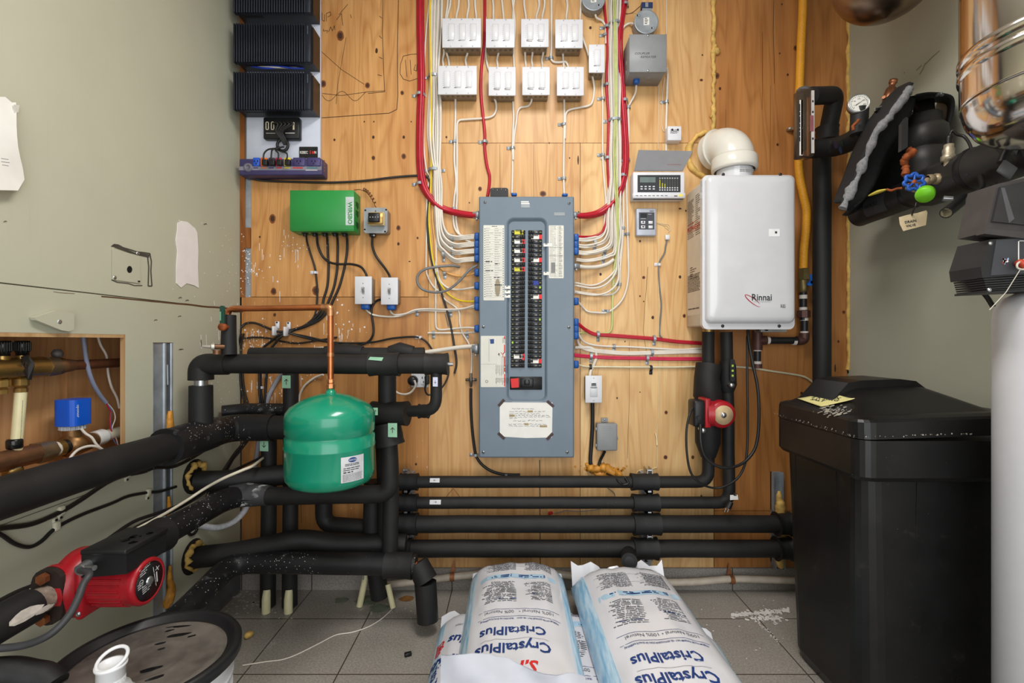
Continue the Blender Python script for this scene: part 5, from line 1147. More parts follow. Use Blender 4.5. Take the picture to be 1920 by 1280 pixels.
# side label
mb = MB(); SX = HX0-.0006
sp = lambda y, z: V((SX-.0007, y, z))
mb.box((SX, 1.93, 1.19), (SX+.0006, 2.085, 1.585), 0)
mb.text('PROPANE GAS', sp(2.082, 1.548), (0, -1, 0), ZD, .029, 1, bold=.02, sx=.76); lines_print(mb, sp(2.08, 1.578), (0, -1, 0), -ZD, .1, 1, .004, .0026, 1, .2); lines_print(mb, sp(2.08, 1.541), (0, -1, 0), -ZD, .14, 1, .004, .0022, 1, .0)
random.seed(3)
lines_print(mb, sp(2.078, 1.52), (0, -1, 0), -ZD, .07, 24, .0068, .0024, 2, .3); lines_print(mb, sp(1.99, 1.52), (0, -1, 0), -ZD, .055, 20, .0085, .0024, 2, .6)
lines_print(mb, sp(2.05, 1.345), (0, -1, 0), -ZD, .085, 6, .009, .0035, 2, .7); lines_print(mb, sp(2.078, 1.29), (0, -1, 0), -ZD, .14, 12, .0062, .0032, 2, .12); lines_print(mb, sp(2.072, 1.215), (0, -1, 0), -ZD, .12, 1, .006, .005, 2, .0)
mb.build('side_label', [HB, mat('propane_red', (200, 70, 40), .5), mat('brown_print', (96, 84, 76), .7)], t)
mb = MB(); p = at(1430, 625, 1.98); mb.box((1.0, 1.93, 1.118), (1.105, 1.98, 1.142), 0)
for px in (1420, 1437): mb.lathe([(.008, 0), (.008, .002), (0, .002)], (at(px, 628, 1.93).x, 1.9298, 1.13), (0, -1, 0), 12, 1)
mb.build('terminal_bracket', [STEEL, DARK], t)
# vent elbow into the wall
VM = mat('vent_white_plastic', (214, 210, 200), .25, var=.02, coat=.3)
vx = at(1378, 325, 1.95).x; vy = 1.955; r = .082
t = thing('vent_elbow', 'fat white vent elbow from the heater top back into the plywood', 'vent pipe', (vx, vy, 1.724))
mb = MB(); mb.lathe([(.068, 0), (.068, .05), (.07, .055), (0, .055)], (vx, vy, 1.7225), (0, 0, 1), 36); 
lines_print(mb, (vx-.01, vy-.0686, 1.748), XD, -ZD, .055, 2, .006, .003, 1, 0); mb.build('stub', [HW, INKG], t)
dirv = V((-.38, 1, 0)).normalized(); top = V((vx, vy, 1.872)); pts = [V((vx, vy, 1.792)), V((vx, vy, 1.80))]
br = .085; cen = V((vx, vy, 1.81))+dirv*br
for k in range(13): a = PI/2*k/12; pts.append(cen-dirv*br*math.cos(a)+V((0, 0, br*math.sin(a))))
endp = pts[-1]; k_ = (WD-.004-.025-endp.y)/dirv.y; pts.append(endp+dirv*max(k_, .005))
mb = MB(); mb.tube(pts, r*.94, 36); mb.lathe([(r*.94, 0), (r*1.06, .002), (r*1.08, .012), (r*1.06, .05), (r*.96, .06), (0, .06)], (vx, vy, 1.772), (0, 0, 1), 36)
mb.tube([endp+dirv*.001, endp+dirv*.006], r*1.03, 36)
mb.build('elbow', VM, t)
wallc = V((endp.x+dirv.x*.03, WD-.006, endp.z)); mb = MB(); random.seed(12)
P = [wallc+V((math.cos(a)*(.094+.006*random.random()), 0, math.sin(a)*(.096+.006*random.random()))) for a in [2*PI*k/40 for k in range(40)]]; mb.tube(P, [.008+.007*random.random() for _ in P], 9, closed=True)
tag(mb.build('spray_foam', SFOAM), 'ring of yellow foam sealing the white vent elbow at the wall', 'spray foam')

# ================================================================ RIGHT HAND PIPES ON THE WALL
def pipe(name, label, pts, r, m=FOAM, cat='pipe', fil=.05, seg=22, parent=None, group=None, jt=.0015):
    P = subdiv(fillet(pts, fil), .05); P = jit(P, jt, 7)
    mb = MB(); mb.tube(P, r, seg); o = mb.build(name, m, parent)
    if label: tag(o, label, cat, group)
    return o
def sleeve(parent, a, b, r, m=FOAMD, name='sleeve', flare=.003):
    a, b = V(a), V(b); mb = MB(); n = 5
    mb.tube([a.lerp(b, k/n) for k in range(n+1)], [r+flare, r, r, r+.001, r, r+flare], 24); return mb.build(name, m, parent)
def arrow(parent, c, xd, yd, W, H, rot, m=GTAPE, sc=.75, name='arrow_label'):
    """small label with a printed arrow; lies in the plane xd, yd"""
    c, xd, yd = V(c), V(xd), V(yd); n = xd.cross(yd).normalized()
    if n.y > 0: n = -n
    mb = MB(); mb.prism([c+xd*a*W+yd*b*H for a, b in ((-.5, -.5), (.5, -.52), (.5, .5), (-.5, .5))], n*-.0006, 0)
    s = min(W, H)*.5*sc; ca, sa = math.cos(rot), math.sin(rot); f = lambda u, v: c+n*.0007+xd*((u*ca-v*sa)*s)+yd*((u*sa+v*ca)*s)
    mb.ngon([f(-.8, -.09), f(.8, -.09), f(.8, .09), f(-.8, .09)], 1); mb.ngon([f(.85, 0), f(.2, .62), f(.08, .5), f(.5, .09), f(.5, -.09), f(.08, -.5), f(.2, -.62)], 1)
    return mb.build(name, [m, INK], parent)
WLAB = mat('white_label_tape', (216, 216, 220), .5)
# four level runs
DP = 2.0
def zp(py, d=DP): return CH-(py-640)*d/F
def xp(px, d=DP): return (px-960)*d/F
z1_, z2_, z3_, z4_ = zp(903), zp(942), zp(982), zp(1028)
xl = xp(752); DR = 1.985
x1r, x2r = xp(1328), xp(1367)
t = thing('insulated_pipe', 'topmost of four level black pipes, turning up to the heater through a thick wrap', 'pipe', (xl, DP, z1_))
pipe('pipe_run', None, [(xl, DP, z1_), (x1r, DP, z1_), (x1r, DP, 1.12)], .0245, FOAM, parent=t)
sleeve(t, (xp(750), DP, z1_), (xp(784), DP, z1_), .033); sleeve(t, (xp(1183), DP, z1_), (xp(1233), DP, z1_), .033)
arrow(t, (xp(817), DP-.0262, z1_+.014), XD, V((0, .4, 1)).normalized(), .04, .017, PI, WLAB)
hb = MB(); hb.tube([(x1r, DP-.0, .60), (x1r-.003, DP-.002, .66), (x1r-.004, DP-.004, .9), (x1r, DP, .95)], [.03, .05, .052, .04], 20); hb.build('thick_wrap', FOAMD, t)
hb = MB(); hb.tube([(x1r+.004, DP-.012, .83), (x1r-.012, DP-.02, .86), (x1r-.014, DP-.02, .93), (x1r-.004, DP-.012, .985)], [.048, .056, .05, .05], 18); hb.build('pump_wrap', FOAM, t)
mb = MB(); mb.cyl((x1r, DP, 1.10), (x1r, DP, 1.1445), .022, 14); mb.build('fitting', BRASS, t)
t = thing('insulated_pipe', 'second level black pipe down, turning up beside the first beneath the heater', 'pipe', (xl, DP, z2_))
pipe('pipe_run', None, [(xl, DP, z2_), (x2r, DP, z2_), (x2r, DP+.01, .75), (x2r-.008, DP+.01, 1.12)], .0245, FOAM, parent=t)
sleeve(t, (xp(747), DP, z2_), (xp(783), DP, z2_), .034); sleeve(t, (xp(1186), DP, z2_), (xp(1235), DP, z2_), .034)
arrow(t, (xp(818), DP-.0262, z2_+.011), XD, V((0, .4, 1)).normalized(), .046, .018, 0, WLAB)
hb = MB(); hb.tube([(x2r-.004, DP+.008, .87), (x2r-.004, DP+.006, .9), (x2r-.004, DP+.006, .98), (x2r-.004, DP+.008, 1.0)], [.026, .036, .033, .027], 18); hb.build('valve_wrap', FOAMD, t)
mb = MB(); p = at(1371, 722, 1.955); mb.cyl(p, p+V((0, .03, 0)), .010, 12); mb.lathe([(.011, 0), (.011, .008), (.005, .012), (0, .012)], p, (0, -1, 0), 8); mb.build('valve_stem', STEEL, t)
e0, e1 = at(1368.5, 715, 1.945), at(1377.5, 673, 1.945); hb = MB(); hb.vbox((e0.x, 1.942, e0.z), (e1.x, 1.947, e1.z), .008)
for k, zz in enumerate((.02, .04, .06)): hb.box((e0.x+.006, 1.9415, e0.z+zz), (e1.x-.006, 1.942, e0.z+zz+.008), 1)
hb.build('valve_handle', [BLK, mat('lime_print', (170, 200, 70), .5)], t)
xe = xp(1474)
t = thing('insulated_pipe', 'third of four level black pipes, thicker, ending in foam behind the bin', 'pipe', (xl, DP, z3_))
pipe('pipe_run', None, [(xl, DP, z3_), (xe, DP, z3_)], .035, FOAM, parent=t)
sleeve(t, (xp(745), DP, z3_), (xp(783), DP, z3_), .043); sleeve(t, (xp(1187), DP, z3_), (xp(1237), DP, z3_), .043); sleeve(t, (xp(1455), DP, z3_), (xp(1482), DP, z3_), .042, flare=.008)
t = thing('insulated_pipe', 'lowest of four level black pipes, with a cut off stub below one sleeve', 'pipe', (xl, DP, z4_))
pipe('pipe_run', None, [(xl, DP, z4_), (xe, DP, z4_)], .035, FOAM, parent=t)
sleeve(t, (xp(747), DP, z4_), (xp(772), DP, z4_), .041); sleeve(t, (xp(1187), DP, z4_), (xp(1232), DP, z4_), .042, flare=.005); sleeve(t, (xp(1455), DP, z4_), (xp(1482), DP, z4_), .042, flare=.008)
mb = MB(); a = V((xp(1176), DP-.02, z4_-.01)); b = at(1180, 1052, 1.86); mb.tube([a, b], .031, 20); mb.tube([b+(a-b)*.02, b-(a-b)*.004], .018, 14, 1); mb.build('stub', [FOAM, BLKM], t)
t_strut = []
for px, y0_, y1_, lab in ((767, 884, 1066, 'near the arrow labels'), (1210, 884, 1066, 'below the grey utility box')):
    t = thing('strut_channel', 'slotted steel channel behind the sleeves of the level black pipes, %s' % lab, 'pipe support', (xp(px, 2.07), WD, zp(1050, 2.09)))
    c = xp(px, 2.07); mb = MB(); mb.box((c-.021, 2.055, zp(1062, 2.07)), (c+.021, WD-.0005, zp(886, 2.06)))
    for k in range(8): zz = zp(1050, 2.07)+k*.048; mb.box((c-.007, 2.0545, zz), (c+.007, 2.056, zz+.025), 1)
    mb.build('channel', [GALV, DARK], t)
    for zc in (z1_, z2_, z3_, z4_):
        mb = MB(); mb.box((c-.012, DP, zc-.052), (c-.008, 2.056, zc+.052)); mb.box((c+.008, DP, zc-.052), (c+.012, 2.056, zc+.052)); mb.cyl((c-.012, DP+.01, zc-.045), (c+.012, DP+.01, zc-.045), .006, 8); mb.cyl((c-.012, DP+.01, zc+.045), (c+.012, DP+.01, zc+.045), .006, 8); mb.build('clamp', STEEL, t)
c0, c1 = at(1449, 958, 2.08), at(1467, 886, 2.08); mb = MB(); mb.box((c0.x, 2.075, c0.z), (c0.x+.004, WD-.0005, c1.z)); mb.box((c1.x, 2.075, c0.z), (c1.x+.004, WD-.0005, c1.z)); mb.box((c0.x, 2.092, .12), (c1.x+.003, WD-.0005, c1.z))
mb.box((c0.x, 2.06, .10), (c0.x+.006, WD-.0005, .2)); mb.box((c1.x-.004, 2.06, .10), (c1.x+.003, WD-.0005, .2))
t = thing('strut_channel', 'short zinc stud beside the black bin, filled with yellow foam', 'stud', (c0.x, WD, .1)); mb.build('channel', GALV, t)
mb = MB(); random.seed(31)
for run in (((1460, 920, .006), (1461, 932, .013), (1463, 945, .018), (1463, 960, .021), (1462, 968, .012)), ((1462, 1000, .012), (1470, 1006, .02), (1476, 1012, .018)), ((1463, 1044, .012), (1463, 1054, .017), (1464, 1064, .010))): mb.tube(jit(smooth([at(x, y, 2.05) for x, y, r in run], 4), .004, 40), [p.z*(.85+.3*random.random()) for p in smooth([V((0, 0, r)) for x, y, r in run], 4)], 10)
for (x, y, r) in () and ((1460, 935, .016), (1462, 947, .02), (1462, 958, .022), (1463, 925, .01), (1470, 1005, .02), (1475, 1010, .02), (1463, 1050, .018), (1463, 1058, .015), (1466, 1003, .012)): mb.lathe([(0, -r*1.3), (r*.7, -r*.8), (r, 0), (r*.7, r*.8), (0, r*1.3)], at(x, y, 2.045), (.2, -1, .6), 10)
mb.build('spray_foam', SFOAM, t)
# pump below the heater
pc = at(1346, 775, 1.90)
t = thing('circulation_pump', 'small red circulation pump with a tan plate below the water heater', 'pump', pc)
mb = MB(); mb.rbox((pc.x-.062, 1.868, pc.z-.052), (pc.x-.040, 1.945, pc.z+.062), .004, 2); mb.tube([(pc.x-.044, 1.905, pc.z), (pc.x-.02, 1.90, pc.z)], .05, 24)
mb.lathe([(0, .075), (.045, .075), (.053, .06), (.055, .03), (.055, -.002), (.05, -.012), (.034, -.014)], pc+V((.02, .01, -.005)), (-.05, 1, .05), 30)
mb.build('motor_housing', PUMPR, t)
fc = pc+V((.02, .01, -.005)); ax = V((-.05, 1, .05)).normalized()
mb = MB(); mb.lathe([(.0385, -.0135), (.0385, -.016), (0, -.016)], fc, ax, 30); mb.lathe([(.012, -.016), (.011, -.018), (.0, -.0165)], fc, ax, 12, 1); mb.lathe([(.009, -.018), (.007, -.022), (0, -.022)], fc, ax, 10, 1)
mb.build('name_plate', [mat('tan_plate', (196, 170, 130), .5), STEEL], t)
mb = MB(); mb.rbox((pc.x-.105, 1.872, pc.z-.05), (pc.x-.058, 1.945, pc.z+.055), .01, 2); mb.cyl((pc.x-.088, 1.866, pc.z-.012), (pc.x-.088, 1.875, pc.z-.012), .008, 10); mb.build('terminal_box', BLK, t)
mb = MB(); screw(mb, (pc.x-.07, 1.868, pc.z-.062), .01); mb.cyl((pc.x-.07, 1.868, pc.z-.062), (pc.x-.07, 1.9, pc.z-.058), .009, 10); mb.build('cable_gland', STEEL, t)
cable('pump_cable', 'black cord looping from the red pump and up to the heater underside', [(1310, 795, 0)] and [at(1313, 795, 1.86), at(1314, 830, 1.85), at(1322, 855, 1.85), at(1338, 870, 1.85), at(1360, 877, 1.85), at(1385, 872, 1.86), at(1405, 857, 1.87), at(1418, 833, 1.88), at(1423, 790, 1.89), at(1421, 730, 1.91), at(1411, 680, 1.93), at(1404, 640, 1.95), at(1402, 618, 1.96)], .0058, BCAB, wall=False)
cable('pump_cable', 'thin black cord hanging in a wide loop below the small red pump', [at(1299, 764, 1.88), at(1292, 780, 1.86), at(1287, 810, 1.85), at(1288, 850, 1.85), at(1295, 885, 1.85), at(1312, 905, 1.85), at(1335, 914, 1.86), at(1357, 912, 1.86), at(1382, 897, 1.87), at(1396, 872, 1.88), at(1401, 840, 1.9), at(1402, 780, 1.92), at(1401, 700, 1.94), at(1401, 630, 1.96)], .0045, BCAB, wall=False)
p0, p1 = at(1370, 940, 1.93), at(1364, 952, 1.93); mb = MB(); mb.tube([p0, p1], [.012, .014], 8); 
for dx in (-.006, .006): mb.cyl(p1+V((dx, 0, 0)), p1+V((dx-.006, 0, -.016)), .0018, 6, 1)
d0 = at(1369, 933, 1.925); mb.prism([d0+V(q) for q in ((0, 0, -.009), (.033, 0, -.007), (.03, 0, .012), (0, 0, .011))], (0, .001, 0), 2); lines_print(mb, d0+V((.014, -.0005, .008)), XD, -ZD, .012, 2, .008, .004, 3, 0)
tag(mb.build('power_plug', [BLK, STEEL, PAPER, INK]), 'unplugged black plug with a white tag hanging in front of the pipe elbow', 'plug')
# big riser on the right, flow meter loop
t = thing('insulated_pipe', 'tall thick black riser behind the bin, with the clear flow meter on its loop', 'pipe', (xp(1541), DP, .6))
a = V((xp(1541), DP, .35)); b = V((xp(1541), DP, zp(300)))
pipe('pipe_run', None, [a, b+V((0, 0, .06))], .034, FOAMD, parent=t)
sleeve(t, (xp(1545), DP-.02, zp(268)), (xp(1545), DP-.02, zp(243)), .041, FOAM)
pipe('tee_run', None, [at(1520, 279, 1.9), at(1560, 277, 1.9), at(1592, 268, 1.82), at(1625, 244, 1.7)], .036, FOAM, parent=t, fil=.08)
pipe('upper_loop', None, [V((xp(1546), DP-.02, zp(255))), at(1566, 178, 1.93), at(1520, 180, 1.85)], .033, FOAM, parent=t, fil=.035)
mb = MB(); 
for i, (c_, col) in enumerate((((1567, 272), (84, 66, 96)), ((1581, 268), (64, 96, 84)), ((1576, 281), (66, 84, 118)))): 
    p = at(c_[0], c_[1], 1.80-.0); mb.ngon([p+V((math.cos(q*PI/6)*.015, .012*math.cos(q*PI/6), math.sin(q*PI/6)*.013)) for q in range(12)], i)
mb.build('dot_sticker', [mat('dull_violet_dot', (84, 66, 96), .6), mat('dull_green_dot', (64, 96, 84), .6), mat('dull_blue_dot', (66, 84, 118), .6)], t)
# flow meter
e0, e1 = at(1494, 296, 1.82), at(1514, 170, 1.82)
t = thing('flow_meter', 'upright clear acrylic flow meter in front of the yellow gas line', 'flow meter', V(((e0.x+e1.x)/2, 1.84, e0.z)))
def clear(name, c, rough=.05):
    k = NT(name); k.set(rough, 0, .5); k.b.inputs['Base Color'].default_value = rgb(c); k.b.inputs['Transmission Weight'].default_value = .85; k.b.inputs['IOR'].default_value = 1.3; MATS[name] = k.m; return k.m
ACR = clear('smoky_acrylic', (150, 130, 112)); 
dx = at(1527, 200, 1.80).x
mb = MB(); mb.rbox((e0.x, 1.80, e0.z), (dx, 1.845, e1.z), .004, 1); mb.build('acrylic_body', ACR, t)
mb = MB(); cx_ = (e0.x+dx)/2-.004; mb.cyl((cx_, 1.825, e0.z+.03), (cx_, 1.825, e1.z-.02), .012, 14, 0); mb.cyl((cx_+.002, 1.825, e0.z+.03), (cx_+.002, 1.825, e0.z+.07), .005, 8, 1); mb.build('tube', [mat('dark_tube', (40, 34, 32), .2), mat('blue_float', (40, 80, 150), .4)], t)
mb = MB(); mb.lathe([(.024, 0), (.024, .014), (.018, .02), (0, .02)], ((e0.x+dx)/2, 1.825, e1.z-.008), (0, 0, 1), 18); mb.build('cap', mat('grey_cap', (84, 84, 86), .5), t)
mb = MB(); mb.box((e0.x-.0006, 1.802, e0.z+.002), (e0.x+.010, 1.8, e1.z-.045)); lines_print(mb, (e0.x+.001, 1.7996, e1.z-.06), -ZD, XD, .17, 2, .004, .0035, 1, .2); mb.build('scale', [PAPER, INK], t)
mb = MB(); mb.box((dx-.012, 1.7985, e0.z+.01), (dx-.001, 1.8, e1.z-.01)); 
for zz in (.06, .1, .16, .2): mb.box((dx-.010, 1.7978, e0.z+zz), (dx-.004, 1.7986, e0.z+zz+.008), 1)
q = at(1519, 246, 1.797), at(1526, 216, 1.797); mb.box((q[0].x, 1.7976, q[0].z), (q[1].x, 1.7985, q[1].z), 2); mb.build('side_label', [mat('greyish_label', (196, 190, 186), .5), INK, mat('maroon_label', (140, 84, 88), .5)], t)
mb = MB(); p = w(1485, 241, .02); mb.rbox(p+V((-.016, -.004, -.006)), p+V((.03, .018, .006)), .002, 1); screw(mb, p+V((-.008, -.004, 0)), .006); tag(mb.build('pipe_strap', STEEL), 'little steel strap screwed beside the clear flow meter', 'strap')
# corrugated gas line
YEL = mat('yellow_gas_hose', (226, 160, 44), .42, var=.06)
def corr(pts, r, amp=.0009, pitch=.0052):
    P = smooth(pts, 12); out = [P[0]]; L = [0]
    for a, b in zip(P[:-1], P[1:]): L.append(L[-1]+(b-a).length)
    n = int(L[-1]/pitch*4); res = []; rr = []; j = 0
    for k in range(n+1):
        s = L[-1]*k/n
        while j < len(L)-2 and L[j+1] < s: j += 1
        f = (s-L[j])/max(1e-9, L[j+1]-L[j]); res.append(P[j].lerp(P[j+1], f)); rr.append(r+amp*math.sin(k*PI/2))
    return res, rr
P, rr = corr([w(1505, -100, .04), w(1505, -60, .04), w(1505, -20, .04), w(1505, 20, .04), w(1502, 80, .04), w(1499, 160, .03), w(1497, 220, .03), w(1497, 290, .035), w(1499, 330, .04), w(1506, 365, .05), w(1512, 395, .055), w(1511, 430, .05), w(1507, 470, .045), w(1506, 505, .045)], .0165)
mb = MB(); mb.tube(P, rr, 14); tag(mb.build('gas_hose', YEL), 'yellow corrugated gas hose running down beside the water heater', 'gas line')
# iron gas train
G = lambda px, py: at(px, py, 2.05)
t = thing('gas_valve_train', 'brass and iron gas fittings with a blue lever between hose and heater', 'gas pipe', G(1507, 640))
mb = MB(); mb.lathe([(.016, 0), (.021, .002), (.021, .045), (.018, .05), (0, .05)], G(1507, 525), (0, 0, 1), 6, 0, False); mb.lathe([(.014, 0), (.017, .004), (.02, .02), (.017, .05), (.014, .055)], G(1506, 548), (0, 0, 1), 12); mb.build('brass_fitting', mat('dirty_brass', (120, 106, 66), .45, .6, var=.2), t)
mb = MB(); p = G(1514, 527)+V((0, -.03, 0)); mb.prism([p+V(q) for q in ((-.004, 0, .026), (.012, 0, .022), (.016, 0, -.01), (.006, 0, -.022), (-.016, 0, -.022), (-.018, 0, -.014), (-.004, 0, -.004))], (0, .008, 0)); mb.cyl(p+V((0, .03, -.008)), p+V((0, .0, -.008)), .006, 10); mb.build('lever', mat('bright_blue_lever', (30, 100, 190), .35), t)
for a_, b_, r_ in ((G(1506, 600), G(1506, 548), .0145), (G(1508, 640), G(1508, 596), .0145), (G(1494, 640)+V((0, 0, .004)), G(1438, 638), .0155), (G(1420, 690), G(1420, 655), .0145)): MB().cyl(a_, b_, r_, 14).build('iron_nipple', mat('black_iron', (40, 40, 42), .4, .3), t)
for a, b in (((1506, 560), (1506, 553)), ((1506, 582), (1506, 576)), ((1508, 601), (1508, 595)), ((1508, 626), (1508, 621)), ((1492, 640), (1486, 640)), ((1442, 638), (1437, 638)), ((1420, 658), (1420, 654)), ((1420, 682), (1420, 677))): MB().cyl(G(*a), G(*b), .0158, 14).build('thread_tape', TEFLON, t)
MB().lathe([(.017, 0), (.026, .002), (.026, .03), (.017, .034), (0, .034)], G(1507, 596), (0, 0, 1), 8, 0, False).build('union_nut', IRON, t)
MB().tube(fillet([G(1508, 624), G(1508, 638), G(1494, 638.5)], .025), .02, 14).build('elbow', IRON, t)
MB().tube([G(1436, 638), G(1420, 638)], .02, 14).tube([G(1420, 620), G(1420, 656)], .02, 14).build('tee', IRON, t)
MB().tube([G(1420, 682), G(1420, 690)], .019, 12).build('end_cap', IRON, t)
# beige pipe along the skirting
P = smooth([at(700, 1098, 2.05), at(760, 1092, 2.055), at(850, 1081, 2.055), at(920, 1074, 2.06), at(1000, 1071, 2.06), at(1100, 1082, 2.05), at(1200, 1090, 2.05), at(1290, 1091, 2.05), at(1370, 1085, 2.05), at(1430, 1086, 2.05), at(1490, 1088, 2.05)])
mb = MB(); mb.tube(P, .0148, 14); o = tag(mb.build('water_pipe', mat('greyish_beige_pipe', (196, 184, 168), .4)), 'pale beige plastic pipe lying along the tile skirting behind the bags', 'pipe')
for (x, y) in ((848, 1081), (1372, 1086)):
    p = at(x, y, 2.05); mb = MB(); mb.tube([p+V((-.009, -.001, 0)), p+V((.009, -.001, 0))], .0175, 12); mb.prism([p+V((-.012, .02, .01)), p+V((.012, .02, .01)), p+V((.004, .034, .055))], (0, .002, 0)); mb.build('strap', mat('rusty_copper_strap', (150, 96, 60), .6, .4, var=.3), o)

# ================================================================ THINGS ON THE RIGHT WALL
def steel_mat(name, c, rough):
    k = NT(name); k.set(rough, 1.0, .5); k.b.inputs['Base Color'].default_value = rgb(c); MATS[name] = k.m; return k.m
SS = steel_mat('polished_stainless', (216, 208, 200), .13)
TC = V((1.19, 1.03, 1.540)); TR = .17
t = thing('expansion_tank', 'polished stainless tank with a rolled seam', 'tank', TC)
prof = [(0, -.02), (.05, -.019), (.10, -.010), (.135, .008), (.158, .04), (.168, .08), (TR, .11), (TR, .40), (TR*.98, .47), (.12, .55), (0, .57)]
pr = [prof[0]]+[(p.x, p.z) for p in smooth([V((a, 0, b)) for a, b in prof], 5)][1:]
mb = MB(); mb.lathe(pr, TC, (0, 0, 1), 56); mb.build('shell', SS, t)
mb = MB(); 
for zz in (.155, .185): mb.lathe([(TR, zz-.012), (TR+.004, zz-.007), (TR+.0045, zz), (TR+.004, zz+.007), (TR, zz+.012)], TC, (0, 0, 1), 56)
mb.build('seam', SS, t)
T2 = V((1.215, 1.56, 2.13)); t = thing('expansion_tank', 'dark steel tank of which only the rounded bottom shows at the top', 'tank', T2)
mb = MB(); mb.lathe([(p.x, p.z) for p in smooth([V((a, 0, b)) for a, b in ((0.001, 0), (.05, .012), (.10, .04), (.135, .085), (.15, .15), (.15, .4), (.1, .48), (.001, .5))], 4)], T2, (.0, 0, 1), 40); mb.build('shell', steel_mat('dull_stainless', (132, 112, 96), .28), t)
# house pipe along the right wall
HX, HZ = 1.345, 1.578
FT = speckled('worn_foam', (44, 42, 41), (160, 156, 150), .45, 60, .03)
t = thing('insulated_pipe', 'thick black pipe with the drain valve, running along the wall toward the viewer', 'pipe', (HX, 1.5, HZ))
mb = MB(); P = jit(subdiv([(HX, 1.86, HZ-.005), (HX, 1.60, HZ), (HX, 1.215, HZ)], .05), .002)
def rad(y): return .047 if y > 1.585 else (.047+(1.585-y)*1.2 if y > 1.56 else .062)
mb.tube(P, [rad(p.y)+.002*NZ.noise(p*9) for p in P], 26); mb.build('pipe_run', FT, t)
for (ya, yb, r) in ((1.62, 1.60, .051), (1.40, 1.38, .066), (1.235, 1.21, .068)): 
    mb = MB(); mb.tube([(HX, ya, HZ), (HX, (ya+yb)/2, HZ), (HX, yb, HZ)], [r-.003, r, r-.003], 26); mb.build('tape_band', BLK, t)
# grey tape with writing
mb = MB(); n = 8; vs = []; 
for yy in (1.775, 1.675):
    for k in range(n+1): a = PI*(.72+.55*k/n); vs.append(V((HX+.0485*math.cos(a), yy, HZ-.002+.0485*math.sin(a))))
mb.add(vs, [(k, k+1, k+n+2, k+n+1) for k in range(n)], 0, True)
mb.text('HOUSE', V((HX-.0495, 1.762, HZ-.012)), (0, -1, 0), (0, 0, 1), .02, 1, sx=.95); mb.build('tape_label', [mat('grey_duct_tape', (66, 66, 68), .5), mat('dark_marker', (18, 18, 20), .6)], t)
# fat riser
FX, FY = 1.352, 1.57
pipe_prof = [(.054, .0), (.057, .06), (.058, .102), (.0525, .106), (.0525, .109), (.060, .113), (.063, .14), (.061, .172), (.052, .184), (.0465, .187), (.046, .216), (.040, .222), (.028, .224), (.027, .262), (0, .263)]
mb = MB(); mb.lathe(pipe_prof, (FX, FY, 1.60), (-.02, 0, 1), 28); mb.build('swollen_riser', FT, t)
mb = MB(); e = at(1697, 225, 1.47), at(1693, 283, 1.47); 
mb.prism([at(1700, 219, 1.47), at(1703, 222, 1.47), at(1702, 275, 1.47), at(1690, 283, 1.47), at(1691, 232, 1.47)], (0, .012, 0)); mb.build('steel_lever', mat('dark_steel_lever', (70, 70, 72), .35, .6), t)
mb = MB(); P = jit(subdiv(smooth([at(1706, 283, 1.49), at(1712, 287, 1.48), at(1700, 292, 1.48), at(1694, 300, 1.49), at(1700, 312, 1.49), at(1698, 330, 1.49)]), .012), .006, 40); mb.tube(P, [.008+.004*random.random() for _ in P], 9); mb.build('rusty_fitting', RUST, t)
# drain valve
vc = at(1714, 341, 1.44)
t = thing('drain_valve', 'blue wheel drain valve with a lime green cap on the thick black pipe', 'valve', vc)
mb = MB(); ax = V((-.25, -1, .15)).normalized(); e1 = ax.orthogonal().normalized(); e2 = ax.cross(e1); pts = []
for k in range(48): a = 2*PI*k/48; rr_ = .024+.0035*math.sin(7*a); pts.append(vc+(e1*math.cos(a)+e2*math.sin(a))*rr_)
mb.tube(pts, .005, 8, closed=True)
for k in range(5): a = 2*PI*k/5; mb.tube([vc, vc+(e1*math.cos(a)+e2*math.sin(a))*.023], .0035, 6)
mb.build('hand_wheel', mat('blue_wheel', (34, 86, 178), .35), t)
mb = MB(); mb.lathe([(0, .004), (.007, .003), (.008, -.004)], vc, ax, 10, 0); mb.cyl(vc, vc-ax*.03, .006, 8); mb.build('spindle', RUST, t)
b0 = vc-ax*.035; mb = MB(); mb.cyl(b0, at(1752, 335, 1.45), .011, 12); mb.lathe([(.013, -.01), (.015, -.006), (.015, .006), (.013, .01)], at(1744, 336, 1.45), V((1, 0, .1)), 8); mb.lathe([(.008, 0), (.017, .006), (.017, .018), (.010, .022)], at(1750, 336, 1.45), V((1, 0, .1)), 8); mb.cyl(b0+V((0, 0, 0)), at(1738, 362, 1.42), .009, 10); mb.build('body', mat('limed_brass', (168, 150, 122), .45, .5, var=.3, scale=70), t)
g0 = at(1740, 350, 1.42); g1 = at(1735, 363, 1.40); axg = (g1-g0).normalized(); mb = MB(); mb.lathe([(.010, -.012), (.0225, -.008), (.0235, .008), (.022, .013), (0, .014)], g1, axg, 24); mb.build('cap', mat('lime_cap', (120, 206, 40), .4), t)
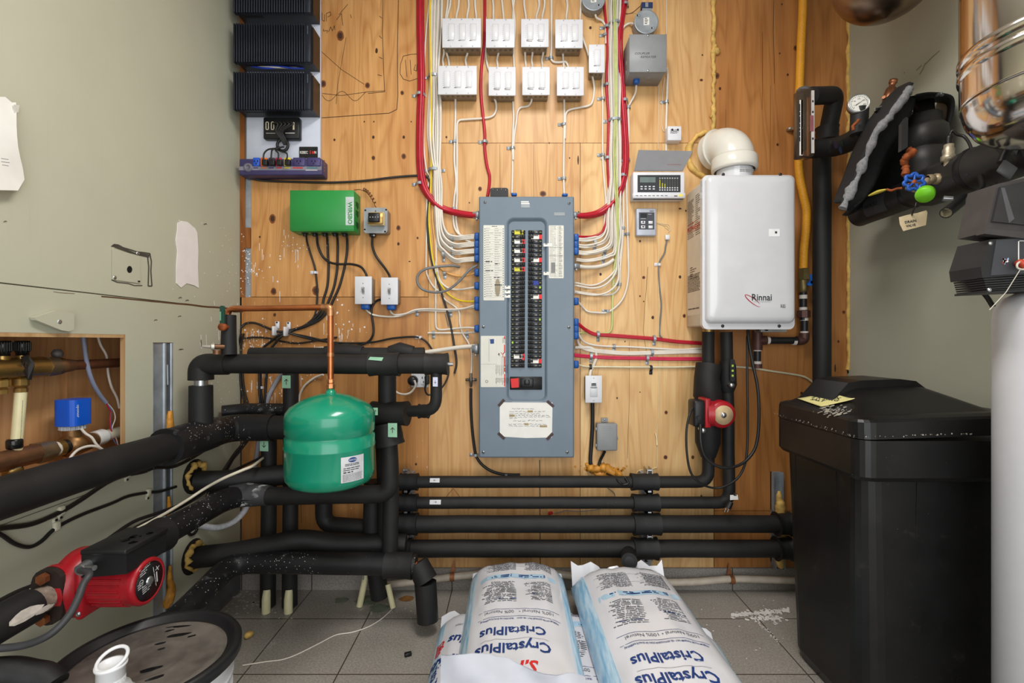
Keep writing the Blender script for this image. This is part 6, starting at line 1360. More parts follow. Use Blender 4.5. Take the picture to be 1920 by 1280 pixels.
# tag
t = thing('valve_tag', 'cream paper tag with handwriting hanging from the thick black pipe', 'tag', at(1712, 432, 1.42))
q = [at(1686, 407, 1.42), at(1700, 403, 1.42), at(1720, 399, 1.42), at(1737, 394, 1.42), at(1739, 398, 1.42), at(1736, 422, 1.42), at(1713, 428, 1.42), at(1694, 433, 1.42), at(1688, 421, 1.42)]
mb = MB(); mb.prism(q, (0, .0015, 0)); mb.build('paper', mat('cream_card', (214, 194, 156), .7), t)
sl = V((1, 0, .16)).normalized(); up = V((-.16, 0, 1)).normalized(); mb = MB(); mb.text('DRAIN', at(1697, 419, 1.4195), sl, up, .0105, 0, bold=.03, sx=1.1); mb.text('VALVE', at(1699, 426, 1.4195), sl, up, .0095, 0, bold=.03, sx=1.05); mb.build('handwriting', INK, t)
mb = MB(); mb.tube(smooth([at(1710, 404, 1.418), at(1711, 398, 1.415), at(1716, 388, 1.40), at(1718, 380, 1.40)]), .0022, 6); mb.build('wire_loop', BCAB, t)
# insulating jacket hanging open
JK = mat('black_quilted_cloth', (22, 22, 24), .75, var=.3, scale=60, bump=.4); FL = mat('grey_fleece', (128, 128, 130), .95, var=.25, scale=160, bump=.8); JY = mat('yellow_wire_tip', (196, 176, 60), .5)
t = thing('insulation_jacket', 'black quilted insulation jacket hanging open, with a frayed grey fleece edge', 'insulation jacket', at(1680, 300, 1.6))
def cloth(rows, name, m, th=.012, parent=t, fr=9, amp=.005):
    """rows: lists of 3d points; surface thickened"""
    R = [jit(subdiv(smooth(r, 4), .02), amp, fr) for r in rows]; n = min(len(r) for r in R)
    R = [[r[int(i*(len(r)-1)/(n-1))] for i in range(n)] for r in R]
    cols = [smooth([r[i] for r in R], 4) for i in range(n)]; k = len(cols[0])
    top = [cols[i][j] for j in range(k) for i in range(n)]
    nrm = (top[n-1]-top[0]).cross(top[-1]-top[0]).normalized()*th
    bot = [p+nrm for p in top]; N = len(top); fs = []
    for j in range(k-1):
        for i in range(n-1):
            a = j*n+i; fs.append((a, a+1, a+n+1, a+n)); fs.append((N+a, N+a+n, N+a+n+1, N+a+1))
    ed = [j*n for j in range(k)]; 
    loop = list(range(n))+[j*n+n-1 for j in range(1, k)]+[(k-1)*n+i for i in range(n-2, -1, -1)]+[j*n for j in range(k-2, 0, -1)]
    for a, b in zip(loop, loop[1:]+loop[:1]): fs.append((a, b, N+b, N+a))
    mb = MB(); mb.add(top+bot, fs, 0, True); return mb.build(name, m, parent)
edge = [at(1707, 165, 1.50), at(1690, 190, 1.50), at(1672, 215, 1.51), at(1645, 245, 1.53), at(1630, 280, 1.55), at(1615, 315, 1.57), at(1600, 350, 1.58), at(1580, 390, 1.58)]
outer = [at(1690, 166, 1.58), at(1668, 185, 1.62), at(1645, 212, 1.66), at(1625, 240, 1.68), at(1608, 280, 1.70), at(1592, 320, 1.70), at(1580, 350, 1.69), at(1568, 382, 1.66)]
cloth([outer, [a.lerp(b, .5)+V((-.0, -.03, .0)) for a, b in zip(outer, edge)], edge], 'outer_flap', JK)
inner = [at(1712, 180, 1.52), at(1706, 205, 1.54), at(1690, 235, 1.56), at(1672, 265, 1.58), at(1655, 300, 1.62), at(1636, 340, 1.62), at(1615, 372, 1.62), at(1594, 392, 1.60)]
cloth([[p+V((.004, .012, 0)) for p in edge], [a.lerp(b, .5)+V((0, .03, 0)) for a, b in zip(edge, inner)], inner], 'inner_flap', JK)
back = [at(1760, 186, 1.74), at(1745, 230, 1.76), at(1735, 280, 1.78), at(1720, 320, 1.78), at(1690, 352, 1.78), at(1640, 376, 1.76)]
inn2 = [inner[i] for i in (0, 1, 3, 4, 5, 7)]
cloth([[p+V((0, .008, 0)) for p in inn2], [a.lerp(b, .5)+V((.0, .10, -.01)) for a, b in zip(inn2, back)], back], 'lining', mat('black_lining', (12, 12, 13), .85))
top_a = [at(1712, 182, 1.50), at(1735, 178, 1.50), at(1758, 179, 1.51), at(1778, 186, 1.52), at(1783, 205, 1.53), at(1776, 235, 1.54), at(1764, 256, 1.55)]
top_b = [at(1712, 200, 1.60), at(1732, 192, 1.64), at(1752, 192, 1.66), at(1768, 200, 1.66), at(1770, 215, 1.66), at(1766, 238, 1.66), at(1762, 254, 1.64)]
cloth([top_a, [a.lerp(b, .5)+V((.004, 0, .006)) for a, b in zip(top_a, top_b)], top_b], 'hood_flap', JK)
P = jit(subdiv(smooth(edge, 6), .008), .004, 60); mb = MB(); mb.tube(P, [.0125+.007*NZ.noise(p*70) + .003*math.sin(i*.9) for i, p in enumerate(P)], 10); mb.build('fleece_edge', FL, t)
mb = MB(); pp = at(1758, 177, 1.51); 
for k in range(6): q = pp+V((random.uniform(-.008, .012), random.uniform(-.006, .006), random.uniform(-.002, .005))); mb.lathe([(0, -.005), (.006, 0), (0, .005)], q, (random.random(), 1, random.random()), 7)
mb.build('fleece_tuft', FL, t)
mb = MB(); P = smooth([at(1628, 367, 1.60), at(1645, 360, 1.59), at(1662, 355, 1.57)]); mb.tube(P, [.002+.004*math.sin(i*.25) for i in range(len(P))], 7, 0, flat=2.2); P = jit(smooth([at(1662, 355, 1.57), at(1672, 357, 1.56), at(1683, 353, 1.55), at(1692, 352, 1.54)], 4), .003, 50); mb.tube(P, .004, 7, 1)
tag(mb.build('capillary_wire', [JY, RUST]), 'rusty sensor wire with a yellow end poking from under the black jacket', 'wire')
# gauge and air valve
t = thing('thermometer_gauge', 'round white dial gauge on a black stem beside the jacket', 'gauge', at(1611, 230, 1.70))
gc = at(1611, 193, 1.68); ax = V((-.30, -1, .12)).normalized()
mb = MB(); mb.lathe([(0, -.026), (.032, -.024), (.0345, -.01), (.0345, .0), (.031, .002), (.030, -.001)], gc, ax, 32); mb.build('rim', STEEL, t)
e1 = V((1, -.30, 0)).normalized(); e2 = e1.cross(ax); e2 = e2 if e2.z > 0 else -e2
mb = MB(); mb.lathe([(.0305, -.0005), (0, -.0005)], gc, ax, 32)
for k in range(21): a = math.radians(225-270*k/20); d = e1*math.cos(a)+e2*math.sin(a); n2 = ax.cross(d); l = .004 if k % 5 else .006; mb.ngon([gc+ax*.0004+d*(.027-l)-n2*.0007, gc+ax*.0004+d*.027-n2*.0007, gc+ax*.0004+d*.027+n2*.0007, gc+ax*.0004+d*(.027-l)+n2*.0007], 1)
for k in range(5): a = math.radians(200-220*k/4); d = e1*math.cos(a)+e2*math.sin(a); mb.text(str(k*50), gc+ax*.0004+d*.0165-e2*.003, e1, e2, .006, 1, 'CENTER')
d = (e1*.82+e2*.55).normalized(); n2 = ax.cross(d); mb.ngon([gc+ax*.001-d*.014-n2*.0012, gc+ax*.001+d*.024, gc+ax*.001-d*.014+n2*.0012], 1); mb.build('dial', [PAPER, INK], t)
mb = MB(); mb.cyl(at(1610, 252, 1.70), at(1612, 204, 1.70), .0275, 20); mb.build('stem', FOAMD, t)
mb = MB(); P = jit(subdiv([at(1601, 243, 1.66), at(1598, 236, 1.66), at(1606, 229, 1.66), at(1609, 226, 1.665)], .008), .004, 60); mb.tube(P, .0055, 8); mb.build('rusty_bolt', RUST, t)
t = thing('air_vent', 'small copper air vent with a black name plate behind the jacket', 'valve', at(1665, 200, 1.72))
mb = MB(); mb.lathe([(.012, -.01), (.018, 0), (.020, .02), (.016, .05), (.010, .056), (.010, .07), (.013, .072), (.013, .082), (0, .084)], at(1665, 192, 1.72), (.25, 0, 1), 16); mb.cyl(at(1664, 190, 1.71), at(1657, 182, 1.69), .006, 8); mb.build('body', mat('old_copper', (150, 100, 70), .35, .8, var=.2), t)
mb = MB(); p = at(1660, 198, 1.64); mb.prism([at(1643, 207, 1.62), at(1671, 190, 1.62), at(1671, 196, 1.62), at(1650, 210, 1.62)], (0, .012, 0)); mb.tube([at(1640, 204, 1.62), at(1654, 200, 1.62)], .004, 8, 1); mb.text("VENT", at(1657, 203, 1.6195), V((1, 0, .62)).normalized(), V((-.5, 0, .8)).normalized(), .012, 2); mb.build('name_plate', [BLK, STEEL, PAPER], t)
# temperature sensor with lead
t = thing('temperature_sensor', 'silver screw fitting with a black lead on top of the thick pipe', 'sensor', at(1778, 305, 1.43))
c = at(1777, 312, 1.43); mb = MB(); mb.lathe([(.010, 0), (.010, .015), (.018, .017), (.018, .03), (.014, .034), (.015, .05), (.012, .055), (.012, .065), (0, .066)], c, (.05, 0, 1), 16); mb.build('body', mat('limed_nickel', (190, 178, 156), .4, .6, var=.25, scale=80), t)
mb = MB(); mb.tube(smooth([c+V((.003, 0, .064)), c+V((.004, 0, .085)), c+V((.010, -.005, .105)), at(1795, 252, 1.42), at(1808, 256, 1.41), at(1818, 270, 1.39), at(1824, 290, 1.37)], 6), [.0085]*8+[.004]*29, 10); mb.build('lead', BCAB, t)
# strap wrap crossing at right
t = thing('tee_pipe', 'dark grey taped pipe slanting up from the thick pipe below the stainless tank', 'pipe', at(1900, 270, 1.2))
mb = MB(); mb.tube([at(1886, 285, 1.24), at(1915, 258, 1.225), at(1950, 228, 1.22)], .026, 18); mb.build('pipe_run', mat('grey_worn_foam', (78, 78, 82), .55, var=.2), t)
mb = MB(); mb.tube(smooth([at(1895, 272, 1.205), at(1884, 290, 1.21), at(1878, 305, 1.21)]), .010, 10); mb.tube(smooth([at(1898, 276, 1.2), at(1892, 270, 1.2)]), .013, 10); mb.build('tie', BLK, t)
mb = MB(); p = at(1888, 318, 1.2); mb.rbox((-.02, -.004, -.018), (.02, .004, .018), .003, 1, 0, Matrix.Translation(p) @ Matrix.Rotation(.6, 4, 'Y')); mb.build('tape_end', mat('grey_tape_end', (88, 88, 90), .5), t)
# open end of a short black tube below the pipe
t = thing('short_tube', 'short shiny black tube jutting out below the lime green cap', 'tube', at(1786, 386, 1.4))
a, b = at(1808, 372, 1.36), at(1774, 399, 1.30); mb = MB(); mb.tube([a, b], [.014, .015], 14); mb.tube([b, b+(a-b)*.3], [.0125, .011], 12, 1); mb.build('body', [BLK, mat('cream_tube_inside', (196, 184, 150), .5)], t)
mb = MB(); mb.cyl(at(1768, 372, 1.38), at(1786, 373, 1.37), .008, 8); mb.build('fitting', STEEL, t)
# control boxes at the right edge
t = thing('softener_controller', 'dark grey wedge shaped controller with a smoky cover', 'control box', at(1890, 430, 1.12))
DG = mat('dark_grey_plastic', (64, 60, 60), .45); SM = mat('smoky_cover', (48, 46, 48), .15)
X0 = 1.128; fa = [at(1869, 345, 1.10), at(1848, 436, 1.10), at(1990, 452, 1.10), at(1990, 318, 1.10)]
mb = MB(); mb.prism(fa, (0, .07, 0)); mb.build('casing', DG, t)
fb = [at(1877, 350, 1.094), at(1862, 415, 1.094), at(1990, 428, 1.094), at(1990, 326, 1.094)]; mb = MB(); mb.prism(fb, (0, .01, 0)); mb.build('smoky_cover', SM, t)
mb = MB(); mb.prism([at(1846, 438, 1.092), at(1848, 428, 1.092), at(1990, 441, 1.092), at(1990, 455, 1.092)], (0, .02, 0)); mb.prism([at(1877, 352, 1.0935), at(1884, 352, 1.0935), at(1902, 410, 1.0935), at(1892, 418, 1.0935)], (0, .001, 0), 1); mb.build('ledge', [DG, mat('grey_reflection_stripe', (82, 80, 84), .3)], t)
t = thing('power_unit', 'black finned unit with a small sticker, hanging below the wedge shaped controller', 'power supply', at(1880, 540, 1.12))
A = lambda px, py, d=1.10: at(px, py, d)
mb = MB(); mb.prism([A(1856, 449), A(1839, 500), A(1842, 521), A(1990, 510), A(1990, 440)], (0, .08, 0)); mb.build('casing', mat('near_black_case', (34, 34, 37), .45), t)
mb = MB(); mb.prism([A(1868, 450, 1.0985), A(1858, 516, 1.0985), A(1990, 508, 1.0985), A(1990, 441, 1.0985)], (0, .004, 0)); mb.build('front_panel', mat('slate_case', (62, 63, 68), .4), t)
mb = MB()
for k in range(6): mb.prism([A(1844+k*1.2, 522+k*4.3), A(1990, 512+k*4.5), A(1990, 515+k*4.5), A(1845+k*1.2, 525+k*4.3)], (0, .075-.0*k, 0))
mb.prism([A(1850, 545), A(1990, 538), A(1990, 543), A(1850, 549)], (0, .08, 0)); mb.prism([A(1846, 520, 1.125), A(1990, 510, 1.125), A(1990, 540, 1.125), A(1852, 546, 1.125)], (0, .04, 0)); mb.build('heat_sink', mat('near_black_case', (34, 34, 37), .45), t)
for q in ((1857, 456), (1855, 543)):
    mb = MB(); screw(mb, A(q[0], q[1], 1.0995), .005); mb.build('screw', STEEL, t)
mb = MB(); random.seed(8)
for k in range(9): p = A(1886+random.uniform(-5, 5), 488+random.uniform(-5, 5), 1.098); mb.ngon([p+V((math.cos(a)*.004, 0, math.sin(a)*.004))*random.uniform(.5, 1.1) for a in (0, 1.2, 2.5, 3.8, 5)], k % 3)
for (x, y, x2, y2) in ((1909, 451, 1911, 488), (1909, 487, 1925, 489), (1909, 451, 1925, 452)): a_, b_ = A(x, y2, 1.098), A(x2, y, 1.098); mb.box((a_.x, 1.098, a_.z), (b_.x, 1.0984, b_.z), 1)
mb.build('sticker', [mat('pale_blue_sticker', (150, 176, 210), .5), PAPER, mat('red_brown_sticker', (150, 60, 56), .5)], t)
mb = MB(); mb.lathe([(.006, 0), (.011, -.004), (.010, -.012), (0, -.013)], A(1919, 492, 1.085), (.6, 0, .3), 10); tag(mb.build('red_dial', mat('red_orange_knob', (176, 60, 40), .4)), 'red knob beside the small sticker on the finned unit', 'dial')
mb = MB(); mb.tube(smooth([A(1919, 487, 1.082), A(1908, 494, 1.08), A(1908, 502, 1.08), A(1918, 505, 1.08), A(1926, 500, 1.08)]), .0022, 6); mb.tube([A(1913, 505, 1.08), A(1886, 548, 1.06), A(1855, 581, 1.05)], .0009, 5); tag(mb.build('fine_line', mat('pale_nylon', (196, 190, 176), .4)), 'thin pale nylon line slanting down to the white tank', 'string')
cable('black_cable', 'coiled black cable beside the wedge shaped controller', [at(1838, 330, 1.32), at(1842, 350, 1.28), at(1830, 362, 1.26), at(1816, 372, 1.25), at(1822, 384, 1.24), at(1840, 386, 1.22), at(1854, 370, 1.22), at(1858, 350, 1.25), at(1866, 348, 1.22), at(1850, 372, 1.2), at(1844, 400, 1.19), at(1846, 430, 1.18), at(1856, 444, 1.17)], .0065, BCAB, wall=False)
cable('black_cable', 'black cable drooping from the finned unit behind the white tank', [at(1848, 508, 1.19), at(1836, 512, 1.25), at(1831, 525, 1.28), at(1837, 542, 1.29), at(1850, 556, 1.29), at(1862, 575, 1.28)], .006, BCAB, wall=False)
# white softener tank
WC_ = V((1.335, 1.13, 0)); r = .142
cx = .998*1.13+1.413*.122
WC_ = V((cx, 1.13, 0)); r = .122
t = thing('softener_tank', 'tall plain white cylindrical tank beside the black bin', 'tank', WC_)
zt = 1.135; mb = MB(); mb.lathe([(0, .0), (r*.9, .0), (r, .02), (r, zt), (r*.97, zt+.025), (r*.85, zt+.05), (r*.5, zt+.075), (.04, zt+.08), (0, zt+.08)], WC_, (0, 0, 1), 48); mb.build('shell', mat('white_glass_fibre', (208, 208, 213), .35, var=.015), t)
mb = MB(); mb.cyl(WC_+V((0, 0, zt+.075)), WC_+V((0, 0, zt+.13)), .045, 20); mb.build('valve_neck', BLK, t)
# brine bin
BB = speckled('scuffed_black_polyethylene', (20, 19, 19), (120, 116, 112), .36, 45, .02, scuff=.10)
bx0, bx1, by0, by1 = .940, 1.40, 1.292, 1.72; ZR = .812
t = thing('brine_bin', 'big black plastic salt bin with a ridged lid carrying a yellow note', 'bin', ((bx0+bx1)/2, (by0+by1)/2, 0))
def rrect(a0, a1, b0, b1, r, z, n=5):
    pts = []
    for cx, cy, s in ((a1-r, b1-r, 0), (a0+r, b1-r, 1), (a0+r, b0+r, 2), (a1-r, b0+r, 3)):
        for k in range(n+1): q = (s+k/n)*PI/2; pts.append(V((cx+r*math.cos(q), cy+r*math.sin(q), z)))
    return pts
def loft(mb, rs, m=0, cap0=True, cap1=True, sm=False):
    n = len(rs[0]); fs = [(i*n+k, i*n+(k+1) % n, (i+1)*n+(k+1) % n, (i+1)*n+k) for i in range(len(rs)-1) for k in range(n)]
    if cap0: fs.append(tuple(range(n))[::-1])
    if cap1: fs.append(tuple(range((len(rs)-1)*n, len(rs)*n)))
    mb.add([p for r in rs for p in r], fs, m, sm)
mb = MB(); ins = .022
rs = [rrect(bx0+.05, bx1-.05, by0+.05, by1-.05, .05, 0), rrect(bx0+.036, bx1-.036, by0+.036, by1-.036, .06, .04), rrect(bx0+ins-.002, bx1-ins+.002, by0+ins-.002, by1-ins+.002, .05, ZR-.115), rrect(bx0+.008, bx1-.008, by0+.008, by1-.008, .04, ZR-.112), rrect(bx0, bx1, by0, by1, .04, ZR-.10), rrect(bx0, bx1, by0, by1, .04, ZR), rrect(bx0+.006, bx1-.006, by0+.006, by1-.006, .035, ZR)]
loft(mb, rs, 0, True, True, False)
for f_ in (.3, .78): 
    yy = by0+(by1-by0)*f_; mb.prism([(bx0+ins-.004, yy, ZR-.115), (bx0+ins-.004, yy+.006, ZR-.115), (bx0+.040, yy+.006, .06), (bx0+.04, yy, .06)], (.01, 0, 0))
for f_ in (.36, .66): 
    xx = bx0+(bx1-bx0)*f_; mb.prism([(xx, by0+ins-.004, ZR-.115), (xx+.006, by0+ins-.004, ZR-.115), (xx+.006, by0+.04, .06), (xx, by0+.04, .06)], (0, .01, 0))
mb.build('body', BB, t)
# lid, hinged slightly open on the right
lm = Matrix.Translation(V((bx0, 0, ZR))) @ Matrix.Rotation(-.035, 4, 'Y') @ Matrix.Translation(V((-bx0, 0, -ZR)))
mb2 = MB(); zl = ZR+.002
rs = [rrect(bx0-.006+.004, bx1, by0+.002, by1+.004, .045, zl), rrect(bx0, bx1, by0+.004, by1, .045, zl+.045), rrect(bx0+.004, bx1-.004, by0+.010, by1-.004, .04, zl+.052), rrect(bx0+.014, bx1-.014, by0+.02, by1-.014, .035, zl+.056), rrect(bx0+.02, bx1-.02, by0+.026, by1-.02, .03, zl+.058)]
loft(mb2, rs, 0, True, True)
# central hip and ridge
hx0, hx1, hy0, hy1 = bx0+.022, bx1-.04, by0+.05, by1-.03; xm, ym = (bx0+bx1)/2, (by0+by1)/2+.03
loft(mb2, [rrect(hx0, hx1, hy0, hy1, .03, zl+.057), rrect(xm-.105, xm+.11, ym-.05, ym+.09, .03, zl+.116)], 0, False, True)
rdg = [(hx0+.03, zl+.075), (xm-.12, zl+.134), (xm-.08, zl+.140), (xm+.04, zl+.140), (xm+.09, zl+.132), (hx1-.01, zl+.06)]
mb2.prism([(x, ym-.045, z) for x, z in rdg], (0, .16, 0))
mb2.v = [lm @ v for v in mb2.v]; mb2.build('lid', BB, t)
def onhip(px, py):
    z0, x0_, sl_ = zl+.060, hx0, (.059)/(xm-.105-hx0); d = (CH-z0+sl_*x0_)*F/((py-640)+sl_*(px-960)); return at(px, py, d)
mb = MB(); random.seed(5)
for k in range(70):
    p = onhip(1548+random.gauss(16, 16), 772+random.gauss(0, 5)); blob(mb, p, (-.5, 0, 1), random.uniform(.001, .006)*(1 if k % 5 else 1.8), 0, h=.004)
for k in range(30): p = V((bx0+.008+random.random()*.3, by0+.0015, zl+.006+random.random()*.004)); p = lm @ p; blob(mb, p, (0, -1, 0), random.uniform(.001, .003), 0, h=.001)
for k in range(50): p = V((bx0-.003, by0+.02+random.random()*.4, zl+.004+random.random()*.008)); blob(mb, lm @ p, (-1, 0, 0), random.uniform(.001, .003), 0, h=.001)
mb.build('salt_crust', mat('dirty_salt_crust', (150, 144, 132), .8, var=.2), t)['kind'] = 'stuff'
# sticky note on the lid
qn = [onhip(*q) for q in ((1496, 749), (1541, 764), (1597, 742), (1553, 738))]
t = thing('sticky_note', 'pale yellow curling sticky note on the lid of the black bin', 'note', qn[0])
U, W_ = qn[1]-qn[0], qn[3]-qn[0]; nn = U.cross(W_).normalized(); nn = nn if nn.z > 0 else -nn
def cur(u, v): return qn[0]+U*u+W_*v+nn*(.004+.05*max(0, u-.7)**2*1.2*(v)+.04*max(0, v-.75)**2+.03*max(0, .25-v)**2*(1-u))
mb = MB(); n = 8; vs = [cur(i/n, j/n) for j in range(n+1) for i in range(n+1)]; vs2 = [p-nn*.0008 for p in vs]; N = len(vs); fs = []
for j in range(n):
    for i in range(n): a = j*(n+1)+i; fs += [(a, a+1, a+n+2, a+n+1), (N+a, N+a+n+1, N+a+n+2, N+a+1)]
loop = list(range(n+1))+[j*(n+1)+n for j in range(1, n+1)]+[n*(n+1)+i for i in range(n-1, -1, -1)]+[j*(n+1) for j in range(n-1, 0, -1)]
for a, b in zip(loop, loop[1:]+loop[:1]): fs.append((a, b, N+b, N+a))
mb.add(vs+vs2, fs, 0, True); mb.build('paper', mat('pale_yellow_paper', (214, 206, 140), .7, var=.03), t)
mb = MB(); f_ = lambda x, y: cur(.5+x, .5+y)+nn*.001
for s_, dx, dy in (('MAX', .04, .2), ('2 X 20KG', -.0, -.02), ('SALT', .0, -.25)):
    vs, fs = glyphs(s_, .02, 0); xmn = (min(v[0] for v in vs)+max(v[0] for v in vs))/2
    mb.add([cur(.5+dx+(v[0]-xmn)*.17-(v[1])*.10, .5+dy+(v[0]-xmn)*.06+v[1]*.2)+nn*.001 for v in vs], fs, 0)
mb.build('handwriting', INK, t)
# ================================================================ LEFT PIPEWORK
def bandmat():
    return FOAMS
PX1, PZ1 = -1.095, .745
# long pipe along the left wall, riser and loop
t = thing('insulated_pipe', 'big black pipe below the wall opening, running on behind the green tank', 'pipe', (PX1, 1.2, PZ1))
pipe('pipe_run', None, [(PX1, .62, PZ1), (PX1, 1.87, PZ1), (-.50, 1.87, PZ1)], .046, FOAM, parent=t, fil=.09)
P = jit(subdiv([(PX1, 1.515, PZ1), (PX1, 1.78, PZ1+.004)], .03), .003); mb = MB(); mb.tube(P, [.060]+[.057]*(len(P)-2)+[.052], 24); mb.build('sleeve', FOAMS, t)
P = fillet([V((PX1, 1.74, PZ1)), V((PX1, 1.87, PZ1)), V((-.93, 1.87, PZ1))], .10, 8); mb = MB(); mb.tube(P, .052, 24); mb.build('elbow_wrap', FOAMS, t)
t = thing('insulated_pipe', 'black pipe loop rising from the wall pipe and crossing above the green tank', 'pipe', (PX1, 1.69, .8))
PD = 1.69; PZ2 = 1.0; xr = (840-960)*PD/F; xs = (818-960)*PD/F
mb = MB(); mb.tube([(PX1, PD, .785), (PX1, PD, .925)], [.038, .037], 22); mb.build('riser_wrap', FOAMD, t)
mb = MB(); mb.cyl((PX1, PD, .92), (PX1, PD, .96), .022, 16); mb.build('bare_pipe', STEEL, t)
mb = MB(); P = fillet([V((PX1, PD, .945)), V((PX1, PD, PZ2)), V((-1.0, PD, PZ2))], .05, 8); mb.tube(P, [.04-.003*i/len(P) for i in range(len(P))], 22); mb.build('elbow', FOAM, t)
pipe('cross_run', None, [(-1.02, PD, PZ2+.002), (-.62, PD, PZ2), (-.34, PD, PZ2), (xr, PD, PZ2)], .0345, FOAM, parent=t)
for a, b, r in (((-.50, PD, PZ2), (-.395, PD, PZ2), .040), ((-.305, PD, PZ2), (xr, PD, PZ2+.001), .037)): sleeve(t, a, b, r, FOAM)
mb = MB(); mb.cyl((xr-.005, PD, PZ2), (xr+.018, PD, PZ2), .007, 8); mb.build('bolt', STEEL, t)
pipe('drop_leg', None, [(xs, PD, PZ2-.02), (xs, PD, .838), (-.37, PD+.05, .828)], .0205, FOAM, parent=t, fil=.05)
sleeve(t, (-.335, PD+.04, .829), (-.30, PD+.035, .83), .024)
arrow(t, (xs, PD-.0222, .94), XD, ZD, .017, .032, -PI/2, mat('pale_lilac_label', (196, 198, 220), .5))
mb = MB(); c = at(705, 672, 1.652); mb.prism([c+V(q) for q in ((-.027, 0, -.004), (.02, 0, -.008), (.026, 0, .004), (-.02, 0, .006))], (0, -.001, 0)); mb.build('tape_strip', GTAPE, t)
# second loop pipe just behind
t = thing('insulated_pipe', 'slimmer black pipe hidden just behind the loop pipe, with a swollen joint', 'pipe', (-.8, 1.78, 1.03))
pipe('pipe_run', None, [(-.98, 1.80, 1.032), (-.33, 1.80, 1.032)], .026, FOAM, parent=t)
mb = MB(); mb.tube([(-.70, 1.80, 1.036), (-.62, 1.80, 1.04), (-.56, 1.80, 1.036)], [.027, .033, .027], 18); mb.build('joint_wrap', FOAM, t); mb = MB(); mb.tube([(-.46, 1.80, 1.036), (-.42, 1.80, 1.042), (-.37, 1.80, 1.036)], [.027, .036, .027], 18); mb.build('joint_wrap', FOAM, t)
# main riser right of the tank
xv = (725-960)*1.80/F; xw = (732-960)*1.80/F
t = thing('insulated_pipe', 'thick vertical black pipe with green arrow labels beside the green tank', 'pipe', (xw, 1.8, .5))
pipe('pipe_run', None, [(xv+.002, 1.80, 1.02), (xv+.004, 1.80, .76), (xw, 1.79, .62), (xw, 1.79, .512), (-1.02, 1.80, .50)], .033, FOAM, parent=t, fil=.06)
sleeve(t, (xv-.05, 1.79, .812), (xv+.085, 1.77, .815), .043, FOAM); sleeve(t, (xv, 1.795, .775), (xw+.002, 1.79, .695), .052, FOAM)
arrow(t, at(736, 806, 1.735), XD, ZD, .033, .05, PI/2); arrow(t, at(704, 771, 1.70), XD, ZD, .016, .026, PI/2)
# level pipe behind the tank
t = thing('insulated_pipe', 'upper of two level black pipes passing behind the top of the green tank', 'pipe', (-1.1, 1.96, .8))
pipe('pipe_run', None, [(-1.165, 1.93, .795), (-1.10, 1.96, .80), (-.50, 1.96, .80)], .028, FOAMS, parent=t, fil=.05)
# verticals at the corner
for px, zt, lab, zl, rot in ((545, 1.02, 'up', at(543, 716, 1.90).z, PI/2), (504, .80, 'down', at(500, 835, 1.90).z, -PI/2)):
    x = (px-960)*1.945/F
    t = thing('insulated_pipe', 'vertical black pipe to the floor behind the green tank, its green label arrow pointing %s' % lab, 'pipe', (x, 1.945, 0))
    pipe('pipe_run', None, [(x, 1.945, zt), (x, 1.945, .5), (x-.004, 1.945, .012)], .0295, FOAM, parent=t)
    mb = MB(); mb.tube([(x+.006, 1.912, .0), (x+.005, 1.914, .05), (x+.003, 1.925, .085)], [.0165, .0165, .014], 14); mb.build('pex_tube', PEX, t)
    arrow(t, (x-.003, 1.945-.0315, zl), XD, ZD, .034, .05, rot, sc=.8)
# pipes out of the wall
t = thing('insulated_pipe', 'black pipe from the upper foam ringed wall hole, passing behind the green tank', 'pipe', (-1.18, 1.81, .55))
pipe('pipe_run', None, [(-1.19, 1.80, .555), (-1.08, 1.84, .545), (-.90, 1.93, .548), (-.74, 1.95, .545)], .040, FOAM, parent=t, fil=.08)
t = thing('insulated_pipe', 'black pipe from the lower foam ringed wall hole, running below the green tank', 'pipe', (-1.18, 1.80, .28))
pipe('pipe_run', None, [(-1.19, 1.79, .275), (-1.06, 1.81, .28), (-.82, 1.86, .315), (-.72, 1.88, .29), (-.42, 1.90, .278)], .039, FOAM, parent=t, fil=.07)
for (px, py, lab) in ((364, 893, 'upper'), (362, 1043, 'lower')):
    c = lw(px, py, .002); mb = MB(); random.seed(px); 
    mb.lathe([(.064, 0), (.060, .003), (0, .003)], c, (1, 0, 0), 20, 1)
    P = [c+V((.003+.012*random.random(), (.041+.010*random.random())*math.cos(a), (.041+.010*random.random())*math.sin(a))) for a in [2*PI*k/34 for k in range(34)]]; mb.tube(P, [.004+.010*random.random()*(1.0 if math.sin(k*.19) > -.2 else .4) for k in range(34)], 8, closed=True)
    tag(mb.build('spray_foam', [SFOAM, DARK]), 'ring of yellow foam around the %s pipe hole in the sage wall' % lab, 'spray foam')
# low pipe
XL8 = -1.045
t = thing('insulated_pipe', 'lowest black pipe, splashed white, with a bent cut end near the bags', 'pipe', (XL8, 1.5, .2))
pipe('pipe_run', None, [(XL8-.01, 1.36, .20), (XL8, 1.5, .215), (XL8, 1.80, .255), (-.74, 1.80, .25), (-.36, 1.80, .242)], .040, FOAMS, parent=t, fil=.08)
sleeve(t, (-.475, 1.80, .243), (-.372, 1.80, .240), .046, FOAM)
mb = MB(); mb.cyl((-.38, 1.80, .24), (-.335, 1.79, .225), .022, 12); mb.build('bare_pipe', COPPER, t)
mb = MB(); mb.tube([(-.355, 1.80, .25), (-.318, 1.785, .19)], [.040, .043], 16); mb.tube([(-.322, 1.785, .185), (-.31, 1.77, .05)], [.041, .039], 16); mb.build('cut_end', FOAM, t)
mb = MB(); mb.tube([(XL8-.008, 1.40, .20), (XL8-.004, 1.47, .212)], [.050, .046], 20); mb.build('sleeve', FOAMD, t)
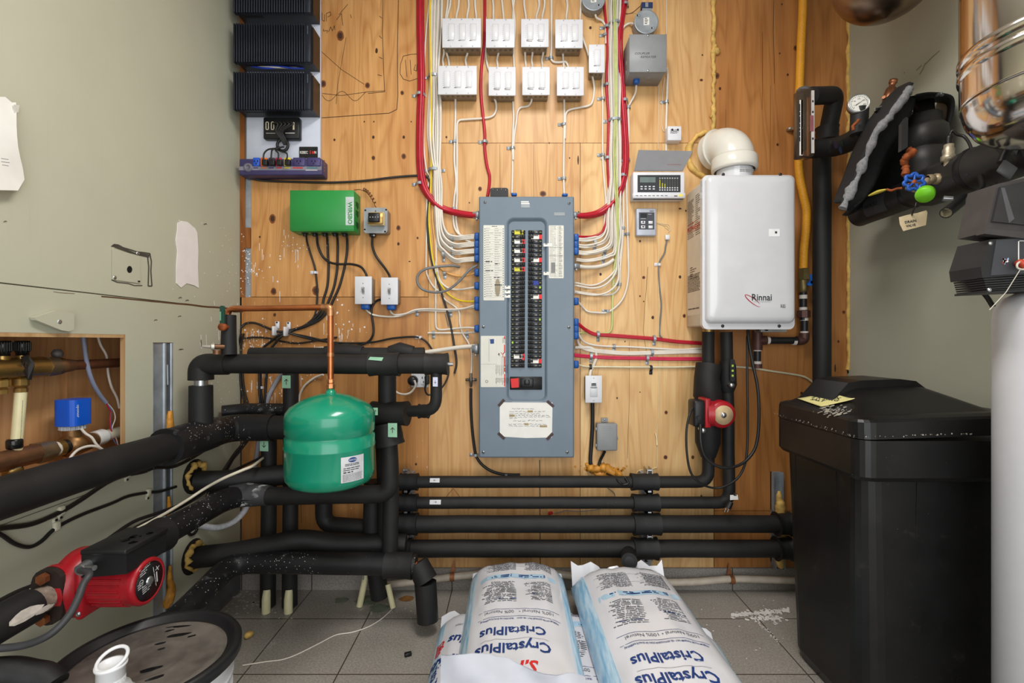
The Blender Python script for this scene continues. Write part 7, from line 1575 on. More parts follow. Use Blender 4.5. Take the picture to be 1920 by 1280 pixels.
# short loops between
t = thing('insulated_pipe', 'short black elbow pipe below the green tank, against the stained plywood', 'pipe', (xp(605, 2.0), 2.0, .3))
pipe('pipe_run', None, [(xp(607, 2.0), 2.0, .46), (xp(607, 2.0), 2.0, .318), (xp(690, 1.98), 1.98, .31)], .034, FOAM, parent=t, fil=.05)
t = thing('insulated_pipe', 'vertical black pipe with a drooping foam end and pale tube at the floor', 'pipe', (-.52, 1.93, 0))
pipe('pipe_run', None, [(xp(700, 1.93), 1.93, .52), (xp(697, 1.93), 1.93, .3), (xp(712, 1.95), 1.95, .045)], .036, FOAM, parent=t)
mb = MB(); mb.tube([at(688, 1068, 1.97), V((xp(674, 1.96), 1.96, 0))], .013, 12); lines_print(mb, at(684, 1072, 1.955), (-.1, 0, -1), (1, 0, -.1), .06, 1, .01, .006, 1); mb.build('pex_tube', [PEX, INKG], t)
t = thing('insulated_pipe', 'pair of slim vertical black pipes merging into the lowest pipe near the bags', 'pipe', (xp(735, 1.86), 1.86, .3))
pipe('pipe_run', None, [(xp(716, 1.90), 1.90, .70), (xp(720, 1.90), 1.90, .5), (xp(722, 1.90), 1.90, .27)], .026, FOAM, parent=t)
pipe('side_run', None, [(xp(733, 1.83), 1.83, .52), (xp(731, 1.83), 1.83, .27)], .030, FOAM, parent=t)
mb = MB(); mb.tube([V((xp(727, 1.94), 1.94, .10)), fz(737, 1139, .012)], .011, 12); mb.lathe([(.009, 0), (.004, .001)], fz(737, 1139, .010), (0, -1, -.3), 10, 1); tag(mb.build('pex_tube', [PEX, INKG]), 'short pale plastic tube end lying on the floor below the black pipes', 'tube')
# ---- pump on the left wall
AX, AZ = -1.05, .503; PY = 1.158
t = thing('insulated_pipe', 'black pipe along the sage wall carrying the big red pump', 'pipe', (AX, 1.2, AZ))
pipe('front_run', None, [(AX, .60, AZ), (AX, 1.045, AZ)], .038, FOAM, parent=t)
pipe('rear_run', None, [(AX, 1.25, AZ), (AX, 1.74, AZ), (AX+.03, 1.80, AZ)], .040, FOAMS, parent=t, fil=.05)
sleeve(t, (AX, 1.27, AZ), (AX, 1.44, AZ-.002), .049, FOAM)
mb = MB(); mb.tube([(AX, 1.78, AZ), (AX+.05, 1.81, AZ), (AX+.14, 1.80, AZ)], [.041, .044, .036], 20); mb.build('white_sealant', speckled('smeared_sealant', (60, 60, 62), (206, 206, 206), .6, 30, .5, scuff=.6), t)
mb = MB(); mb.tube([(AX, 1.04, AZ), (AX, 1.07, AZ), (AX, 1.10, AZ)], [.027, .029, .023], 16); mb.build('bare_pipe', mat('corroded_pipe', (150, 134, 120), .7, .2, var=.4, scale=60, bump=.5), t)
mb = MB(); random.seed(77)
for (px, py, s) in ((14, 1150, .026), (50, 1142, .014)):
    c = at(px, py, 1.0); c.x = AX+.0385; c = V((AX+.040, c.y if False else AX*-1*F/(960-px)*1.0, 0)); d_ = c.y; z_ = CH-(py-640)*d_/F
    mb.ngon([V((AX+.0395*math.cos((z_-AZ)/.05+s*math.sin(a)*12), d_+s*1.4*math.cos(a)*random.uniform(.7, 1.2), AZ+.0395*math.sin((z_-AZ)/.05+s*math.sin(a)*12))) for a in [2*PI*k/11 for k in range(11)]])
mb.build('torn_label', mat('torn_white_label', (190, 182, 172), .7, var=.2, scale=60), t)
t = thing('circulation_pump', 'big red circulation pump with a black box on top, on the sage wall', 'pump', (AX, PY, AZ))
pr = PUMPR; X = AX
mb = MB(); mb.tube([(X, PY-.05, AZ), (X, PY-.02, AZ), (X, PY+.02, AZ), (X, PY+.06, AZ)], [.04, .055, .055, .04], 24)
mb.lathe([(0, -.02), (.06, -.02), (.078, .0), (.078, .03), (.07, .045), (.06, .05)], (X, PY, AZ), (1, 0, 0), 32)
mb.build('volute', pr, t)
mb = MB(); mb.rbox((X+.048, PY-.062, AZ-.062), (X+.066, PY+.062, AZ+.062), .016, 3); mb.build('motor_flange', pr, t)
mb = MB(); R = .054
prof = [(.052, .06), (R, .07), (R, .15), (.0535, .16), (.0545, .168), (.052, .175), (.045, .177), (.044, .174)]
mb.lathe(prof, (X, PY, AZ), (1, 0, 0), 40)
for k in range(26): a = 2*PI*k/26; e = V((0, math.cos(a), math.sin(a))); mb.tube([V((X+.072, PY, AZ))+e*R, V((X+.145, PY, AZ))+e*R], .0022, 6)
mb.build('motor_housing', pr, t)
mb = MB(); fx = X+.1745; mb.lathe([(.0445, 0), (.0445, .001), (0, .001)], (fx, PY, AZ), (1, 0, 0), 36); mb.lathe([(.011, .001), (.010, .004), (.006, .005), (0, .004)], (fx, PY, AZ), (1, 0, 0), 16, 1)
F_ = lambda u, v: V((fx+.0016, PY+u, AZ+v))
random.seed(6)
for (u, v, l, n) in ((-.030, .022, .026, 4), (-.014, .036, .02, 2), (-.036, -.006, .02, 3), (-.022, -.022, .03, 4)): lines_print(mb, F_(u, v), (0, 1, .15), (0, .15, -1), l, n, .005, .0022, 2, .3)
for k in range(8): a, b = PI/4*k, PI/4*(k+1); c = (-.026, .008); mb.ngon([F_(c[0]+r*math.cos(q), c[1]+r*math.sin(q)) for r, q in ((.007, a), (.007, b), (.005, b), (.005, a))], 2)
mb.text('X', F_(.028, .012), (0, .3, 1), (0, -1, .3), .014, 2, bold=.03); lines_print(mb, F_(.024, .012), (0, .1, -1), (0, 1, .1), .026, 1, .004, .004, 2, 0, False); lines_print(mb, F_(.012, .028), (0, .2, -1), (0, 1, .2), .05, 1, .004, .0018, 2, 0)
mb.build('name_plate', [BLK, STEEL, mat('white_plate_print', (190, 190, 190), .5)], t)
for s, yy in ((-1, PY-.075), (1, PY+.088)):
    mb = MB(); pts = [V((X+math.cos(a)*(.036+.024*abs(math.sin(a))**2), yy, AZ+math.sin(a)*(.036+.028*abs(math.sin(a))))) for a in [2*PI*k/28 for k in range(28)]]; mb.prism(pts, (0, .012, 0)); mb.prism([p+V((0, s*-.014, 0)) for p in pts], (0, .012, 0), 1)
    mb.build('pipe_flange', [mat('dark_rusty_flange', (48, 38, 34), .6, .3, var=.3), pr], t)
    for dz in (-.046, .046):
        mb = MB(); mb.lathe([(0, -.012), (.0125, -.012), (.0125, 0), (.006, .001), (.006, .04), (.011, .04), (.011, .05), (0, .05)], (X, yy-.003, AZ+dz), (0, 1, 0), 6, 0, False); mb.build('bolt', mat('bronze_bolt', (150, 90, 58), .4, .7, var=.25), t)
mb = MB(); mb.prism([(X+.072, PY-.068, AZ+.040), (X+.17, PY-.062, AZ+.046), (X+.17, PY-.062, AZ+.10), (X+.072, PY-.068, AZ+.095)], (0, .125, 0)); mb.rbox((X+.07, PY-.07, AZ+.092), (X+.174, PY+.066, AZ+.104), .003, 2)
mb.build('terminal_box', BLK, t)
mb = MB(); g = V((X+.085, PY-.075, AZ+.070)); mb.cyl(g+V((0, .012, 0)), g+V((0, -.012, -.004)), .013, 10); mb.cyl(g+V((0, -.006, 0)), g+V((.034, -.012, .002)), .006, 8); mb.build('cable_gland', STEEL, t)
mb = MB(); random.seed(15)
for k in range(7): blob(mb, (X+.1+random.random()*.06, PY-.03+random.random()*.08, AZ+.1042), (0, 0, 1), random.uniform(.003, .012), 0)
mb.build('water_drops', mat('wet_black', (14, 14, 15), .08), t)
mb = MB(); screw(mb, (X+.06, PY-.0625, AZ-.045), .006); mb.build('screw', STEEL, t)
cable('pump_cable', 'thick grey cord drooping from the big red pump', [g+V((0, -.01, -.004)), at(168, 1075, 1.04), at(156, 1095, 1.02), at(146, 1122, 1.0), at(128, 1155, .98), at(95, 1188, .96), at(50, 1208, .95), at(0, 1215, .94), at(-40, 1216, .93)], .0072, mat('charcoal_cord', (58, 58, 60), .5), wall=False)
# ---- cables along the left wall
def wcable(name, label, pts, r, m, cat='cable', group=None):
    return cable(name, label, [lw(*p) if len(p) == 3 else lw(p[0], p[1], r+.001) for p in pts], r, m, cat, group, wall=False)
o = wcable('wall_cable', 'brown black cable clipped along the sage wall just below the big pipe', [(-40, 996), (0, 990), (60, 982), (112, 960), (150, 938), (200, 905), (235, 891), (270, 884), (292, 876), (330, 873), (380, 846), (420, 816), (440, 802)], .0062, BCABS)
o2 = wcable('wall_cable', 'thin black cable sagging along the sage wall between clips', [(-40, 985), (0, 1001), (28, 1019), (55, 1025), (78, 1014), (104, 990), (150, 966), (210, 943), (240, 930), (277, 923), (300, 921), (330, 912)], .0048, BCAB)
for (x, y, par) in ((116, 957, o), (107, 986, o2), (279, 923, o2), (240, 888, o)):
    c = lw(x, y, .008); mb = MB(); mb.rbox(c+V((-.007, -.009, -.012)), c+V((.004, .009, .012)), .004, 2); mb.rbox(c+V((-.008, -.008, -.004)), c+V((-.002, .008, .022 if y > 960 else -.024)), .003, 1); mb.lathe([(.004, 0), (.003, .003), (0, .003)], c+V((-.003, 0, .016 if y > 960 else -.018)), (1, 0, 0), 8, 1); mb.build('cable_clip', [mat('cream_clip', (206, 202, 180), .5), DARK], par)
wcable('wall_cable', 'ivory cable slanting up past the big red pump to the corner pipes', [(-30, 1150, .03), (60, 1105, .03), (130, 1060, .03), (190, 1028, .035), (240, 1000, .04), (300, 968, .05), (350, 938, .06), (385, 915, .10), (420, 896, .17), (455, 881, .23), (474, 873, .25), (490, 861, .205), (504, 850, .165)], .0052, mat('ivory_cable2', (222, 212, 190), .45))
wcable('wall_cable', 'glossy black cable running beside the ivory one behind the big red pump', [(-30, 1142, .02), (30, 1110, .02), (90, 1085, .02), (150, 1045, .02), (200, 1012, .02), (250, 978, .02), (300, 960, .03), (350, 940, .04), (390, 912, .06), (430, 886, .08), (480, 862, .12), (490, 856, .14)], .0055, BCAB)
wcable('wall_cable', 'splashed black cable running down behind the big red pump', [(-30, 1165, .012), (40, 1125, .012), (110, 1085, .012), (180, 1035, .012), (230, 1005, .014), (270, 980, .02), (330, 955, .03), (380, 925, .05), (410, 895, .06), (440, 850, .07), (470, 815, .09)], .0055, BCABS)
for i in range(3): wcable('black_cable', 'one of three black cables crossing in the corner behind the pipe bends', [(385+i*7, 935-i*2, .05), (405+i*5, 900, .06), (430+i*5, 868-i*6, .06), (455+i*4, 838-i*5, .08), (472+i*5, 800, .09), (478+i*6, 770, .09)], .0048, BCABS, group='corner cables')
cable('grey_conduit', 'pale grey tube descending behind the loop pipe beside the tank', [(534, 694, .03), (520, 712), (506, 738), (499, 760), (495, 785), (486, 820), (482, 850), (478, 876)], .0095, mat('pale_grey_tube', (150, 150, 158), .45))
cable('white_cable', 'white cable curving out behind the copper pipe down to the tank', [(606, 702, .02), (590, 708), (572, 722), (563, 738), (560, 755)], .005, WCAB)
cable('white_conduit', 'white twisted cable bowing from a wall hole up behind the pipes', [lw(372, 984, .01), at(392, 988, 1.85), at(412, 988, 1.88), at(438, 978, 1.92), at(458, 958, 1.95), at(468, 935, 1.97), at(472, 915, 1.98)], .0115, mat('twisted_white_cable', (206, 206, 212), .45, var=.15, scale=90), wall=False)
c = lw(362, 985, .003); mb = MB(); mb.tube([c+V((0, .03*math.cos(a), .032*math.sin(a))) for a in [2*PI*k/20 for k in range(20)]], .006, 8, closed=True); tag(mb.build('hole_grommet', BLK), 'black ring in the sage wall where the white twisted cable enters', 'grommet')
for i in range(2): cable('black_cable', 'one of two splashed black cables dropping down the corner behind the loop pipe', [(452+i*5, 625, .012), (447+i*5, 650), (449+i*5, 690), (453+i*5, 730), (460+i*7, 765), (463+i*8, 800)], .0045, BCABS, group='corner drop cables')
cable('black_cable', 'black cable with a small white tag dropping behind the loop pipe', [(494, 660, .015), (489, 690), (489, 730), (492, 762), (488, 800)], .0048, BCAB, clamps=[(491, 726, .009, 3, True, 'cable_tag', WHITE)])
# ---- green expansion tank, copper feed
GT = V(((620-960)*1.58/F, 1.58, .616)); R = .1405
GRT = mat('teal_green_enamel', (18, 138, 106), .24, var=.05, scale=5, coat=.4)
t = thing('expansion_tank', 'teal green expansion tank hanging from a copper pipe among black pipes', 'tank', GT)
prof = [(0, -.012), (.05, -.011), (.10, -.004), (.128, .008), (.138, .022), (R, .04), (R, .112), (R+.002, .116), (R+.002, .12), (R, .124), (R, .148), (R-.005, .153), (R-.005, .157), (R, .163), (R, .212), (R-.003, .222), (.125, .238), (.095, .256), (.06, .27), (.03, .277), (0, .279)]
prof = [(a, b*1.055) for a, b in prof]; mb = MB(); mb.lathe(prof, GT, (0, 0, 1), 56); mb.build('shell', GRT, t)
mb = MB(); mb.lathe([(.016, 0), (.016, .012), (.012, .013), (.012, .02), (0, .02)], GT+V((0, 0, .289)), (0, 0, 1), 14); mb.build('neck', GRT, t)
LB = lambda u, v, o_=.0012: GT+V(((R+o_)*math.sin(u/R), -(R+o_)*math.cos(u/R), v))
u0, u1, v0, v1 = .080, .157, .032, .110
mb = MB(); n = 10; vs = [LB(u0+(u1-u0)*i/n, v) for v in (v0, v1) for i in range(n+1)]; mb.add(vs, [(i, i+1, i+n+2, i+n+1) for i in range(n)], 0, True)
fnl = lambda x, y: LB(u0+x, v1+y, .0018)
vs = [fnl(.036+.014*math.cos(q), -.011+.0075*math.sin(q)) for q in [2*PI*k/20 for k in range(20)]]; mb.ngon(vs, 2)
mb.text('FLEXCON', (0, 0, 0), XD, ZD, .0072, 0, 'CENTER', .02, fn=lambda x, y: LB(u0+.036+x*.75, v1-.0135+y, .0024))
random.seed(2)
lines_print(mb, None or (0, 0, 0), XD, ZD, .05, 2, .004, .0018, 1, .1, fn=lambda x, y: LB(u0+.012+x, v1-.022+y, .0018)); lines_print(mb, (0, 0, 0), XD, ZD, .062, 2, .006, .0022, 1, .2, fn=lambda x, y: LB(u0+.007+x, v1-.034+y, .0018)); lines_print(mb, (0, 0, 0), XD, ZD, .03, 1, .006, .0035, 1, 0, fn=lambda x, y: LB(u0+.007+x, v1-.046+y, .0018)); lines_print(mb, (0, 0, 0), XD, ZD, .066, 8, .003, .0012, 3, .05, fn=lambda x, y: LB(u0+.005+x, v1-.053+y, .0018))
mb.build('label', [mat('silver_white_label', (206, 206, 210), .4), INK, BLUEINK, INKG], t)
t = thing('copper_pipe', 'bent copper pipe from the green lever valve over and down to the green tank', 'pipe', GT+V((0, 0, .3)))
cp0 = at(427, 579, 1.66); cp1 = V((GT.x, GT.y, at(622, 576, 1.58).z))
mb = MB(); mb.tube(fillet([cp0+V((0, 0, -.05)), cp0, cp1, GT+V((0, 0, .333))], .028, 6), .0100, 14); mb.build('tube', COPPER, t)
SOL = mat('soldered_copper', (186, 130, 88), .35, .8, var=.25, scale=40)
MB().tube(fillet([cp1+V((-.028, .002, 0)), cp1, cp1+V((0, 0, -.028))], .022, 6), .0122, 14).build('elbow_fitting', SOL, t)
MB().lathe([(.0122, 0), (.0122, .03)], cp0+V((.02, 0, 0)), (1, 0, 0), 12).build('coupling', SOL, t)
MB().lathe([(.0118, 0), (.0118, .012)], GT+V((0, 0, .415)), (0, 0, 1), 12).build('coupling', SOL, t)
MB().lathe([(.011, 0), (.015, .004), (.015, .016), (.011, .02), (.013, .022), (.013, .032), (.010, .034)], GT+V((0, 0, .307)), (0, 0, 1), 8, 0, False).build('union_nut', SOL, t)
vc = at(427, 620, 1.655)
t = thing('ball_valve', 'valve wrapped in black foam with a green lever and a rusty bolt, at the corner', 'valve', vc)
mb = MB(); mb.tube([at(430, 590, 1.66), at(429, 625, 1.66), at(429, 664, 1.66)], [.022, .024, .026], 18); mb.build('foam_wrap', FOAMD, t)
mb = MB(); a = at(418, 573, 1.62); b = at(417, 612, 1.62); mb.vbox((a.x-.008, 1.615, b.z), (a.x+.007, 1.622, a.z), .006); lines_print(mb, V((a.x-.003, 1.6145, a.z-.02)), -ZD, XD, .03, 1, .003, .005, 1, 0); mb.build('lever', [mat('dark_green_lever', (22, 66, 54), .4), mat('pale_green_print', (110, 160, 130), .6)], t)
mb = MB(); mb.lathe([(0, -.012), (.013, -.012), (.014, 0), (.009, .004), (.009, .03)], at(419, 613, 1.622), (0, 1, 0), 8); mb.build('rusty_bolt', RUST, t)
mb = MB(); mb.tube([at(420, 650, 1.64), at(402, 650, 1.62)], .009, 10); mb.tube([at(402, 650, 1.62), at(396, 650, 1.615)], .0115, 8, 1); mb.tube([at(396, 650, 1.615), at(380, 649, 1.61)], [.006, .004], 8, 1); mb.cyl(at(407, 656, 1.63), at(407, 664, 1.63), .013, 12); mb.build('drain_nipple', [OLDB, mat('limed_nickel2', (190, 186, 176), .4, .5)], t)
# ================================================================ NICHE CONTENTS
NX = -1.262
def ny(px, X=NX): return X*F/(px-960)
t = thing('heating_manifold', 'upper brass manifold with black knobs inside the wall opening', 'manifold', (NX, 1.0, 1.01))
Z = 1.012; yA, yB = .70, ny(82)
mb = MB(); mb.tube([(NX, yA, Z), (NX, yB, Z)], .027, 8, flat=1.0); 
mb.text('KN', (NX+.0275, ny(18), Z+.004), (0, 1, 0), ZD, .018, 1, bold=.02); mb.text('PH', (NX+.0275, ny(8), Z-.016), (0, 1, 0), ZD, .016, 1); mb.build('body', [BRASS, mat('cast_print', (56, 44, 26), .6)], t)
mb = MB(); mb.tube([(NX, yB, Z), (NX, ny(104), Z)], [.030, .027], 6); mb.build('nut', mat('grey_brass', (140, 122, 96), .4, .8, var=.2), t)
mb = MB(); mb.tube([(NX, ny(104), Z), (NX, ny(112), Z), (NX, ny(120), Z), (NX, ny(136), Z)], [.018, .024, .020, .0165], 14); mb.build('adapter', OLDB, t)
mb = MB(); mb.cyl((NX, ny(128), Z), (NX, 1.69, Z), .0145, 14); mb.build('copper_pipe', mat('brown_copper', (112, 70, 48), .45, .6, var=.2), t)
for px in (6, 42, -40):
    yy = ny(px); mb = MB(); mb.lathe([(.0, 0), (.013, 0), (.013, .008), (.0155, .010), (.016, .034), (.014, .038), (0, .038)], (NX, yy, Z+.032), (0, 0, 1), 20)
    for k in range(20): a = 2*PI*k/20; mb.tube([(NX+.0158*math.cos(a), yy+.0158*math.sin(a), Z+.044), (NX+.0158*math.cos(a), yy+.0158*math.sin(a), Z+.066)], .0013, 5)
    mb.build('knob', mat('gloss_black_knob', (20, 20, 22), .2), t)
    MB().cyl((NX, yy, Z+.02), (NX, yy, Z+.034), .013, 10).build('valve_neck', BRASS, t); mb = MB(); mb.lathe([(.012, 0), (.017, -.004), (.017, -.020), (.011, -.026), (.014, -.028), (.014, -.038), (0, -.038)], (NX, yy-.004, Z-.024), (0, 0, 1), 8, 0, False); mb.build('port_nut', BRASS, t)
mb = MB(); yy = ny(33); mb.prism([(NX+.02, yy-.012, Z+.03), (NX+.02, yy+.006, Z+.034), (NX+.03, yy+.012, Z+.01), (NX+.03, yy+.004, Z-.03), (NX+.03, yy-.006, Z-.03)], (.002, 0, 0)); mb.build('black_clip', BLK, t)
mb = MB(); mb.lathe([(0, 0), (.012, .004), (.014, .014), (.008, .024), (0, .025)], (NX, ny(108), Z+.022), (0, 0, 1), 9); mb.build('air_vent', mat('grey_corroded', (90, 86, 84), .6, .4, bump=.4), t)
mb = MB(); mb.tube(smooth([(NX, ny(42)-.004, Z-.055), (NX, ny(38), .93), (NX, ny(30), .80), (NX, ny(28), .72)]), .0125, 14); lines_print(mb, (NX+.0128, ny(34), .93), (0, -.06, -1), (0, 1, -.06), .14, 1, .004, .001, 1); tag(mb.build('pex_tube', [PEX, INKG]), 'pale plastic heating tube hanging from the upper brass manifold', 'tube')
t = thing('heating_manifold', 'lower brass manifold with a blue actuator, partly behind the big black pipe', 'manifold', (NX, 1.0, .78))
Z = .783
mb = MB(); mb.tube([(NX, .75, Z), (NX, ny(66), Z)], .026, 8); mb.build('body', OLDB, t)
mb = MB(); mb.tube([(NX, ny(66), Z), (NX, ny(96), Z)], [.030, .028], 6); mb.build('nut', mat('grey_brass', (140, 122, 96), .4, .8), t)
mb = MB(); mb.tube([(NX, ny(96), Z), (NX, ny(104), Z)], .021, 12); mb.tube([(NX, ny(104), Z), (NX, ny(114), Z)], .023, 12, 1); mb.build('adapter', [TEFLON, BRASS], t)
mb = MB(); mb.tube([(NX, ny(114), Z), (NX, ny(126), Z)], .02, 12); mb.build('black_coupling', BLK, t)
yv = ny(136); mb = MB(); mb.tube([(NX, ny(124), Z), (NX, yv-.02, Z), (NX, yv+.012, Z), (NX, ny(178), Z)], [.022, .03, .032, .021], 18); mb.cyl((NX, yv, Z+.02), (NX, yv, Z+.05), .022, 14); mb.build('valve_body', mat('bronze_valve', (140, 104, 66), .4, .75, var=.2), t)
mb = MB(); mb.lathe([(.028, 0), (.028, .012), (0, .012)], (NX, yv, Z+.045), (0, 0, 1), 24); 
for k in range(18): a = 2*PI*k/18; mb.cyl((NX+.028*math.cos(a), yv+.028*math.sin(a), Z+.046), (NX+.028*math.cos(a), yv+.028*math.sin(a), Z+.056), .003, 6)
mb.build('white_collar', mat('grey_white_collar', (176, 180, 186), .5), t)
mb = MB(); mb.vbox((NX-.03, yv-.034, Z+.058), (NX+.034, yv+.034, Z+.132), .018, 5, 2); mb.text('uponor', (NX+.0346, yv-.024, Z+.118), (0, 0, -1), (0, 1, 0), .012, 1, bold=.02); mb.build('actuator', [mat('bright_blue_actuator', (14, 84, 196), .35, var=.04), mat('pale_blue_print', (190, 205, 230), .5)], t)
mb = MB(); mb.tube([(NX, ny(176), Z+.002), (NX, ny(192), Z+.004), (NX, ny(198), Z+.004)], [.0235, .024, .018], 16); mb.cyl((NX, ny(196), Z+.004), (NX, 1.66, Z+.012), .0175, 14, 1); mb.build('plastic_pipe', [mat('white_pvc', (226, 226, 224), .35), mat('cream_pvc', (214, 206, 182), .4)], t)
mb = MB(); yk = ny(27); mb.lathe([(.0, 0), (.015, 0), (.0165, .004), (.0165, .02), (.014, .024), (0, .024)], (NX, yk, Z+.026), (0, 0, 1), 18); mb.build('knob', mat('gloss_black_knob', (20, 20, 22), .2), t)
mb = MB(); mb.lathe([(.018, 0), (.02, -.004), (.02, -.016), (.015, -.02), (0, -.02)], (NX, ny(24), Z-.022), (0, 0, 1), 8); mb.build('port_nut', BRASS, t)
nc = lambda px, py, X=-1.29: at(px, py, X*F/(px-960))
cable('grey_cable', 'grey cable hanging inside the wall opening, ending in coloured wires', [nc(155, 620, -1.25), nc(158, 645, -1.25), nc(163, 680, -1.25), nc(172, 712, -1.25), nc(186, 738, -1.25), nc(199, 755, -1.25)], .0058, mat('blue_grey_cable', (120, 126, 146), .45), wall=False)
for i, (m_, lab) in enumerate(((RCAB, 'red'), (mat('blue_wire', (90, 120, 170), .5), 'pale blue'), (WCAB, 'white'))):
    cable('thin_wire', 'thin %s wire from the end of the grey cable in the wall opening' % lab, [nc(199, 754, -1.25), nc(203+i*3, 764, -1.25), nc((208, 209, 214)[i], 772, -1.25), nc((206, 207, 216)[i], 785, -1.25), nc((208, 209, 210)[i], 805, -1.25), nc((214, 212, 218)[i], 822, -1.25), nc((220, 222, 222)[i], 838, -1.25)], .0017, m_, 'wire', wall=False)
cable('white_cable', 'thin white cable hanging inside the wall opening, clear of the coloured wires', [nc(182, 622), nc(188, 645), nc(200, 668), nc(203, 700), nc(209, 725), nc(219, 745), nc(224, 765)], .0036, WCAB, wall=False)
cable('white_cable', 'white cable from the blue actuator curling down behind the big black pipe', [nc(152, 803, -1.235), nc(160, 812, -1.23), nc(172, 820, -1.22), nc(180, 832, -1.215), nc(190, 842, -1.21), nc(196, 852, -1.2)], .0036, WCAB, wall=False)
cable('white_cable', 'white cable arching at the foot of the wall opening', [nc(128, 868, -1.21), nc(134, 855, -1.21), nc(148, 842, -1.21), nc(168, 836, -1.205), nc(184, 838, -1.2), nc(197, 846, -1.2)], .0038, WCAB, wall=False)
# ================================================================ LEFT WALL BITS
t = thing('wall_plate', 'sage painted blank plate with a round black hole, in a rough cut opening', 'wall plate', lw(236, 500))
mb = MB(); mb.prism([lw(x, y, .0016) for x, y in ((210, 466), (262, 480), (263, 531), (210, 524))], (.0015, 0, 0)); mb.build('plate', PAINT, t)
mb = MB(); mb.ngon([lw(243+5*math.cos(a), 505+6.6*math.sin(a), .0034) for a in [2*PI*k/18 for k in range(18)]]); mb.build('hole', mat('black_hole', (12, 11, 10), .9), t)
mb = MB(); 
for (x, y) in ((215, 520), (258, 475)): mb.lathe([(.006, 0), (.005, .002), (0, .002)], lw(x, y, .003), (1, 0, 0), 12)
mb.ngon([lw(x, y, .0036) for x, y in ((258, 526), (263, 526), (263, 529), (259, 529))], 1); mb.build('screw', [STEEL, DARK], t)
t = thing('turn_button', 'pointed wooden turn button painted sage, above the wall opening', 'latch', lw(90, 600))
prof = [(53, 595), (95, 582), (128, 587), (128, 617), (118, 621), (104, 619), (56, 600)]
f_ = [lw(x, y, .0) for x, y in prof]; mb = MB(); mb.prism([p+V((.002, 0, 0)) for p in f_], (.014, 0, 0)); mb.build('block', PAINT, t)
mb = MB(); mb.lathe([(.006, 0), (.005, .0015), (.002, .001), (0, .001)], lw(112, 603, .016), (1, 0, 0), 12); mb.build('screw', STEEL, t)
mb = MB(); pts = [(0, 185), (18, 192), (30, 202), (31, 220), (33, 255), (38, 285), (46, 318), (44, 345), (22, 362), (0, 352), (-40, 340), (-40, 170)]
t = thing('paper_sheet', 'white paper sheet curling off the sage wall', 'paper')
cols = []; 
for k in range(9):
    v = k/8; 
    yy0 = 182+175*v; xe_ = [30, 31, 31, 32, 34, 38, 43, 46, 34][k]; cols.append([lw(x, yy0+(10 if x > 20 else 0)*(1-v)+(xe_-x)*-.02, .006+.03*v*v+.012*math.sin(v*5)*(x+40)/80) for x in (-40, -10, 10, 22, xe_)])
vs = [p for c in cols for p in c]; mb.add(vs, [(j*5+i, j*5+i+1, (j+1)*5+i+1, (j+1)*5+i) for j in range(8) for i in range(4)], 0, True)
random.seed(1)
for (x, y, l) in ((2, 297, 14), (2, 303, 16), (4, 309, 12)): ribbon(mb, [(x, y), (x+l, y+2)], 1.2, 1, lambda a, b: lw(a, b, .052))
mb.build('sheet', [PAPER, INKG], t)
mb = MB(); mb.prism([lw(25, 196, .012), lw(36, 197, .009), lw(34, 210, .009), lw(26, 212, .012)], (.001, 0, 0)); mb.build('tape_strip', mat('clear_tape', (214, 214, 206), .2), t)
# ================================================================ BUCKET
BC = V((-.792, 1.045, 0)); BR = .158
t = thing('bucket', 'white plastic bucket with a dirty black lid and white spout', 'bucket', BC)
mb = MB(); mb.lathe([(0, 0), (.128, 0), (.132, .01), (.15, .28), (.160, .285), (.160, .295), (.151, .30), (.152, .315), (.162, .32), (.162, .33), (.153, .335), (.155, .375)], BC, (0, 0, 1), 56); mb.build('body', mat('bucket_white', (222, 222, 226), .3, var=.02), t)
def lidmat():
    k = NT('dusty_black_lid'); k.set(.32, 0, .5)
    n1 = k.noise(k.map(), 6, 5, .65); sep = k.noise(k.map((1, 1, 1)), 30, 3)
    c1 = k.ramp(n1, [(.34, rgb((62, 58, 55))), (.62, rgb((104, 97, 90)))]); k.color(k.mix(.25, c1, k.ramp(sep, [(.4, rgb((60, 56, 52))), (.7, rgb((120, 112, 104)))])))
    rr = k.ramp(n1, [(.3, (.2, .2, .2, 1)), (.6, (.55, .55, .55, 1))]); k.l.new(rr, k.b.inputs['Roughness']); return k.m
LR = .178; lz = .372
mb = MB(); mb.lathe([(LR-.006, 0), (LR, .004), (LR, .022), (LR-.004, .028), (LR-.012, .029), (LR-.018, .026), (LR-.022, .014), (LR-.03, .012)], BC+V((0, 0, lz)), (0, 0, 1), 72, 0); mb.lathe([(LR-.03, .012), (LR-.036, .016), (LR-.042, .017), (LR-.05, .013), (.075, .013), (.07, .0145), (.066, .013), (.05, .012), (0, .012)], BC+V((0, 0, lz)), (0, 0, 1), 72, 1)
mb.build('lid', [BLK, lidmat()], t)
mb = MB(); random.seed(19)
for (px, py, s, e) in ((330, 1172, .018, 2.2), (345, 1172, .018, 2.4), (318, 1182, .010, 1.6), (335, 1190, .016, 2.6), (300, 1206, .010, 1.8), (360, 1192, .010, 1.5), (280, 1255, .018, 1.8), (292, 1270, .016, 1.5), (302, 1216, .008, 1.6)):
    p = fz(px, py, lz+.0135); n_ = 14
    mb.ngon([p+V((math.cos(q)*s*e*.7+math.sin(q)*s*.3, math.sin(q)*s*.6+math.cos(q)*s*.45, 0))*(.75+.4*NZ.noise(V((math.cos(q), math.sin(q), px)))) + V((0, 0, .0006)) for q in [2*PI*k/n_ for k in range(n_)]])
mb.build('wet_patch', mat('wet_black_patch', (20, 20, 21), .12), t)
SPO = fz(208, 1308, lz+.013); SK = lambda pr: [(a*.78, b*.78) for a, b in pr]
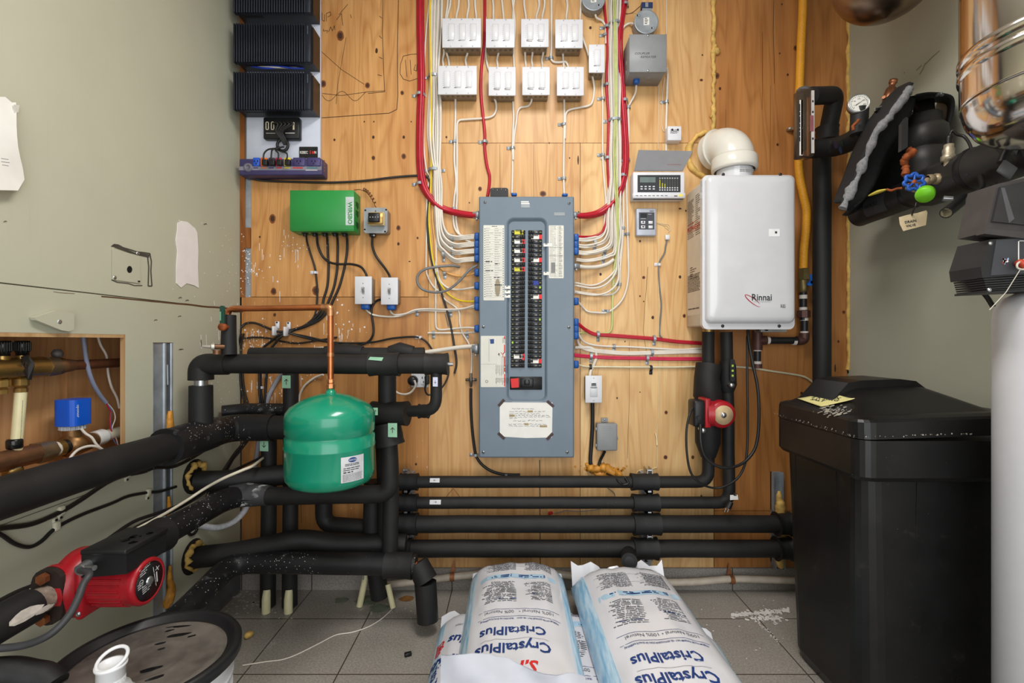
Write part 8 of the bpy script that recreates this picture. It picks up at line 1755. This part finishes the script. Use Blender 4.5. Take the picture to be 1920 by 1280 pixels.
mb = MB(); mb.lathe(SK([(.052, 0), (.052, .006), (.045, .012), (.040, .026), (.030, .034), (.030, .052), (0, .052)]), SPO, (0, 0, 1), 32); mb.build('spout_neck', mat('milky_ribbed_neck', (196, 198, 200), .4, var=.15, scale=220), t)
mb = MB(); mb.lathe(SK([(.027, 0), (.030, .004), (.030, .026), (.034, .03), (.034, .036), (.026, .036), (.024, .028), (0, .028)]), SPO+V((0, 0, .039)), (0, 0, 1), 32)
mb.tube([SPO+V((.024*math.cos(a), .024*math.sin(a)+.003, .074+.010*math.sin(a))) for a in [2*PI*k/28 for k in range(28)]], .0034, 8, closed=True); mb.build('spout_cap', mat('spout_white', (226, 226, 228), .3, var=.02), t)
mb = MB(); P = [at(-70, 1262, .92), at(0, 1262, .94), at(40, 1265, .95), at(75, 1272, .96), at(95, 1292, .955)]; mb.tube(jit(subdiv(smooth(P), .02), .006, 20), [.030]*12+[.028]*60 if False else .03, 14)
b_ = P[1]; mb.tube([b_+V((0, 0, -.02)), V((b_.x, b_.y, 0))], .028, 14); tag(mb.build('foam_offcut', FOAMD), 'black foam pipe wrap poking up beside the bucket, below the big red pump', 'pipe insulation')
# ================================================================ SALT BAGS
BAGW = mat('white_bag_film', (224, 224, 230), .22, var=.03, scale=9, coat=.3)
def bagblue():
    k = NT('sky_blue_bag_print'); k.set(.25, 0, .4)
    n1 = k.noise(k.map((60, 6, 6), (0, 0, .5)), 2.0, 3); k.color(k.ramp(n1, [(.35, rgb((140, 190, 222))), (.62, rgb((204, 226, 240)))])); return k.m
BAGB = bagblue(); BNAVY = mat('navy_bag_print', (34, 62, 124), .4); BRED = mat('red_bag_print', (214, 44, 42), .4); BPRN = mat('grey_bag_print', (92, 94, 102), .5); BBAND = mat('pale_blue_band', (176, 208, 230), .4)
def bag(name, label, X, Y, Zb, W, L, H, rot, full, off=0.0, seed=0, flapm=1, lay=0, mir=1):
    """lies with its far end at (X, Y), running toward the viewer"""
    t = thing(name, label, 'bag', (X, Y-L/2, Zb), 'bags of water softener salt' if False else None)
    cr, sr = math.cos(rot), math.sin(rot)
    def hgt(u, v):
        a = max(0.0, 1-abs(2*u/W)**3.2)**.55; e = 1.0
        q = min(v, L-v)/.11
        if q < 1: e = max(0.0, 1-(1-q)**2.4)**.6
        wr = .006*NZ.noise(V((u*16+seed, v*5, seed)))+.003*NZ.noise(V((u*60, v*10+seed, 3)))+.0016*math.sin(u*150+3*NZ.noise(V((v*8, seed, 0))))*max(0, 1-abs(v-.3)*4)
        return .010+(H-.010)*a*e+wr*min(1, a*e*1.5)
    def S(u, v, o=0.0): 
        return V((X+u*cr+v*sr, Y-v*cr+u*sr, Zb+hgt(u, v)+o))
    nu, nv = 26, 60; mb = MB(); vs = []; fs = []; ms = []
    for j in range(nv+1):
        for i in range(nu+1): 
            s = i/nu*2-1; u = W/2*math.copysign(abs(s)**.8, s); vs.append(S(u, L*j/nv))
    N = len(vs)
    for j in range(nv+1):
        for i in range(nu+1): 
            s = i/nu*2-1; u = W/2*math.copysign(abs(s)**.8, s); vs.append(V((X+u*cr+L*j/nv*sr, Y-L*j/nv*cr+u*sr, Zb+.004 if 0 < i < nu and 0 < j < nv else Zb+.009)))
    for j in range(nv):
        for i in range(nu):
            a = j*(nu+1)+i; mb.add([], []); s = (i+.5)/nu*2-1; blue = abs(s) > (.80 if mir else .84); fs.append((a, a+1, a+nu+2, a+nu+1)); ms.append(1 if blue else 0); fs.append((N+a, N+a+nu+1, N+a+nu+2, N+a+1)); ms.append(0)
    ed = [(i, i+1) for i in range(nu)]+[(nv*(nu+1)+i, nv*(nu+1)+i+1) for i in range(nu)]+[(j*(nu+1), (j+1)*(nu+1)) for j in range(nv)]+[(j*(nu+1)+nu, (j+1)*(nu+1)+nu) for j in range(nv)]
    for a, b in ed: fs.append((a, b, N+b, N+a)); ms.append(0)
    mb.v = [V(v) for v in vs]; mb.f = [list(f) for f in fs]; mb.m = ms; mb.s = [True]*len(fs)
    mb.build('sack', [BAGW, BAGB], t)
    # crimped end
    mb = MB(); n = 14; r0 = []; r1 = []
    for i in range(n+1):
        u = (i/n-.5)*W*.97; b = S(u, .002); r0.append(b+V((0, 0, -.001))); r1.append(b+V((sr*-.05+.004*math.sin(i*2.1), .05*cr*(.8+.2*math.sin(i*1.3)), flapm*(.016+.008*math.sin(i*1.7+seed)+.02*abs(i/n-.5)*2))))
    mb.add(r0+r1, [(i, i+1, i+n+2, i+n+1) for i in range(n)], 0, True); mb.add([p+V((0, 0, -.0012)) for p in r0+r1], [(i, i+1, i+n+2, i+n+1) for i in range(n)], 0, True); mb.build('crimped_end', BAGW, t)
    # printing, upside down for the viewer
    mb = MB(); random.seed(seed+5)
    T = lambda u0, v0, sc=1: (lambda x, y: S(u0-x*sc, v0+off+y*sc, .0014))
    def line(v, a=-.34, b=.34, th=.0011, m=3):
        k = 14; 
        for i in range(k): u0, u1 = W*(a+(b-a)*i/k), W*(a+(b-a)*(i+1)/k); mb.ngon([S(u0, v+off, .0012), S(u1, v+off, .0012), S(u1, v+off+th, .0012), S(u0, v+off+th, .0012)], m)
    def para(u0, v0, wdt, rows, pitch, th, m=2, ragged=.25):
        lines_print(mb, (0, 0, 0), XD, ZD, wdt, rows, -pitch, -th, m, ragged, True, fn=lambda x, y: S(u0-x, v0+off-y*-1 if False else v0+off+y, .0013))
    if lay == 0:
        if off > .03: para(W*.32, .03-off*.6, W*.3, 4, .007, .003)
        para(W*.33, .045, W*.27, 16, .0062, .0026); para(-W*.02, .045, W*.30, 16, .0062, .0026)
        line(.06), line(.112)
        for i in range(12):
            u0, u1 = W*(-.36+.72*i/12), W*(-.36+.72*(i+1)/12); mb.ngon([S(u0, .172+off, .0010), S(u1, .172+off, .0010), S(u1, .20+off, .0010), S(u0, .20+off, .0010)], 4)
        para(W*.26, .177, W*.52, 2, .010, .006, 0, .05)
        para(W*.30, .225, W*.26, 14, .0088, .0034, 2, .35); para(-W*.02, .225, W*.32, 15, .0088, .0036, 2, .3)
        para(W*.30, .30, W*.18, 1, .0088, .0055, 0, 0); para(-W*.02, .33, W*.26, 1, .0088, .0055, 0, 0)
        line(.395, th=.0016, m=0); line(.435, th=.0016, m=0)
        mb.text('100% Natural • 100% Naturel', (0, 0, 0), XD, ZD, .021, 2, 'CENTER', fn=lambda x, y: S(-x*.86, .404+off+y, .0013))
        mb.text('PREMIUM WATER SOFTENER SALT • SEL ADOUCISSEUR D\'EAU DE QUALITÉ SUPÉRIEURE', (0, 0, 0), XD, ZD, .0098, 0, 'CENTER', .02, fn=lambda x, y: S(-x*.62, .445+off+y, .0013))
        mb.text('CristalPlus', (0, 0, 0), XD, ZD, .054, 0, 'CENTER', .022, fn=lambda x, y: S(-x*.84-.02, .492+off+y, .0014))
        line(.548, -.30, .22, .001, 2)
        mb.text('CrystalPlus', (0, 0, 0), XD, ZD, .056, 0, 'CENTER', .022, fn=lambda x, y: S(-x*.84-.02, .566+off+y, .0014))
        mb.text('SIFTO', (0, 0, 0), XD, ZD, .06, 1, 'CENTER', .03, shear=.25, fn=lambda x, y: S(-x*.84-.02, .645+off+y if .645+off+y < L-.01 else L-.01, .0014)) if L > .74+off else None
    elif lay == 1:
        for (cu, cv, a_, b_) in ((-.06, .055, .034, .026), (.05, .05, .034, .026)): 
            mb.ngon([S(cu+a_*math.cos(q), cv+b_*math.sin(q), .0013) for q in [2*PI*k/18 for k in range(18)]], 5); mb.ngon([S(cu-.004+a_*.6*math.cos(q), cv+.004+b_*.5*math.sin(q), .0017) for q in [2*PI*k/18 for k in range(18)]], 0)
        ro = lambda u0, v0: (lambda x, y: S(u0-x*.93-y*.3, v0+y*.93-x*.3, .0014))
        mb.text('100% Natural • 100%', (0, 0, 0), XD, ZD, .014, 2, fn=ro(.0, .17)); mb.text('CristalPlus', (0, 0, 0), XD, ZD, .054, 0, fn=ro(.09, .26), bold=.022); mb.text('CrystalPlus', (0, 0, 0), XD, ZD, .054, 0, fn=ro(.05, .34), bold=.022)
        mb.text('Sifto', (0, 0, 0), XD, ZD, .035, 1, fn=lambda x, y: S(-.165+y, .19+x, .0014), bold=.03); mb.text('CristalPlus', (0, 0, 0), XD, ZD, .035, 0, fn=lambda x, y: S(-.165+y, .28+x, .0014), bold=.02)
    mb.build('printing', [BNAVY, BRED, BPRN, mat('mid_grey_line', (120, 122, 130), .5), BBAND, mat('violet_grey_oval', (110, 116, 150), .5)], t)
    return t
bag('salt_bag', 'lower salt bag with blue ovals printed on it', -.085, 1.775, 0, .37, .72, .125, 0.02, 1, seed=11, lay=1)
bag('salt_bag', 'lower salt bag glimpsed in the gap between the two big upper bags', .245, 1.77, 0, .31, .72, .115, 0.0, 1, seed=23, off=-.05)
bag('salt_bag', 'lower salt bag nearest the spilled salt and the black bin', .535, 1.69, 0, .36, .70, .12, -0.07, 1, seed=37)
bag('salt_bag', 'big upper salt bag with red lettering below its blue words', .022, 1.90, .118, .37, .76, .125, 0.0, 1, seed=41, flapm=.3)
bag('salt_bag', 'big upper salt bag with a tall crimped white end', .415, 1.86, .118, .375, .80, .125, 0.03, 1, off=.075, seed=59, flapm=2.0)
t = bag('salt_bag', 'nearest salt bag of which only the plain white end flap shows at the bottom edge', .01, 1.105, .118, .36, .6, .12, 0.0, 1, seed=71, lay=2, flapm=.2)
mb = MB(); n, k = 24, 8; vs = []
for j in range(k+1):
    for i in range(n+1):
        u = i/n; v = j/k; x = -.172+.352*u; top = .322-.05*u+.01*math.sin(u*7)-(.02 if u > .9 else 0)*(u-.9)*10
        z = .19+(top-.19)*v; y = 1.12+.05*v+.012*math.sin(u*9+v*4)*v+.006*NZ.noise(V((u*12, v*6, 0))); vs.append(V((x, y, z)))
N = len(vs); fs = []
for j in range(k):
    for i in range(n): a = j*(n+1)+i; fs.append((a, a+1, a+n+2, a+n+1))
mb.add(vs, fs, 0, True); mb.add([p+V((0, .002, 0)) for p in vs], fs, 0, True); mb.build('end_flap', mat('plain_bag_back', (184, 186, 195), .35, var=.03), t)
# ================================================================ FLOOR BITS
mb = MB(); random.seed(44)
for k in range(420):
    px = random.uniform(1372, 1480); py = 1149+random.gauss(0, 2.2)-(px-1425)*.09
    if random.random() < .3: px = random.gauss(1440, 18); py = 1160+random.gauss(0, 3)
    if 1370 < px < 1481: blob(mb, fz(px, py), (0, 0, 1), random.uniform(.002, .008), 0, h=.0012+random.random()*.0016)
for k in range(60): u = random.random(); blob(mb, fz(1405+u*56, 1150+u*55+random.gauss(0, 2)), (0, 0, 1), random.uniform(.001, .004), 0)
for k in range(26): blob(mb, fz(random.uniform(1310, 1470), random.uniform(1110, 1280)), (0, 0, 1), random.uniform(.001, .004), 0)
o = tag(mb.build('salt_spill', mat('white_salt', (232, 228, 222), .85)), 'white salt spilled along the tile joint beside the black bin', 'salt'); o['kind'] = 'stuff'
mb = MB(); random.seed(45)
for k in range(150): blob(mb, fz(random.gauss(470, 34), random.gauss(1130, 14)), (0, 0, 1), random.uniform(.001, .008), 0)
for k in range(40): blob(mb, fz(random.gauss(720, 30), random.gauss(1140, 10)), (0, 0, 1), random.uniform(.001, .006), 0)
o = tag(mb.build('plaster_splashes', mat('dried_plaster_splash', (196, 192, 186), .8)), 'dried white splashes on the floor tiles below the corner pipes', 'splashes'); o['kind'] = 'stuff'
mb = MB(); random.seed(46)
for (px, py, s, m_) in ((690, 1125, .05, 0), (640, 1125, .03, 0), (710, 1140, .04, 0), (762, 1122, .03, 1)):
    p = fz(px, py); mb.ngon([p+V((math.cos(q)*s, math.sin(q)*s*.8, .0007))*1.0 + V((NZ.noise(V((q, px, 0)))*s*.5, 0, 0)) for q in [2*PI*k/13 for k in range(13)]], m_)
o = tag(mb.build('floor_stain', [mat('green_verdigris_stain', (112, 122, 104), .6, var=.3, scale=40), mat('rust_stain', (128, 88, 44), .6, var=.3, scale=40)]), 'green and rusty stains on the floor below the black pipes', 'stain'); o['kind'] = 'stuff'
P = smooth([fz(735, 1142, .004), fz(715, 1160, .003), fz(690, 1175, .003), fz(660, 1185, .003), fz(630, 1190, .003), fz(600, 1205, .003), fz(560, 1225, .003), fz(530, 1236, .003), fz(500, 1240, .003), fz(455, 1247, .003)])
mb = MB(); mb.tube(P, .0022, 6); tag(mb.build('loose_wire', WCAB), 'thin white wire lying across the floor tiles beside the bucket', 'wire')
mb = MB(); p = fz(765, 1226, .006); mb.rbox((-.012, -.007, -.006), (.012, .007, .006), .002, 1, 0, Matrix.Translation(p) @ Matrix.Rotation(.4, 4, 'Z')); tag(mb.build('debris_chip', BLK), 'small black chip lying on the floor between bucket and bags', 'debris')
p = fz(466, 1190, .012); mb = MB(); mb.lathe([(0, -.012), (.012, -.008), (.016, 0), (.011, .010), (0, .014)], p, (.2, .1, 1), 9); mb.v = jit(mb.v, .006, 60); tag(mb.build('foam_crumb', SFOAM), 'crumb of yellow foam on the floor beside the bucket lid', 'debris')
# ---------------------------------------------------------------- pieces that sit on a part become sub-parts of it
SUBS = {
 'amplifier': {'heat_sink': ['printed_name']}, 'power_block': {'casing': ['outlet_outline', 'lettering']}, 'badge': {'card': ['lettering']},
 'surge_bar': {'body': ['switch', 'socket_stripe', 'coax_terminal']}, 'zone_control_box': {'casing': ['label', 'side_print']}, 'transformer': {'steel_box': ['gland', 'cover']},
 'light_switch': {'cover_plate': ['toggle'], 'wall_box': ['connector']}, 'dimmer_box': {'cover_plate': ['dimmer']}, 'junction_box': {'cover': ['sticker']},
 'repeater_box': {'lid': ['handwriting'], 'casing': ['connector']}, 'sensor_box': {}, 'lighting_controller': {'key_panel': ['display', 'keys'], 'flap': ['flap_print'], 'casing': ['indicator_row']},
 'heater_remote': {'key_panel': ['display', 'button']}, 'breaker_panel': {'cover': ['screw', 'sticker', 'circuit_directory', 'rating_label'], 'tub': ['cable_connector']},
 'taped_note': {'paper': ['handwriting', 'tape_strip']}, 'timer_switch': {'cover_plate': ['display']}, 'wall_outlet': {'cover_plate': ['socket']},
 'water_heater': {'front_cover': ['screw', 'indicator', 'lettering'], 'casing': ['side_label', 'terminal_bracket']},
 'insulated_pipe': {'pipe_run': ['arrow_label', 'dot_sticker', 'tape_label', 'tape_band', 'tape_strip'], 'swollen_riser': ['steel_lever', 'rusty_fitting'], 'cross_run': ['arrow_label', 'tape_strip', 'bolt'], 'valve_wrap': ['valve_stem', 'valve_handle']},
 'circulation_pump': {'motor_housing': ['name_plate'], 'terminal_box': ['cable_gland', 'water_drops'], 'motor_flange': ['screw']},
 'flow_meter': {'acrylic_body': ['scale', 'side_label', 'tube']}, 'drain_valve': {'hand_wheel': ['spindle'], 'body': ['cap']}, 'thermometer_gauge': {'rim': ['dial'], 'stem': ['rusty_bolt']},
 'insulation_jacket': {'outer_flap': ['fleece_edge'], 'hood_flap': ['fleece_tuft']}, 'brine_bin': {'lid': ['salt_crust']}, 'sticky_note': {'paper': ['handwriting']},
 'valve_tag': {'paper': ['handwriting']}, 'power_unit': {'front_panel': ['sticker'], 'casing': ['screw']}, 'softener_controller': {'casing': ['ledge']},
 'expansion_tank': {'shell': ['label', 'seam', 'neck']}, 'heating_manifold': {'body': ['knob', 'black_clip', 'port_nut'], 'valve_body': ['white_collar', 'actuator']},
 'bucket': {'lid': ['wet_patch', 'spout_neck', 'spout_cap']}, 'wall_plate': {'plate': ['hole', 'screw']}, 'turn_button': {'block': ['screw']}, 'paper_sheet': {'sheet': ['tape_strip']}, 'salt_bag': {'sack': ['printing']},
 'gas_valve_train': {'brass_fitting': ['lever']}, 'strut_channel': {'channel': ['spray_foam']},
}
def kind_of(o): return o.name.split('.')[0]
for top in [o for o in COL.objects if o.parent is None and kind_of(o) in SUBS]:
    kids = list(top.children)
    for pn, subs in SUBS[kind_of(top)].items():
        hosts = [k for k in kids if kind_of(k) == pn]
        if not hosts: continue
        for k in kids:
            if kind_of(k) in subs and k.parent is top:
                k.parent = hosts[0]; k.matrix_parent_inverse = Matrix.Identity(4)
